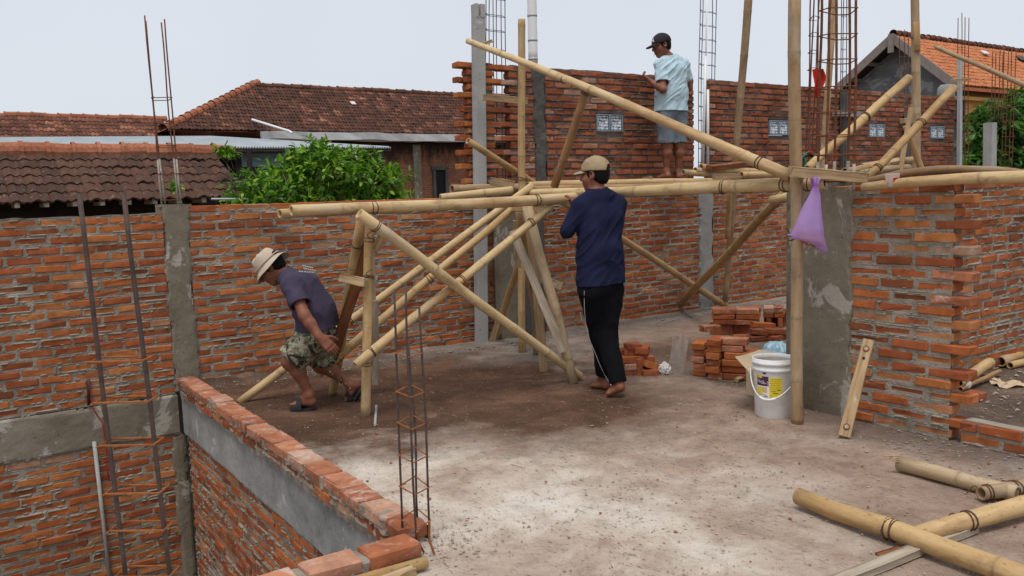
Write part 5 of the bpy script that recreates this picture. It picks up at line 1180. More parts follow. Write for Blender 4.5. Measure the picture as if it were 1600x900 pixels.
# rear stack
g = 'bricks in the rear stack'; q0 = at_z(1128, 524); fx = (at_z(1215, 520)-at_z(1105, 520)); fx /= np.linalg.norm(fx); fy = np.array([-fx[1], fx[0], 0]); yb = atan2(fx[1], fx[0])
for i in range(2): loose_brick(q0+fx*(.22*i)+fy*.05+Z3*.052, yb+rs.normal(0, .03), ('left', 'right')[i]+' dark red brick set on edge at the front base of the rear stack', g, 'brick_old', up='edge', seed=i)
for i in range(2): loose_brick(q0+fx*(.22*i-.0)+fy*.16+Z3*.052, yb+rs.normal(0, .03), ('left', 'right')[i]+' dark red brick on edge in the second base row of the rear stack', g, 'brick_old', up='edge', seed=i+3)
for lay in range(3):
    for i in range(4):
        t = i % 2; s_ = i//2
        loose_brick(q0+fx*(.02+.225*t+rs.normal(0, .008))+fy*(.03+.115*s_)+Z3*(.105+h*(lay+.5)), yb+rs.normal(0, .05)-.1, ('topmost ' if lay == 2 else 'middle-layer ' if lay == 1 else 'lowest ')+('front ' if s_ == 0 else 'rear ')+('left ' if t == 0 else 'right ')+'flat brick at the left of the rear stack', g, 'brick_pale' if (lay == 0 and i == 1) or lay == 2 else 'brick', seed=rs.randint(8))
q1 = at_z(1185, 516)+fy*.25
for lay in range(2):
    for i in range(3): loose_brick(q1+fx*(.115*i+rs.normal(0, .006))+Z3*(.105+h*(lay+.5)), yb+pi/2+rs.normal(0, .06)-.1, ('lower ', 'top ')[lay]+('left', 'central', 'right')[i]+' header brick in the middle part of the rear stack', g, 'brick' if lay < 1 else 'brick_pale', seed=rs.randint(8))
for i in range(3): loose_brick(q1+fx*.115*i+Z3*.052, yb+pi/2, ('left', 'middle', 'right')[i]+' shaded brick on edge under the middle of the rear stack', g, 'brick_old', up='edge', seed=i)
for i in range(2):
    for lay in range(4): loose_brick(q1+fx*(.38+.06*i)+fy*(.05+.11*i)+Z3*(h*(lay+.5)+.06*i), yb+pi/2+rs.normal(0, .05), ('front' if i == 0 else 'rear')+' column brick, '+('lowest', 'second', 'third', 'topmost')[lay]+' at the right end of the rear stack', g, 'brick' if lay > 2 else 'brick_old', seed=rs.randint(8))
q2 = at_z(1185, 532)
for k, (du, dv, z, yw, mt, lab) in enumerate(((-.12, .02, .026, .2, 'brick_old', 'dull brick lying low at the left of the tumbled bricks'), (.0, -.02, .026, .5, 'brick_old', 'dark brick lying flat at the foot of the rear stack'), (.03, .0, .08, .15, 'brick_old', 'tilted brick on top of a dark one before the rear stack'), (.17, .03, .026, .9, 'brick_old', 'brick lying aslant right of the tumbled bricks'),
        (.16, .04, .08, .5, 'brick', 'bright orange brick on top of the tumbled bricks'), (.30, .12, .026, -.3, 'brick_old', 'small half brick right of the tumbled bricks'), (.06, .12, .026, .2, 'brick_old', 'brick between the tumbled bricks and the rear stack'), (.05, .1, .13, .3, 'brick', 'orange red brick at the peak of the tumbled bricks'))):
    loose_brick(q2+fx*du+fy*dv+Z3*z, yb+yw, lab, 'tumbled bricks before the rear stack', mt, tilt=(0, .12 if z > .07 else 0), ln=.15 if k == 5 else BL, seed=k)
q3 = at_z(1206, 510)+fy*.12
for i in range(7): loose_brick(q3+fx*(.055*i)+Z3*.052, yb+pi/2+rs.normal(0, .03), ('first', 'second', 'third', 'fourth', 'fifth', 'sixth', 'last')[i]+' brick on edge in the row right of the rear stack', 'bricks on edge in a row', 'brick_old' if i % 2 else 'brick', up='edge', seed=i)
for i in range(2): loose_brick(q3+fx*(.08+.2*i)+Z3*(.104+.027), yb, ('left', 'right')[i]+' flat brick capping the row of bricks on edge', 'bricks on edge in a row', 'brick_old', seed=i)
# small heap by the man in navy
g = 'bricks in the small heap'; p0 = at_z(1000, 586); hx = np.array([1., .12, 0]); hx /= np.linalg.norm(hx); hy = np.array([-hx[1], hx[0], 0]); yh = atan2(hx[1], hx[0])
S_ = 1/215.0
def hp(x, y, up_=0.0): return at_z(x, 587)+Z3*((587-y)/209.0)
for k, (x, y, dy, yaw, up, ln, mt, tl, lab) in enumerate(((986, 583, .05, .05, None, .115, 'brick_pale', 0, 'lowest front brick at the left of the small heap'), (988, 572, .05, .08, None, .12, 'brick_pale', 0, 'second brick from the floor at the left of the small heap'),
        (984, 561, .06, .0, None, .13, 'brick', 0, 'bright brick third from the floor at the left of the small heap'), (1001, 573, .06, .0, 'end', .13, 'brick_old', 0, 'dark brick standing on end in the middle of the small heap'),
        (1017, 582, .05, .06, None, .13, 'brick_old', 0, 'lowest front brick at the right of the small heap'), (1020, 571, .08, .3, None, .12, 'brick', .35, 'tilted orange brick piece at the right of the small heap'),
        (1012, 562, .12, .05, None, .17, 'brick_old', .08, 'long dull brick across the right of the small heap'), (995, 551, .14, .05, None, .14, 'brick_old', 0, 'dark brick under the topmost one of the small heap'),
        (996, 542, .13, .08, None, .12, 'brick_old', 0, 'topmost chipped brick of the small heap'), (1013, 548, .16, 1.2, None, .2, 'brick', 0, 'orange brick turned end-on at the top right of the small heap'),
        (1012, 556, .17, 1.2, None, .2, 'brick_old', 0, 'brick under the orange end-on one of the small heap'), (968, 560, .18, .0, None, .14, 'brick_old', 0, 'brick at the far left of the small heap near the trousers'),
        (968, 574, .17, .0, None, .14, 'brick_old', 0, 'lower brick at the far left of the small heap'), (1000, 583, .18, 0, None, .3, 'brick_old', 0, 'hidden bottom brick at the back of the small heap'), (1000, 571, .18, 0, None, .28, 'brick_old', 0, 'hidden second brick at the back of the small heap'), (985, 552, .17, .3, None, .16, 'brick', 0, 'red brick piece left of the topmost one of the small heap'))):
    loose_brick(hp(x, y+2)+hy*dy+Z3*.004, yh+yaw, lab, g, mt, tilt=(0, tl), ln=ln, up=up, seed=k)
loose_brick(at_z(1521, 625)+Z3*.027, .6, 'dark red half brick on the floor inside the doorway', None, 'brick_old', ln=.13, seed=4)
loose_brick(D(1526, 276, 4.55), atan2(V[1], V[0])+.1, 'single dull brick lying on the bamboo poles on the right wall top', None, 'brick_old', ln=.12, seed=5)
# white pail
def pail():
    c = at_z(1210, 643); c = at_z(1210, 656)+np.array([.03, .115, 0]); H_ = .372; rb, rt = .112, .128
    root = empty('paint_pail', c); tag(root, 'white plastic paint pail with purple and yellow label at the upright bamboo foot', 'pail')
    prof = [(0.0, .004), (rb-.004, .0), (rb, .006), (rb+.011, H_*.78), (rb+.0125, H_*.79), (rt+.004, H_*.80), (rt+.004, H_*.835), (rt+.001, H_*.84), (rt+.0005, H_*.9), (rt+.006, H_*.905), (rt+.006, H_*.945), (rt+.003, H_*.95), (rt+.003, H_*.99), (rt, H_), (rt-.004, H_*.995), (rt-.006, H_*.95), (rb-.004, .012), (0, .012)]
    MB().lathe([(max(r, 1e-4), z) for r, z in prof], 48).obj('body', M['white_plastic'], root, True)
    inn = MB().lathe([(1e-4, .02), (rb-.006, .02), (rt-.009, H_*.94)], 40); inn.obj('dirty_lining', M['cardboard_dust'], root, True)
    toc = -c[:2]/np.linalg.norm(c[:2]); base = atan2(toc[1], toc[0])
    def patch(a0, a1, z0, z1, mat, name, lift, parent=root, cut=None):
        n = 14; G = []
        for z in np.linspace(z0, z1, 4):
            r = rb+.011*z/(H_*.78)+lift; G.append([(r*cos(base+a), r*sin(base+a), z) for a in np.linspace(a0, a1, n)])
        return MB().grid(np.array(G)).obj(name, mat, parent, True)
    # angles: negative = left as seen from the front
    lab = patch(-.93, .42, .135, .265, M['label_white'], 'label', .0006)
    patch(-.92, -.24, .208, .268, M['label_purple'], 'label_panel', .0012, lab); patch(-.21, .42, .135, .264, M['label_yellow'], 'label_panel', .0012, lab)
    patch(-.86, -.58, .256, .272, M['label_yellow'], 'label_panel', .002, lab)
    patch(-.90, -.62, .155, .2, M['label_yellow'], 'loaf_picture', .0014, lab); patch(-.62, -.32, .165, .202, M['label_tan'], 'loaf_picture', .0014, lab); patch(-.85, -.35, .148, .155, M['label_tan'], 'loaf_picture', .0014, lab)
    patch(.22, .39, .14, .153, M['label_white'], 'label_panel', .002, lab)
    for k in range(6): patch(-.18, .36-.05*(k % 2), .252-k*.0125, .2535-k*.0125, M['ink'], 'print_line', .0018, lab)
    for a0, a1, z in ((-.13, -.07, .175), (-.04, .13, .175), (.18, .36, .182), (-.03, .25, .163), (.25, .36, .146), (-.5, -.28, .142), (-.15, -.08, .148)): patch(a0, a1, z, z+.004, M['ink'], 'print_line', .0024, lab)
    def words(t, a, z, sz, mat, parent):
        cu = bpy.data.curves.new('words', 'FONT'); cu.body = t; cu.size = sz; cu.align_x = 'CENTER'; tmp = bpy.data.objects.new('tmp', cu); COL.objects.link(tmp); bpy.context.view_layer.update()
        me = bpy.data.meshes.new_from_object(tmp.evaluated_get(bpy.context.evaluated_depsgraph_get())); bpy.data.objects.remove(tmp)
        for v in me.vertices:
            x, y = v.co.x, v.co.y; zz = z+y*1.0-x*.18; r = rb+.011*zz/(H_*.78)+.0034; an = base+a+x/r; v.co = (r*cos(an), r*sin(an), zz)
        me.materials.clear(); me.materials.append(M[mat]); return link('lettering', me, parent)
    words('Thick-½', -.57, .222, .034, 'label_white', lab)
    # oval emblem and handle
    G = [[((rb+.0128)*cos(base-.46+.11*r_*cos(t)), (rb+.0128)*sin(base-.46+.11*r_*cos(t)), .291+.010*r_*sin(t)) for t in np.linspace(0, 2*pi, 20)] for r_ in (.01, 1)]
    MB().grid(np.array(G)).obj('emblem', M['label_purple'], root, True)
    th = np.linspace(-pi/2*1.02, pi/2*1.02, 21); P_ = [((rt+.012)*cos(base+t), (rt+.012)*sin(base+t), .29-.155*cos(t)**1.0+.05*sin(t)*cos(t)) for t in th]; hd = MB().tube(np.array(P_), .0042, 7).obj('handle', M['white_plastic'], root, True)
    P2 = [((rt+.014)*cos(base+t), (rt+.014)*sin(base+t), .29-.155*cos(t)+.05*sin(t)*cos(t)) for t in np.linspace(-.62, .1, 7)]; MB().tube(np.array(P2), .0085, 8).obj('grip', M['white_plastic'], hd, True)
    return root
M['cardboard_dust'] = simple('dusty_lining', (.52, .45, .4), .9, .2, 0, .15, 12)
pail()
# cardboard sheet, blue plastic, small box behind the pail
cb = [at_d(1149, 557, 5.33), at_d(1186, 546, 5.75), at_d(1226, 556, 5.6), at_d(1186, 590, 5.2)]; cb = np.array(cb); nn = np.cross(cb[1]-cb[0], cb[3]-cb[0]); nn /= np.linalg.norm(nn)
mb = MB(); n = 8; G = [[(cb[0]*(1-s)+cb[1]*s)*(1-t)+(cb[3]*(1-s)+cb[2]*s)*t+nn*.012*sin(s*3+t*2) for s in np.linspace(0, 1, n)] for t in np.linspace(0, 1, n)]
G = np.array(G); mb.grid(G); mb.grid((G+nn*.004)[:, ::-1]); e = np.concatenate([G[0], G[1:, -1], G[-1, ::-1][1:], G[::-1, 0][1:]]); mb.grid(np.stack([e, e+nn*.004])); o = mb.obj('cardboard_sheet', M['cardboard']); tag(o, 'tilted tan cardboard sheet with a pointed corner behind the white pail', 'cardboard')
c = at_z(1176, 622)+np.array([.05, .06, 0]); mb = MB(); mb.box((0, 0, .11), (.10, .12, .22), bev=.006); o = mb.obj('carton_box', M['cardboard']); o.location = Vector(c); o.rotation_euler = (0, 0, .5); tag(o, 'small tan carton standing behind the left side of the pail', 'box')
def crumple(name, label, cat, c, r, mat, seed, amp=.35, lift=True, res=(28, 40), fr=2.6):
    th = np.linspace(0, pi, res[0]); ph = np.linspace(0, 2*pi, res[1]); T_, P_ = np.meshgrid(th, ph, indexing='ij'); d = np.stack([np.sin(T_)*np.cos(P_), np.sin(T_)*np.sin(P_), np.cos(T_)], -1)
    k = 1-np.abs(2*vnoise(d[..., 0]*fr+seed, d[..., 1]*fr, d[..., 2]*fr, seed)-1); k2 = 1-np.abs(2*vnoise(d[..., 0]*fr*2.3, d[..., 1]*fr*2.3+seed, d[..., 2]*fr*2.3, seed+3)-1)
    v = d*np.array(r)*(1-amp+amp*(k*1.2+.5*k2))[..., None]; v[..., 2] = np.maximum(v[..., 2], -r[2]*.7); o = MB().grid(v).obj(name, M[mat], None, False); o.location = Vector(np.asarray(c)+Z3*r[2]*.7*(1 if lift else 0)); return tag(o, label, cat)
crumple('plastic_sheet', 'crumpled light blue plastic sheet behind the pail rim', 'plastic sheet', at_z(1215, 577), (.125, .11, .125), 'blue_plastic', 5, .3, True, (28, 40), 1.7)
crumple('plastic_scrap', 'crumpled white plastic scrap beside the small brick heap', 'plastic scrap', at_z(1038, 584), (.045, .04, .05), 'white_dirty', 7, .4)
crumple('mortar_lump', 'pale mortar lump on the floor at the precast post foot', 'mortar lump', at_z(747, 535), (.06, .05, .045), 'concrete_pale', 9, .4)
# clear film right of the heap
G = []; A4 = [at_z(1052, 560), at_z(1076, 553), at_z(1066, 590), at_z(1036, 588)]
for t in np.linspace(0, 1, 16): G.append([((A4[0]*(1-s)+A4[1]*s)*(1-t)+(A4[3]*(1-s)+A4[2]*s)*t)+Z3*(.006+.13*max(0, 1-2.2*t)*(.5+vnoise(s*4, t*4, 0, 3))+.03*vnoise(s*6, t*6, 0, 8)) for s in np.linspace(0, 1, 16)])
o = MB().grid(np.array(G)).obj('clear_film', M['clear_film'], None, True); tag(o, 'crumpled clear plastic film on the floor right of the small heap', 'plastic film')
# spirit level leaning on the jamb
a, b = at_z(1319, 682, .0), at_d(1357, 531, 4.83); a = at_z(1319, 683, .012)
root = empty('spirit_level', a); tag(root, 'old wooden spirit level leaning between the broad column and the jamb', 'spirit level'); bpy.context.view_layer.update()
fc = C_o-(a+b)/2+np.array([-.3, 0, .3]); bd = timber(a, b, .062, .034, 'x', 'wood', 'plank', None, fc, 95); rename(bd, 'body')
for k in ('label', 'category', 'group'):
    if k in bd: del bd[k]
Lb = np.linalg.norm(b-a)
for z, m_ in ((Lb*.90, 'galv'), (Lb*.10, 'galv')):
    mb = MB(); mb.tube(np.array([[0, -.014, z], [0, -.0185, z]]), .018, 18); q = mb.obj('vial_ring', M['wood_red'], bd); q2 = MB().tube(np.array([[0, -.0186, z], [0, -.0192, z]]), .011, 14).obj('vial', M['wood_grey'], q)
mb = MB(); mb.tube(np.array([[0, -.016, Lb*.80], [0, -.0176, Lb*.80]]), .008, 12); mb.obj('hole', M['dark'], bd)
_R = np.array(bd.matrix_world.to_3x3()); 
# which side of the timber faces the viewer decides the side of the inlays
if (_R@np.array([0, -1., 0]))@(C_o-a) < 0:
    for q in bd.children: q.rotation_euler = (0, 0, pi)
reparent(bd, root)
# purple bag on the bearer end
nrm3 = lambda q: q/np.linalg.norm(q)
def bag():
    top = D(1274, 287, 4.84); c = top.copy(); root = empty('plastic_bag', c); tag(root, 'purple plastic bag hanging from the bearer end beside the broad column', 'bag')
    n, m = 30, 36; xs = (C_rt-Z3*(C_rt@Z3)); xs /= np.linalg.norm(xs); ys = np.cross(Z3, xs); sc = 4.84/1322
    prof = [(0, 2, 2, -2), (.06, 4, 5, -1), (.2, 10, 8, 1), (.4, 21, 9, 6), (.6, 30, 11, 10), (.75, 36, 13, 13), (.84, 37, 14, 13), (.91, 35, 16, 14), (.96, 27, 19, 12), (1.0, 14, 17, 8)]
    G = []
    for t in np.linspace(0, 1, n):
        l, r, d = [np.interp(t, [p[0] for p in prof], [p[k] for p in prof]) for k in (1, 2, 3)]; ring = []
        for k in range(m+1):
            a = 2*pi*k/m; rad = (l if cos(a) < 0 else r)*sc; dep = max(.006, abs(d)*sc*.9+.01); fo = 1+.07*sin(a*9+t*2)*(1-t*.6)+.16*(vnoise(cos(a)*3, sin(a)*3, t*5, 4)-.5)*t
            z = -t*98*sc+(-.02*cos(a)*(t > .8)*(t-.8)*5 if True else 0)-(.035*cos(a-0)*max(0, t-.78)*2)
            ring.append(xs*cos(a)*rad*fo+ys*sin(a)*dep*fo+Z3*z)
        G.append(ring)
    G.append([np.mean(G[-1], 0)]*(m+1)); G = np.array(G); MB().grid(G).obj('bag_film', M['bag'], root, True)
    h = MB(); 
    for s_ in (-1, 1): h.tube(np.array([xs*.0+Z3*-.02, xs*.012*s_-ys*.03+Z3*.03, ys*.03+Z3*.032+xs*.012*s_, ys*.02-Z3*.03]), [.012, .008, .008, .012], 8)
    h.obj('bag_handles', M['bag'], root, True)
    r_ = np.random.RandomState(6)
    th, ph = np.meshgrid(np.linspace(0, pi, 18), np.linspace(0, 2*pi, 30), indexing='ij'); dd = np.stack([np.sin(th)*np.cos(ph), np.sin(th)*np.sin(ph), np.cos(th)], -1)
    kk = .72+.5*vnoise(dd[..., 0]*3.5, dd[..., 1]*3.5, dd[..., 2]*3.5, 5); ax_ = nrm3(xs-Z3*.36); az_ = np.cross(ax_, ys)
    Gc = (dd[..., :1]*ax_*24*sc+dd[..., 1:2]*ys*.040+dd[..., 2:]*az_*10.5*sc)*kk[..., None]; q = MB().grid(Gc).obj('bag_contents', M['brick_pale'], root); q.location = Vector(-xs*9*sc-Z3*.865*98*sc)
    MB().tube(np.array([-xs*33*sc-Z3*.79*98*sc, -xs*41*sc-Z3*.80*98*sc, -xs*43*sc-Z3*.785*98*sc]), [.008, .005, .002], 6).obj('bag_corner', M['bag'], root, True)
bag()
# plastic cup on the wall top
c = D(1394, 292, 4.78); root = empty('plastic_cup', c); tag(root, 'clear plastic water cup with red label standing on the right wall top', 'cup')
MB().lathe([(1e-4, 0), (.030, 0), (.031, .004), (.039, .068), (.041, .07), (.041, .074), (.038, .07), (.029, .006)], 24).obj('cup_body', M['cup'], root, True)
tb = atan2(-c[1], -c[0]); G = [[((.0345+.008*z/.07)*cos(tb+t), (.0345+.008*z/.07)*sin(tb+t), z) for t in np.linspace(.15, 1.0, 8)] for z in (.026, .05)]
lbm = MB().grid(np.array(G)).obj('label', M['label_red'] if 'label_red' in M else M['red_cloth'], root, True)
# red cloth, green hose
pr = [D(1266, 112, 6.85), D(1290, 108, 6.8)]; G = []
for t in np.linspace(0, 1, 14):
    wv = .55+.9*t*(1-t)+(.1 if t < .5 else -.25*(t-.5)); cx = D(1278+3*sin(t*4), 108+45*t, 6.83)
    G.append([cx+C_rt*(s*.058*wv*(1 if t < .75 else .6))+np.array([0, 1, 0])*.03*sin(s*5+t*3+1.5*vnoise(s*2, t*4, 0, 2)) for s in np.linspace(-1, 1, 12)])
G = np.array(G); mb = MB().grid(G); mb.grid((G+np.array([0, .006, 0]))[:, ::-1]); tag(mb.obj('red_cloth', M['red_cloth'], None, True), 'bright red cloth hung on the rebar between the thick post and the cage', 'cloth')
root = empty('hose_coil', D(1266, 246, 6.6)); tag(root, 'green hose bundle hanging on the rebar behind the thick post', 'hose'); base = np.array(root.location)
r_ = np.random.RandomState(3)
for k in range(7):
    an = np.linspace(0, 2*pi, 20)[:-1]; w_ = r_.uniform(.035, .065); P_ = np.stack([w_*np.cos(an)*(1+.1*k*.3)+r_.normal(0, .006), r_.normal(0, .012)+.02*np.sin(an), .055*np.sin(an)-.03+r_.normal(0, .008)], 1); MB().tube(P_, .0075, 6, closed=True).obj('hose_loop', M['green_net'] if k < 5 else M['rubber'], root, True)
MB().tube(np.array([[0, 0, .02], [.005, 0, .05]]), .014, 8).obj('hose_tie', M['red_cloth'], root, True)
MB().tube(np.array([[-.03, 0, -.07], [-.035, .01, -.16]]), .02, 8).obj('hose_end', M['rubber'], root, True)
# cord on the stick in the doorway, scraps inside the room
mb = MB(); pc = at_z(1504, 602, .05)
for k in range(6): mb.tube(np.array([pc+U*(.012*k)+V*.024*cos(a)+Z3*.03*sin(a) for a in np.linspace(0, 2*pi, 14)[:-1]]), .006, 5, closed=True)
tag(mb.obj('cord_wrap', M['white_dirty']), 'dirty white cord wound on a stick behind the toothed jamb', 'cord')
for (x, y, sz, lab) in ((1540, 592, .16, 'pale paper scrap lying flat under the stick in the doorway'), (1578, 600, .2, 'dry leaf-like scrap on the room floor at the right edge')):
    G = np.array([[at_z(x, y, .012)+np.array([s*sz*.5, t*sz*.4, .012*sin(s*4+t*5)]) for s in np.linspace(-1, 1, 7)] for t in np.linspace(-1, 1, 6)]); tag(MB().grid(G).obj('scrap', M['cardboard']), lab, 'scrap')
tag(MB().tube(np.array([at_z(588, 634, .012), at_z(586, 664, .012)]), .009, 6).obj('reflection_rod', M['precast']), 'grey rod imitating a reflection on the wet floor by the front trestle leg', 'rod')  # modelled rod stands in for a reflection on the wet floor
tag(timber(at_z(1372, 868, .02), at_z(1408, 856, .03), .035, .012, 'x', 'wood_red', 'stick', None, (0, 0, 1), 97), 'small reddish splinter under the lashed foreground pole', 'splinter', 'splinters')
# splinters of bamboo end
mb = MB(); e0 = at_z(1405, 722, .06)
for k in range(4): mb.tube(np.array([e0+Z3*.01*k, e0+np.array([-.05-.01*k, .01*k, .015+.01*(k % 2)])]), [.004, .001], 4)
mb.obj('splinters', M['bamboo_grey'], bpy.data.objects.get('bamboo_pole.059')) if False else tag(mb.obj('splinter', M['wood']), 'pale splintered tip at the end of the bamboo near the sill', 'splinter', 'splinters')
# grit, brick chips, straw: nobody could count them
def scatter(name, n, area, size, mat, seed, flat=.5, dens=None, long=1.0):
    r_ = np.random.RandomState(seed); pts = []
    while len(pts) < n:
        u_, v_ = r_.uniform(area[0], area[1], n), r_.uniform(area[2], area[3], n)
        k = vnoise(u_*1.6, v_*1.6, 0, seed)+.3*vnoise(u_*6, v_*6, 0, seed+1); m = k > r_.uniform(.25, 1.15, n)
        if dens is not None: m &= dens(u_, v_) > r_.uniform(0, 1, n)
        pts += list(zip(u_[m], v_[m]))
    pts = np.array(pts[:n]); oct_ = np.array([[1, 0, 0], [0, 1, 0], [-1, 0, 0], [0, -1, 0], [0, 0, 1], [0, 0, -1.]]); F0 = np.array([(0, 1, 4), (1, 2, 4), (2, 3, 4), (3, 0, 4), (1, 0, 5), (2, 1, 5), (3, 2, 5), (0, 3, 5)])
    s_ = size[0]*(size[1]/size[0])**(r_.uniform(0, 1, n)**2.2); v = oct_[None]*r_.uniform(.6, 1.25, (n, 6, 1))*s_[:, None, None]*np.array([long, 1, flat]); a = r_.uniform(0, 2*pi, n)
    X = v[..., 0]*np.cos(a)[:, None]-v[..., 1]*np.sin(a)[:, None]; Y = v[..., 0]*np.sin(a)[:, None]+v[..., 1]*np.cos(a)[:, None]
    Q = np.stack([X+pts[:, :1]*U[0]+pts[:, 1:]*V[0], Y+pts[:, :1]*U[1]+pts[:, 1:]*V[1], v[..., 2]+.004+s_[:, None]*flat*.5], -1)
    me = bpy.data.meshes.new(name); me.from_pydata(Q.reshape(-1, 3).tolist(), [], (F0[None]+(np.arange(n)*6)[:, None, None]).reshape(-1, 3).tolist()); me.materials.append(mat); return tag(link(name, me), kind='stuff')
M['grit'] = grit('grit_stone', (.24, .17, .13), (.37, .29, .23), (.52, .46, .4), 3).m
M['chip'] = grit('brick_chip', (.2, .06, .03), (.3, .1, .05), (.38, .15, .08), 3).m
M['straw'] = grit('dark_straw', (.12, .08, .055), (.22, .16, .12), (.4, .32, .24), 3).m
main = (1.65, 5.6, -6.9, -.9)
scatter('grit', 3000, main, (.0025, .009), M['grit'], 1, .5, lambda u_, v_: np.clip((v_+5.0)/2.0, .12, 1))
scatter('brick_chips', 600, main, (.003, .013), M['chip'], 2)
scatter('straw', 3600, (1.65, 5.0, -4.8, -.6), (.0012, .0032), M['straw'], 3, .5, None, 4.5)
scatter('mortar_crumbs', 2600, (1.7, 9.5, -7.0, -6.55), (.004, .02), M['mortar'], 4, .6, lambda u_, v_: np.clip((-6.5-v_)/.4, 0, 1))
scatter('corner_rubble', 260, (1.5, 1.95, -3.15, -2.6), (.003, .011), M['grit'], 5, .6, lambda u_, v_: np.clip(1.1-np.hypot(u_-1.55, v_+2.95)/.4, 0, 1))
scatter('wall_rubble', 700, (3.9, 4.5, -3.6, -1.0), (.003, .014), M['mortar'], 6, .5, lambda u_, v_: np.clip((u_-3.9)/.5, 0, 1))
scatter('room_litter', 1500, (4.72, 8.0, -3.15, -1.4), (.004, .022), M['grit'], 7)

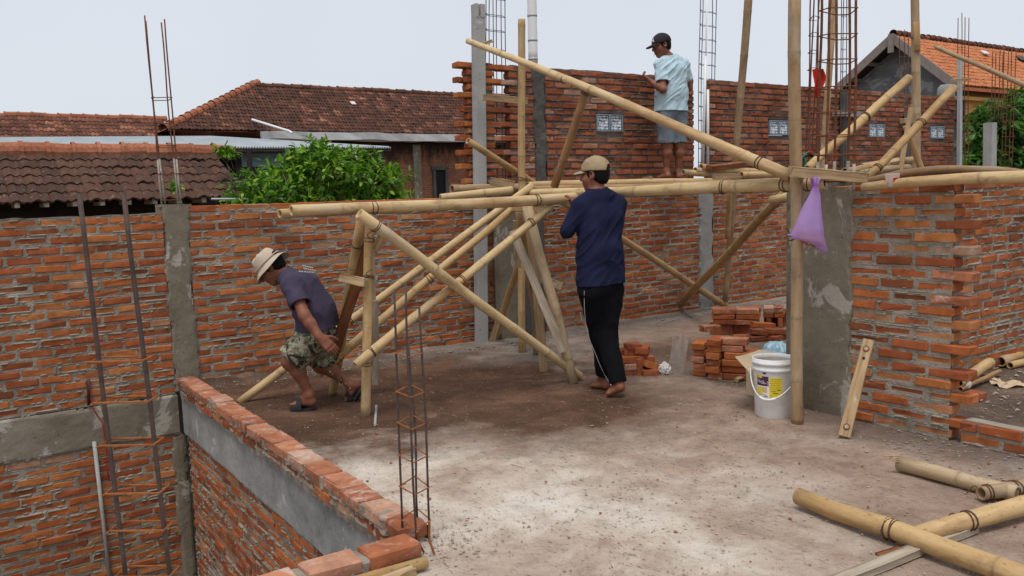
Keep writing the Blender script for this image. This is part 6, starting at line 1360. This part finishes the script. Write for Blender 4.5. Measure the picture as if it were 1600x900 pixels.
# ------------------------------------------------------------------ people: one smooth body grown round a posed skeleton, clothes as shells over it
class SDF:
    def __init__(s, pts, pad=.22, res=.005):
        pts = np.asarray(pts, float); s.lo = pts.min(0)-pad; s.hi = pts.max(0)+pad; s.res = res
        s.n = np.ceil((s.hi-s.lo)/res).astype(int)+1; s.D = np.full(s.n, .5, np.float32)
    def win(s, lo, hi):
        a = np.clip(np.floor((lo-s.lo)/s.res).astype(int), 0, s.n-1); b = np.clip(np.ceil((hi-s.lo)/s.res).astype(int)+1, 1, s.n)
        ax = [s.lo[i]+np.arange(a[i], b[i])*s.res for i in range(3)]
        return tuple(slice(a[i], b[i]) for i in range(3)), np.stack(np.meshgrid(*ax, indexing='ij'), -1)
    def _apply(s, sl, d, k, sub=False):
        d = d.astype(np.float32); D = s.D[sl]
        if sub:
            if k > 0: h = np.clip(.5-.5*(D+d)/k, 0, 1); s.D[sl] = D*(1-h)-d*h+k*h*(1-h)
            else: s.D[sl] = np.maximum(D, -d)
        elif k > 0: h = np.clip(.5+.5*(D-d)/k, 0, 1); s.D[sl] = D*(1-h)+d*h-k*h*(1-h)
        else: s.D[sl] = np.minimum(D, d)
    def cone(s, a, b, ra, rb, k=.02, sub=False):
        a, b = np.asarray(a, float), np.asarray(b, float); m = max(ra, rb)+max(k, .01)+.03
        sl, P = s.win(np.minimum(a, b)-m, np.maximum(a, b)+m); ab = b-a; t = np.clip(((P-a)@ab)/max(ab@ab, 1e-9), 0, 1)
        s._apply(sl, np.linalg.norm(P-a-t[..., None]*ab, axis=-1)-(ra+(rb-ra)*t), k, sub); return s
    def ell(s, c, R, r, k=.02, sub=False):
        c = np.asarray(c, float); r = np.asarray(r, float); m = r.max()+max(k, .01)+.03
        sl, P = s.win(c-m, c+m); q = (P-c)@np.asarray(R).T; k0 = np.linalg.norm(q/r, axis=-1); k1 = np.linalg.norm(q/(r*r), axis=-1)
        s._apply(sl, k0*(k0-1)/np.maximum(k1, 1e-6), k, sub); return s
    def cut(s, p, n, k=0.0, near=None, rad=.2):
        """remove everything on the side n points to (within rad of near)"""
        n = np.asarray(n, float)/np.linalg.norm(n); p = np.asarray(p, float)
        if near is None: sl, P = s.win(s.lo, s.hi); d = (P-p)@n
        else:
            near = np.asarray(near, float); sl, P = s.win(near-rad, near+rad); d = np.minimum((P-p)@n, rad-np.linalg.norm(P-near, axis=-1))
        s.D[sl] = np.maximum(s.D[sl], d.astype(np.float32)); return s
    def folds(s, amp, fr, seed, dirs=None, band=.05):
        m = np.abs(s.D) < band; idx = np.argwhere(m); P = s.lo+idx*s.res
        if dirs is not None: P = P@np.asarray(dirs).T
        x, y, z = (P*np.asarray(fr)).T; wq = vnoise(x*.6, y*.6, z*.6, seed+5)*2.0
        r = 1-np.abs(2*vnoise(x+wq, y+wq, z+wq, seed)-1); r2 = 1-np.abs(2*vnoise(x*2.1+9, y*2.1, z*2.1+wq, seed+2)-1)
        s.D[m] -= (amp*((r*r-.4)+.45*(r2*r2-.4))).astype(np.float32); return s
    def shell(s, th): s.D = np.maximum(s.D, -(s.D+th)); return s
    def mesh(s, name, mat, parent, origin):
        D = s.D; V_ = D < 0; n = D.shape
        c = np.zeros(tuple(q-1 for q in n), np.uint8)
        for i in (0, 1):
            for j in (0, 1):
                for k in (0, 1): c += V_[i:n[0]-1+i, j:n[1]-1+j, k:n[2]-1+k]
        act = (c > 0) & (c < 8); idx = -np.ones(act.shape, np.int64); cells = np.argwhere(act); idx[act] = np.arange(len(cells))
        acc = np.zeros((len(cells), 3)); cnt = np.zeros(len(cells)); cor = [(i, j, k) for i in (0, 1) for j in (0, 1) for k in (0, 1)]
        val = {q: D[cells[:, 0]+q[0], cells[:, 1]+q[1], cells[:, 2]+q[2]].astype(float) for q in cor}
        for q in cor:
            for ax in range(3):
                if q[ax] == 0:
                    r = list(q); r[ax] = 1; a, b = val[q], val[tuple(r)]; m = (a < 0) != (b < 0); t = np.where(m, a/np.where(m, a-b, 1), 0)
                    p = np.array(q, float)[None].repeat(len(cells), 0); p[:, ax] += t; acc += p*m[:, None]; cnt += m
        P = s.lo+(cells+acc/cnt[:, None])*s.res; F_ = []
        for ax in range(3):
            o = [i for i in range(3) if i != ax]
            sl0 = [slice(1, -1)]*3; sl0[ax] = slice(0, -1); sl1 = [slice(1, -1)]*3; sl1[ax] = slice(1, None)
            a, b = V_[tuple(sl0)], V_[tuple(sl1)]
            for flip, m in ((False, a & ~b), (True, ~a & b)):
                e = np.argwhere(m)
                if not len(e): continue
                for i in o: e[:, i] += 1
                def at(d0, d1):
                    q = e.copy(); q[:, o[0]] -= d0; q[:, o[1]] -= d1; return idx[q[:, 0], q[:, 1], q[:, 2]]
                f = np.stack([at(1, 1), at(0, 1), at(0, 0), at(1, 0)], 1)
                if (ax == 1) != flip: f = f[:, ::-1]
                F_.append(f)
        F_ = np.concatenate(F_); me = bpy.data.meshes.new(name); me.from_pydata((P-origin).tolist(), [], F_.tolist()); me.polygons.foreach_set('use_smooth', np.ones(len(F_), bool)); me.materials.append(mat)
        o = link(name, me, parent); o['_'] = 1; del o['_']
        s.P = P; return o
def nrm(v): v = np.asarray(v, float); return v/np.linalg.norm(v)
def surf(P, px, py, rad=4.0):
    """nearest visible point of a point set at a pixel"""
    q = P-C_o; w_ = q@C_fw; x, y = 800+FPX*(q@C_rt)/w_, 450-FPX*(q@C_up)/w_; m = np.hypot(x-px, y-py) < rad
    if not m.any(): m = np.hypot(x-px, y-py) < rad*4
    if not m.any(): return None
    d = w_[m].min(); return at_d(px, py, 1.0)*0+C_o+ray(px, py)*(d-.004)
def person(label, J, face, hup, res=.005, hands=None, origin=None):
    """J: joints in world metres. returns (root, body sdf points, helper dict)"""
    origin = np.asarray(origin, float); root = empty('person', origin); tag(root, label, 'person', None, 'thing'); bpy.context.view_layer.update()
    B_ = SDF(list(J.values()), .16, res); g = lambda k: J[k]
    lat = nrm(g('Ls')-g('Rs')); lath = nrm(g('Lh')-g('Rh'))
    for s_, l0, l1, w0, w1, r0, r1 in (('a', g('pel'), g('mid'), .06, .052, .098, .088), ('b', g('mid'), g('chest'), .052, .075, .088, .102)):
        for q in (-1, 1): B_.cone(l0+lath*w0*q, l1+lat*w1*q, r0, r1, .04)
    B_.cone(g('chest'), g('neck'), .09, .055, .05); B_.cone(g('neck'), g('head')-nrm(hup)*.03, .052, .05, .03)
    for q in 'LR':
        B_.cone(g('neck')*.75+g(q+'s')*.25, g(q+'s'), .055, .052, .03); B_.cone(g(q+'s'), g(q+'e'), .048, .038, .03); B_.cone(g(q+'e'), g(q+'e')*.6+g(q+'w')*.4, .038, .037, .02); B_.cone(g(q+'e')*.6+g(q+'w')*.4, g(q+'w'), .037, .025, .02)
        B_.cone(g(q+'h'), g(q+'k'), .085, .055, .04); kn, an = g(q+'k'), g(q+'a'); ca = kn*.68+an*.32+nrm(g('backdir'+q) if ('backdir'+q) in J else (0, 0, 0.001))*.016
        B_.cone(kn, ca, .050, .047, .03); B_.cone(ca, an, .046, .028, .03)
        heel, toe = g(q+'heel'), g(q+'toe'); fd = nrm(toe-heel); B_.cone(an, heel, .030, .029, .02); sd = nrm(np.cross(fd, Z3))
        ball = heel+fd*np.linalg.norm(toe-heel)*.72
        for s_ in (-1, 1): B_.cone(heel+Z3*.004, ball+sd*s_*.02, .028, .02, .015)
        B_.cone(an, ball, .034, .022, .02)
        for t in range(5):
            o_ = (t-2)*.0165*(1 if q == 'L' else -1); B_.cone(ball+sd*o_, toe+sd*o_*1.1-fd*(.004*abs(t-1)+.008), .0125, .0095 if t else .012, .006)
    # head
    f, u = nrm(face), nrm(hup); u = nrm(u-f*(u@f)); r = np.cross(f, u); R = np.stack([r, f, u]); h = g('head'); L_ = lambda x, y, z: h+r*x+f*y+u*z
    B_.ell(L_(0, -.008, .025), R, (.075, .093, .088), .02); B_.ell(L_(0, .022, -.045), R, (.056, .068, .062), .03); B_.cone(L_(0, .062, -.088), L_(0, .05, -.07), .022, .03, .03)
    B_.cone(L_(0, .088, .018), L_(0, .104, -.018), .010, .016, .012); B_.cone(L_(-.012, .09, -.022), L_(.012, .09, -.022), .011, .011, .008)
    for q in (-1, 1):
        B_.cone(L_(.012*q, .083, .03), L_(.045*q, .068, .03), .013, .011, .012); B_.ell(L_(.031*q, .092, .008), R, (.016, .014, .011), .012, True); B_.ell(L_(.031*q, .079, .007), R, (.013, .012, .011), .003)
        B_.cone(L_(.042*q, .055, -.025), L_(.03*q, .06, -.03), .022, .022, .03)
        B_.ell(L_(.076*q, -.008, .0), R, (.011, .02, .033), .006); B_.ell(L_(.082*q, -.002, .004), R, (.006, .011, .02), .004, True)
    B_.cone(L_(-.016, .085, -.049), L_(.016, .085, -.049), .0095, .0095, .006); B_.cone(L_(-.014, .082, -.060), L_(.014, .082, -.060), .0105, .0105, .004)
    # hands
    for q in 'LR':
        w_ = g(q+'w'); hd, pn, curl = hands[q]; hd = nrm(hd); pn = nrm(np.asarray(pn)-hd*(np.asarray(pn)@hd)); sd = np.cross(hd, pn)*(1 if q == 'L' else -1)   # sd points to the thumb
        B_.cone(w_-hd*.01, w_+hd*.03, .026, .024, .02)
        for s_ in (-.026, -.009, .009, .026): B_.cone(w_+hd*.02+sd*s_*.6, w_+hd*.085+sd*s_, .015, .0125, .012)
        for i, (s_, ln) in enumerate(((.028, .068), (.0095, .078), (-.0095, .072), (-.028, .056))):
            p = w_+hd*.085+sd*s_; an = .25+.12*i*0; d = hd
            for j, fr_ in enumerate((.42, .32, .26)):
                cang = curl*(.55, .9, .6)[j]+(.06*(i-1.5)); d = d*cos(cang)+nrm(pn-d*(pn@d))*sin(cang)
                n_ = p+d*ln*fr_; B_.cone(p, n_, .0095-.0008*j, .0088-.0009*j, .003); p = n_
        p = w_+hd*.028+sd*.024; d = nrm(hd*.62+sd*.7+pn*.35)
        for j, ln in enumerate((.04, .032, .025)):
            n_ = p+d*ln; B_.cone(p, n_, .0135-.0018*j, .0115-.0018*j, .006); p = n_; d = nrm(d+hd*.25+pn*.35*curl-sd*.15)
    body = B_.mesh('body', M['skin'], root, origin)
    for q in (-1, 1):
        e = MB(); t = np.linspace(-pi/2, pi/2, 7); e.lathe([(max(.0105*cos(a), 1e-5), .0105*sin(a)) for a in t], 10); eo = e.obj('eye', M['label_white'], root, True); eo.location = Vector(L_(.031*q, .0815, .008)-origin)
        i_ = MB(); i_.lathe([(1e-5, .0012), (.0052, 0)], 10); io = i_.obj('iris', M['hair'], eo); io.rotation_mode = 'QUATERNION'; io.rotation_quaternion = Vector(f).to_track_quat('Z', 'Y'); io.location = Vector(f*.0101)
    return root, body, B_, dict(r=r, f=f, u=u, R=R, L=L_, lat=lat, lath=lath)
def hair(root, hd, origin, low=-.02, res=.005):
    L_ = hd['L']; s = SDF([L_(0, 0, 0)], .16, res); s.ell(L_(0, -.012, .026), hd['R'], (.080, .097, .093), 0); s.ell(L_(0, -.045, -.025), hd['R'], (.058, .050, .05), .02)
    s.cut(L_(0, .03, 0), hd['f']-hd['u']*.35); s.cut(L_(0, -.03, low-.05), -hd['u']+hd['f']*.0); return s.mesh('hair', M['hair'], root, origin)
def cap(root, hd, origin, mat, tilt=0.0, opening=False, brim=.085, logo=None):
    L_ = hd['L']; f, u, r = hd['f'], hd['u'], hd['r']; s = SDF([L_(0, 0, 0), L_(0, .15, 0)], .16, .0045)
    s.ell(L_(0, -.008, .040), hd['R'], (.089, .107, .096), 0); s.cut(L_(0, 0, .032), -u+f*.05); s.folds(.002, (30, 30, 30), 3); s.shell(.007)
    if opening: s.ell(L_(0, -.115, .030), hd['R'], (.036, .05, .040), 0, True); s.cone(L_(-.036, -.094, .034), L_(.036, -.094, .034), .006, .006, 0)
    s.cone(L_(0, -.008, .134), L_(0, -.008, .136), .008, .006, .004)
    # peak
    m = SDF([L_(0, .1, .03)], .17, .0045); m.ell(L_(0, .085, .038), hd['R'], (.078, brim+.0, .5), 0); sl, P = m.win(m.lo, m.hi); q = P-L_(0, 0, 0); z0 = .040-((q@r)/.078)**2*.022-np.clip((q@f)-.09, 0, 1)*.22
    m.D = np.maximum(m.D, (np.abs(q@u-z0)-.0045).astype(np.float32)); m.ell(L_(0, -.008, .040), hd['R'], (.084, .100, .2), 0, True)
    s2 = s.mesh('cap', M[mat], root, origin); m.mesh('peak', M[mat], s2, origin); return s2, s.P
# --- the man in navy, holding the bearer
o_ = fl(940, 606)
JA = {k: D(*v) for k, v in dict(head=(930, 274, 5.97), neck=(935, 303, 5.95), chest=(936, 338, 5.95), mid=(938, 395, 5.92), pel=(939, 442, 5.91),
      Ls=(909, 323, 5.88), Rs=(963, 320, 6.0), Le=(887, 360, 5.86), Lw=(899, 322, 6.04), Re=(958, 352, 6.22), Rw=(932, 316, 6.3),
      Lh=(926, 455, 5.85), Rh=(953, 455, 5.97), Lk=(939, 523, 5.98), La=(945, 586, 6.04), Rk=(947, 526, 5.92), Ra=(967, 599, 5.80), Lheel=(949, 595, 6.02), Ltoe=(926, 598, 6.12), Rheel=(969, 606, 5.78), Rtoe=(948, 620, 5.83)).items()}
JA['Ltoe'][2] = .02; JA['Lheel'][2] = .035; JA['Rtoe'][2] = .018
HA = dict(L=(D(902, 300, 6.3)-JA['Lw'], (-.6, .75, -.1), 1.1), R=(D(925, 304, 6.42)-JA['Rw'], (-.3, .8, 0), 1.0))
rootA, bodyA, sA, hA = person('man in navy shirt and tan cap seen from behind, holding the bamboo bearer', JA, (-.86, .48, -.06), (.02, 0, 1), hands=HA, origin=o_)
hair(rootA, hA, o_, low=-.015); cap(rootA, hA, o_, 'khaki', opening=True, brim=.075)
def shirt(root, J, origin, mat, seed, hem, hemn, sleeve, loose=.02, long=False, res=.0055, fold=.009, drop=.10, fr=(9, 9, 4.5), wide=0.0):
    keys = [J[k] for k in ('neck', 'pel', 'Ls', 'Rs', 'Le', 'Re', 'Lw', 'Rw', 'chest')]
    T_ = SDF(keys, .2, res); A_ = SDF(keys, .2, res); lat = nrm(J['Ls']-J['Rs']); lath = nrm(J['Lh']-J['Rh']); low = J['pel']+(J['pel']-J['mid'])*drop/np.linalg.norm(J['pel']-J['mid'])
    for a, b, w0, w1, r0, r1 in ((low, J['mid'], .072+wide, .066+wide, .121+loose, .098+loose), (J['mid'], J['chest'], .066+wide, .078, .098+loose, .103+loose*.6)):
        for q in (-1, 1): T_.cone(a+lath*w0*q, b+lat*w1*q, r0, r1, .05)
    T_.cone(J['chest'], J['neck'], .10, .066, .05)
    for q in 'LR': T_.cone(J['neck']*.72+J[q+'s']*.28, J[q+'s'], .066, .064, .03)
    for q in 'LR':
        e, w_ = J[q+'e'], J[q+'w']
        if long: A_.cone(J[q+'s'], e, .063, .052, .035); A_.cone(e, e*.12+w_*.88, .052, .038, .02)
        else: A_.cone(J[q+'s'], J[q+'s']*(1-sleeve)+e*sleeve, .063, .066, .035)
    sm = lambda a, b, k: (lambda h: b*(1-h)+a*h-k*h*(1-h))(np.clip(.5+.5*(b-a)/k, 0, 1))
    F_ = SDF(keys, .2, res); F_.D = sm(T_.D, A_.D, .03); base = F_.D.copy(); F_.folds(fold, fr, seed, dirs=[nrm(C_rt*.72-Z3*.7), nrm(C_rt*.7+Z3*.72), C_fw]); dlt = F_.D-base
    A_.D = A_.D+dlt; T_.D = T_.D+dlt; T_.cut(hem, hemn, near=hem, rad=.5)
    for q in 'LR':
        e, w_ = J[q+'e'], J[q+'w']
        if long: c = e*.15+w_*.85; A_.cut(c, w_-e, near=c+nrm(w_-e)*.06, rad=.10)
        else: d = nrm(e-J[q+'s']); c = J[q+'s']*(1-sleeve)+e*sleeve+d*.02; A_.cut(c, d, near=c+d*.08, rad=.12)
    inner = F_.D+.010; F_.D = np.maximum(sm(T_.D, A_.D, .03), -inner)
    up = nrm(J['head']-J['neck']); F_.ell(J['neck']+up*.055, np.eye(3), (.068, .068, .068), 0, True)
    return F_.mesh('shirt', M[mat], root, origin), F_.P
def legs(name, root, J, origin, mat, seed, upto, r0, r1, r2=None, res=.0055, fold=.008, cutf=None, fr=(10, 10, 5)):
    s = SDF([J[k] for k in ('pel', 'Lh', 'Rh', 'Lk', 'Rk', 'La', 'Ra', 'mid')], .17, res); lath = nrm(J['Lh']-J['Rh'])
    for q in (-1, 1): s.cone(J['pel']+lath*.062*q-(J['pel']-J['mid'])*.35, J['pel']+lath*.062*q, .094, .110, .04)
    for q in 'LR':
        h, k, a = J[q+'h'], J[q+'k'], J[q+'a']; s.cone(h, h*(1-min(upto, 1))+k*min(upto, 1), r0, r1, .045)
        if upto > 1: s.cone(k, k*(2-upto)+a*(upto-1), r1, r2, .03)
    s.folds(fold, fr, seed); s.shell(.010)
    top = J['pel']-(J['pel']-J['mid'])*.45; s.cut(top, J['mid']-J['pel'], near=top, rad=.3)
    for q in 'LR':
        h, k, a = J[q+'h'], J[q+'k'], J[q+'a']; c, d = (h*(1-upto)+k*upto, nrm(k-h)) if upto <= 1 else (k*(2-upto)+a*(upto-1), nrm(a-k)); s.cut(c, d, near=c+d*.13, rad=.15)
    return s.mesh(name, M[mat], root, origin), s.P
hemA = D(939, 444, 5.91)
_, shA = shirt(rootA, JA, o_, 'navy', 41, hemA, (0.03, 0, -1), .9, long=True, loose=.006, drop=.09, fold=.012, fr=(11, 3.2, 6))
trA, trP = legs('trousers', rootA, JA, o_, 'black', 43, 1.99, .098, .074, .058, fold=.010)
def strip_on(P, px, name, mat, parent, origin, r=.003, rad=3.0):
    pts = [surf(P, x, y, rad) for x, y in px]; pts = [p for p in pts if p is not None]
    q = np.array(pts); 
    if len(q) < 2: return
    u = np.linspace(0, len(q)-1, len(q)*4); q = np.stack([np.interp(u, np.arange(len(q)), q[:, i]) for i in range(3)], 1)
    return MB().tube(q-origin, r, 5).obj(name, M[mat], parent)
strip_on(trP, [(913, 455), (913, 480), (915, 505), (921, 530), (930, 552), (938, 572), (947, 590), (955, 602)], 'white_piping', 'stripe', trA, o_, .0022)
strip_on(trP, [(907, 488), (909, 500), (915, 508)], 'white_piping', 'stripe', trA, o_, .0018)
# --- the stooping man at the left
oB = fl(485, 636)
JB = {k: D(*v) for k, v in dict(head=(424, 418, 5.80), neck=(449, 431, 5.80), chest=(474, 451, 5.80), mid=(494, 487, 5.80), pel=(496, 519, 5.80),
      Ls=(456, 446, 5.63), Rs=(466, 437, 5.97), Le=(476, 493, 5.50), Lw=(499, 526, 5.46), Re=(478, 480, 6.05), Rw=(490, 508, 6.0),
      Lh=(490, 526, 5.71), Rh=(501, 524, 5.89), Lk=(453, 565, 5.68), La=(484, 622, 5.70), Rk=(500, 570, 5.93), Ra=(549, 603, 5.95), Lheel=(487, 633, 5.70), Ltoe=(456, 634, 5.72), Rheel=(557, 603, 5.94), Rtoe=(541, 628, 5.96)).items()}
JB['Lheel'][2] = .058; JB['Ltoe'][2] = .046; JB['La'][2] = max(JB['La'][2], .11)
JB['backdirL'] = np.array([.8, .2, 0]); JB['backdirR'] = np.array([.4, .2, .6])
HB = dict(L=(D(517, 543, 5.46)-JB['Lw'], (-.25, .9, -.35), .35), R=((.5, .2, -.6), (0, -.8, .2), .6))
rootB, bodyB, sB, hB = person('stooping man in camouflage shorts and cream bucket hat by the left trestle', JB, (-.72, -.05, -.69), (-.66, 0, .72), hands=HB, origin=oB)
hair(rootB, hB, oB, low=-.01)
def bucket_hat(root, hd, origin):
    L_ = hd['L']; f, u, r = hd['f'], hd['u'], hd['r']; n = 40; m = MB(); G = []
    for rr, z in ((.001, .128), (.045, .127), (.068, .120), (.080, .10), (.090, .05), (.0935, .038), (.10, .030), (.120, .014), (.138, -.002), (.140, -.006), (.136, -.006), (.117, .009), (.097, .024), (.09, .03)):
        ring = []
        for k in range(n):
            a = 2*pi*k/n; wv = (max(0, rr-.095)*.55)*(sin(2*a+.6)*.5+sin(3*a+1)*.35)+(.004*sin(5*a+z*40) if z > .04 else 0)
            ring.append(L_(rr*cos(a)*.94, rr*sin(a)*1.07-.006, z*.95+wv))
        ring.append(ring[0]); G.append(ring)
    m.grid(np.array(G)[:, ::-1]-origin); h = m.obj('hat', M['cream'], root, True)
    t = MB().tube(np.array([L_(.096*cos(a)*.96, .096*sin(a)*1.12-.006, .047) for a in np.linspace(0, 2*pi, 25)[:-1]])-origin, .0045, 6, closed=True).obj('hat_band', M['cream'], h, True)
bucket_hat(rootB, hB, oB)
shB_o, shB = shirt(rootB, JB, oB, 'purple', 51, D(497, 513, 5.8), (.10, 0, -1), .58, loose=.024, drop=.07, fold=.013, fr=(7, 7, 7))
shtB, shtP = legs('shorts', rootB, JB, oB, 'camo', 53, .84, .114, .104, fold=.009)
rows = [((473, 415), (490, 419)), ((474, 419), (494, 423)), ((467, 424), (492, 426))]
for i, (a, b) in enumerate(rows):
    k = 6
    for j in range(k):
        t0, t1 = j/k, (j+.62)/k; p, q = [surf(shB, a[0]+(b[0]-a[0])*t, a[1]+(b[1]-a[1])*t, 3) for t in (t0, t1)]
        if p is not None and q is not None and np.linalg.norm(p-q) < .1: MB().tube(np.array([p, q])-oB, .003, 4).obj('print_stroke', M['stripe'], shB_o)
def flipflop(root, J, q, origin):
    heel, toe = J[q+'heel'], J[q+'toe']; f = nrm(toe-heel); s_ = nrm(np.cross(f, Z3)); u = np.cross(s_, f); L = np.linalg.norm(toe-heel)+.045; h0 = heel-f*.03-u*.033; n = 12; top = []
    for t in np.linspace(0, 1, n): top.append((t*L, .030+.014*sin(min(1, t*1.15)*pi)*1.0+(.006 if t > .5 else 0)-(.03 if t in (0,) else 0)-(.022 if t == 1 else 0)))
    v = []
    for z in (-.022, -.004):
        v.append([h0+f*x+s_*w_*sg+u*(z+.0) for sg, seq in ((1, top), (-1, top[::-1])) for x, w_ in seq])
    m = MB(); k = 2*n; vv = np.array(v[0]+v[1])-origin; m.add(vv, [tuple(range(k))[::-1], tuple(range(k, 2*k))]+[(i, (i+1) % k, k+(i+1) % k, k+i) for i in range(k)])
    o = m.obj('sandal', M['rubber'], root); a = h0+f*L*.46
    an = np.linspace(0, pi, 11); G = [[a+f*(.0+w_)+s_*cos(x)*(.056-w_*.1)+u*(-.008+sin(x)*(.088-w_*.42)) for x in an] for w_ in (0, .04, .085)]
    G = np.array(G)-origin; b = MB(); b.grid(G); b.grid((G+u*.004)[:, ::-1]); b.obj('strap', M['rubber'], o, True)
flipflop(rootB, JB, 'L', oB); flipflop(rootB, JB, 'R', oB)
for (x, y) in ((516, 581), (519, 584), (528, 591), (533, 594), (536, 590), (540, 599), (544, 603), (530, 596), (547, 607), (535, 600)):
    p = surf(sB.P, x, y, 3)
    if p is not None: q = MB().lathe([(1e-4, .003), (.004+.003*(x % 3), .001), (.003+.004*(y % 3), -.001), (1e-4, -.003)], 6).obj('mud_splash', M['mortar'], bodyB); q.location = Vector(p-oB); q.rotation_euler = (1.3, .2, x)
# --- the man on the deck
oC = D(1049, 279, 9.25)
JC = {k: D(*v) for k, v in dict(head=(1034, 72, 9.2), neck=(1045, 91, 9.23), chest=(1049, 112, 9.23), mid=(1049, 146, 9.22), pel=(1049, 172, 9.22),
      Ls=(1032, 103, 9.13), Rs=(1067, 101, 9.34), Le=(1036, 140, 9.02), Lw=(1018, 128, 9.10), Re=(1076, 137, 9.42), Rw=(1066, 130, 9.62),
      Lh=(1039, 181, 9.16), Rh=(1059, 181, 9.28), Lk=(1041, 226, 9.17), La=(1041, 267, 9.18), Rk=(1060, 226, 9.27), Ra=(1059, 268, 9.28), Lheel=(1044, 275, 9.15), Ltoe=(1030, 277, 9.25), Rheel=(1061, 276, 9.25), Rtoe=(1051, 278, 9.38)).items()}
JC['backdirL'] = JC['backdirR'] = np.array([.4, -.8, 0])
HC = dict(L=(D(1009, 122, 9.12)-JC['Lw'], (.1, .3, .9), .7), R=(D(1050, 126, 9.68)-JC['Rw'], (.2, -.3, .9), .7))
rootC, bodyC, sC, hC = person('smoking man in light blue shirt and dark cap standing on the bamboo deck', JC, (-.93, -.20, -.24), (-.18, 0, .98), hands=HC, origin=oC, res=.006)
hair(rootC, hC, oC, low=-.01); capC, capP = cap(rootC, hC, oC, 'charcoal', brim=.09)
p = surf(capP, 1021, 63, 3)
if p is not None:
    q = MB().tube(np.array([[0, 0, -.018], [0, 0, .018], [.014, 0, .014], [.014, 0, .002], [0, 0, -.001]]), .0035, 5).obj('emblem', M['label_white'], capC); frame(q, p-oC, nrm(np.cross(hC['u'], -C_fw))*-1, C_fw); q.location = Vector(p-oC)
shC_o, shC = shirt(rootC, JC, oC, 'lightblue', 61, D(1049, 174.5, 9.22), (0, 0, -1), .62, loose=.016, drop=.07, res=.006, fold=.015, fr=(15, 3.5, 7))
legs('shorts', rootC, JC, oC, 'denim', 63, .93, .098, .086, res=.006, fold=.008)
cg = hC['L'](.012, .09, -.053); MB().tube(np.array([cg, cg+nrm(D(1018, 97, 9.0)-cg)*.075])-oC, .0045, 6).obj('cigarette', M['label_white'], rootC)
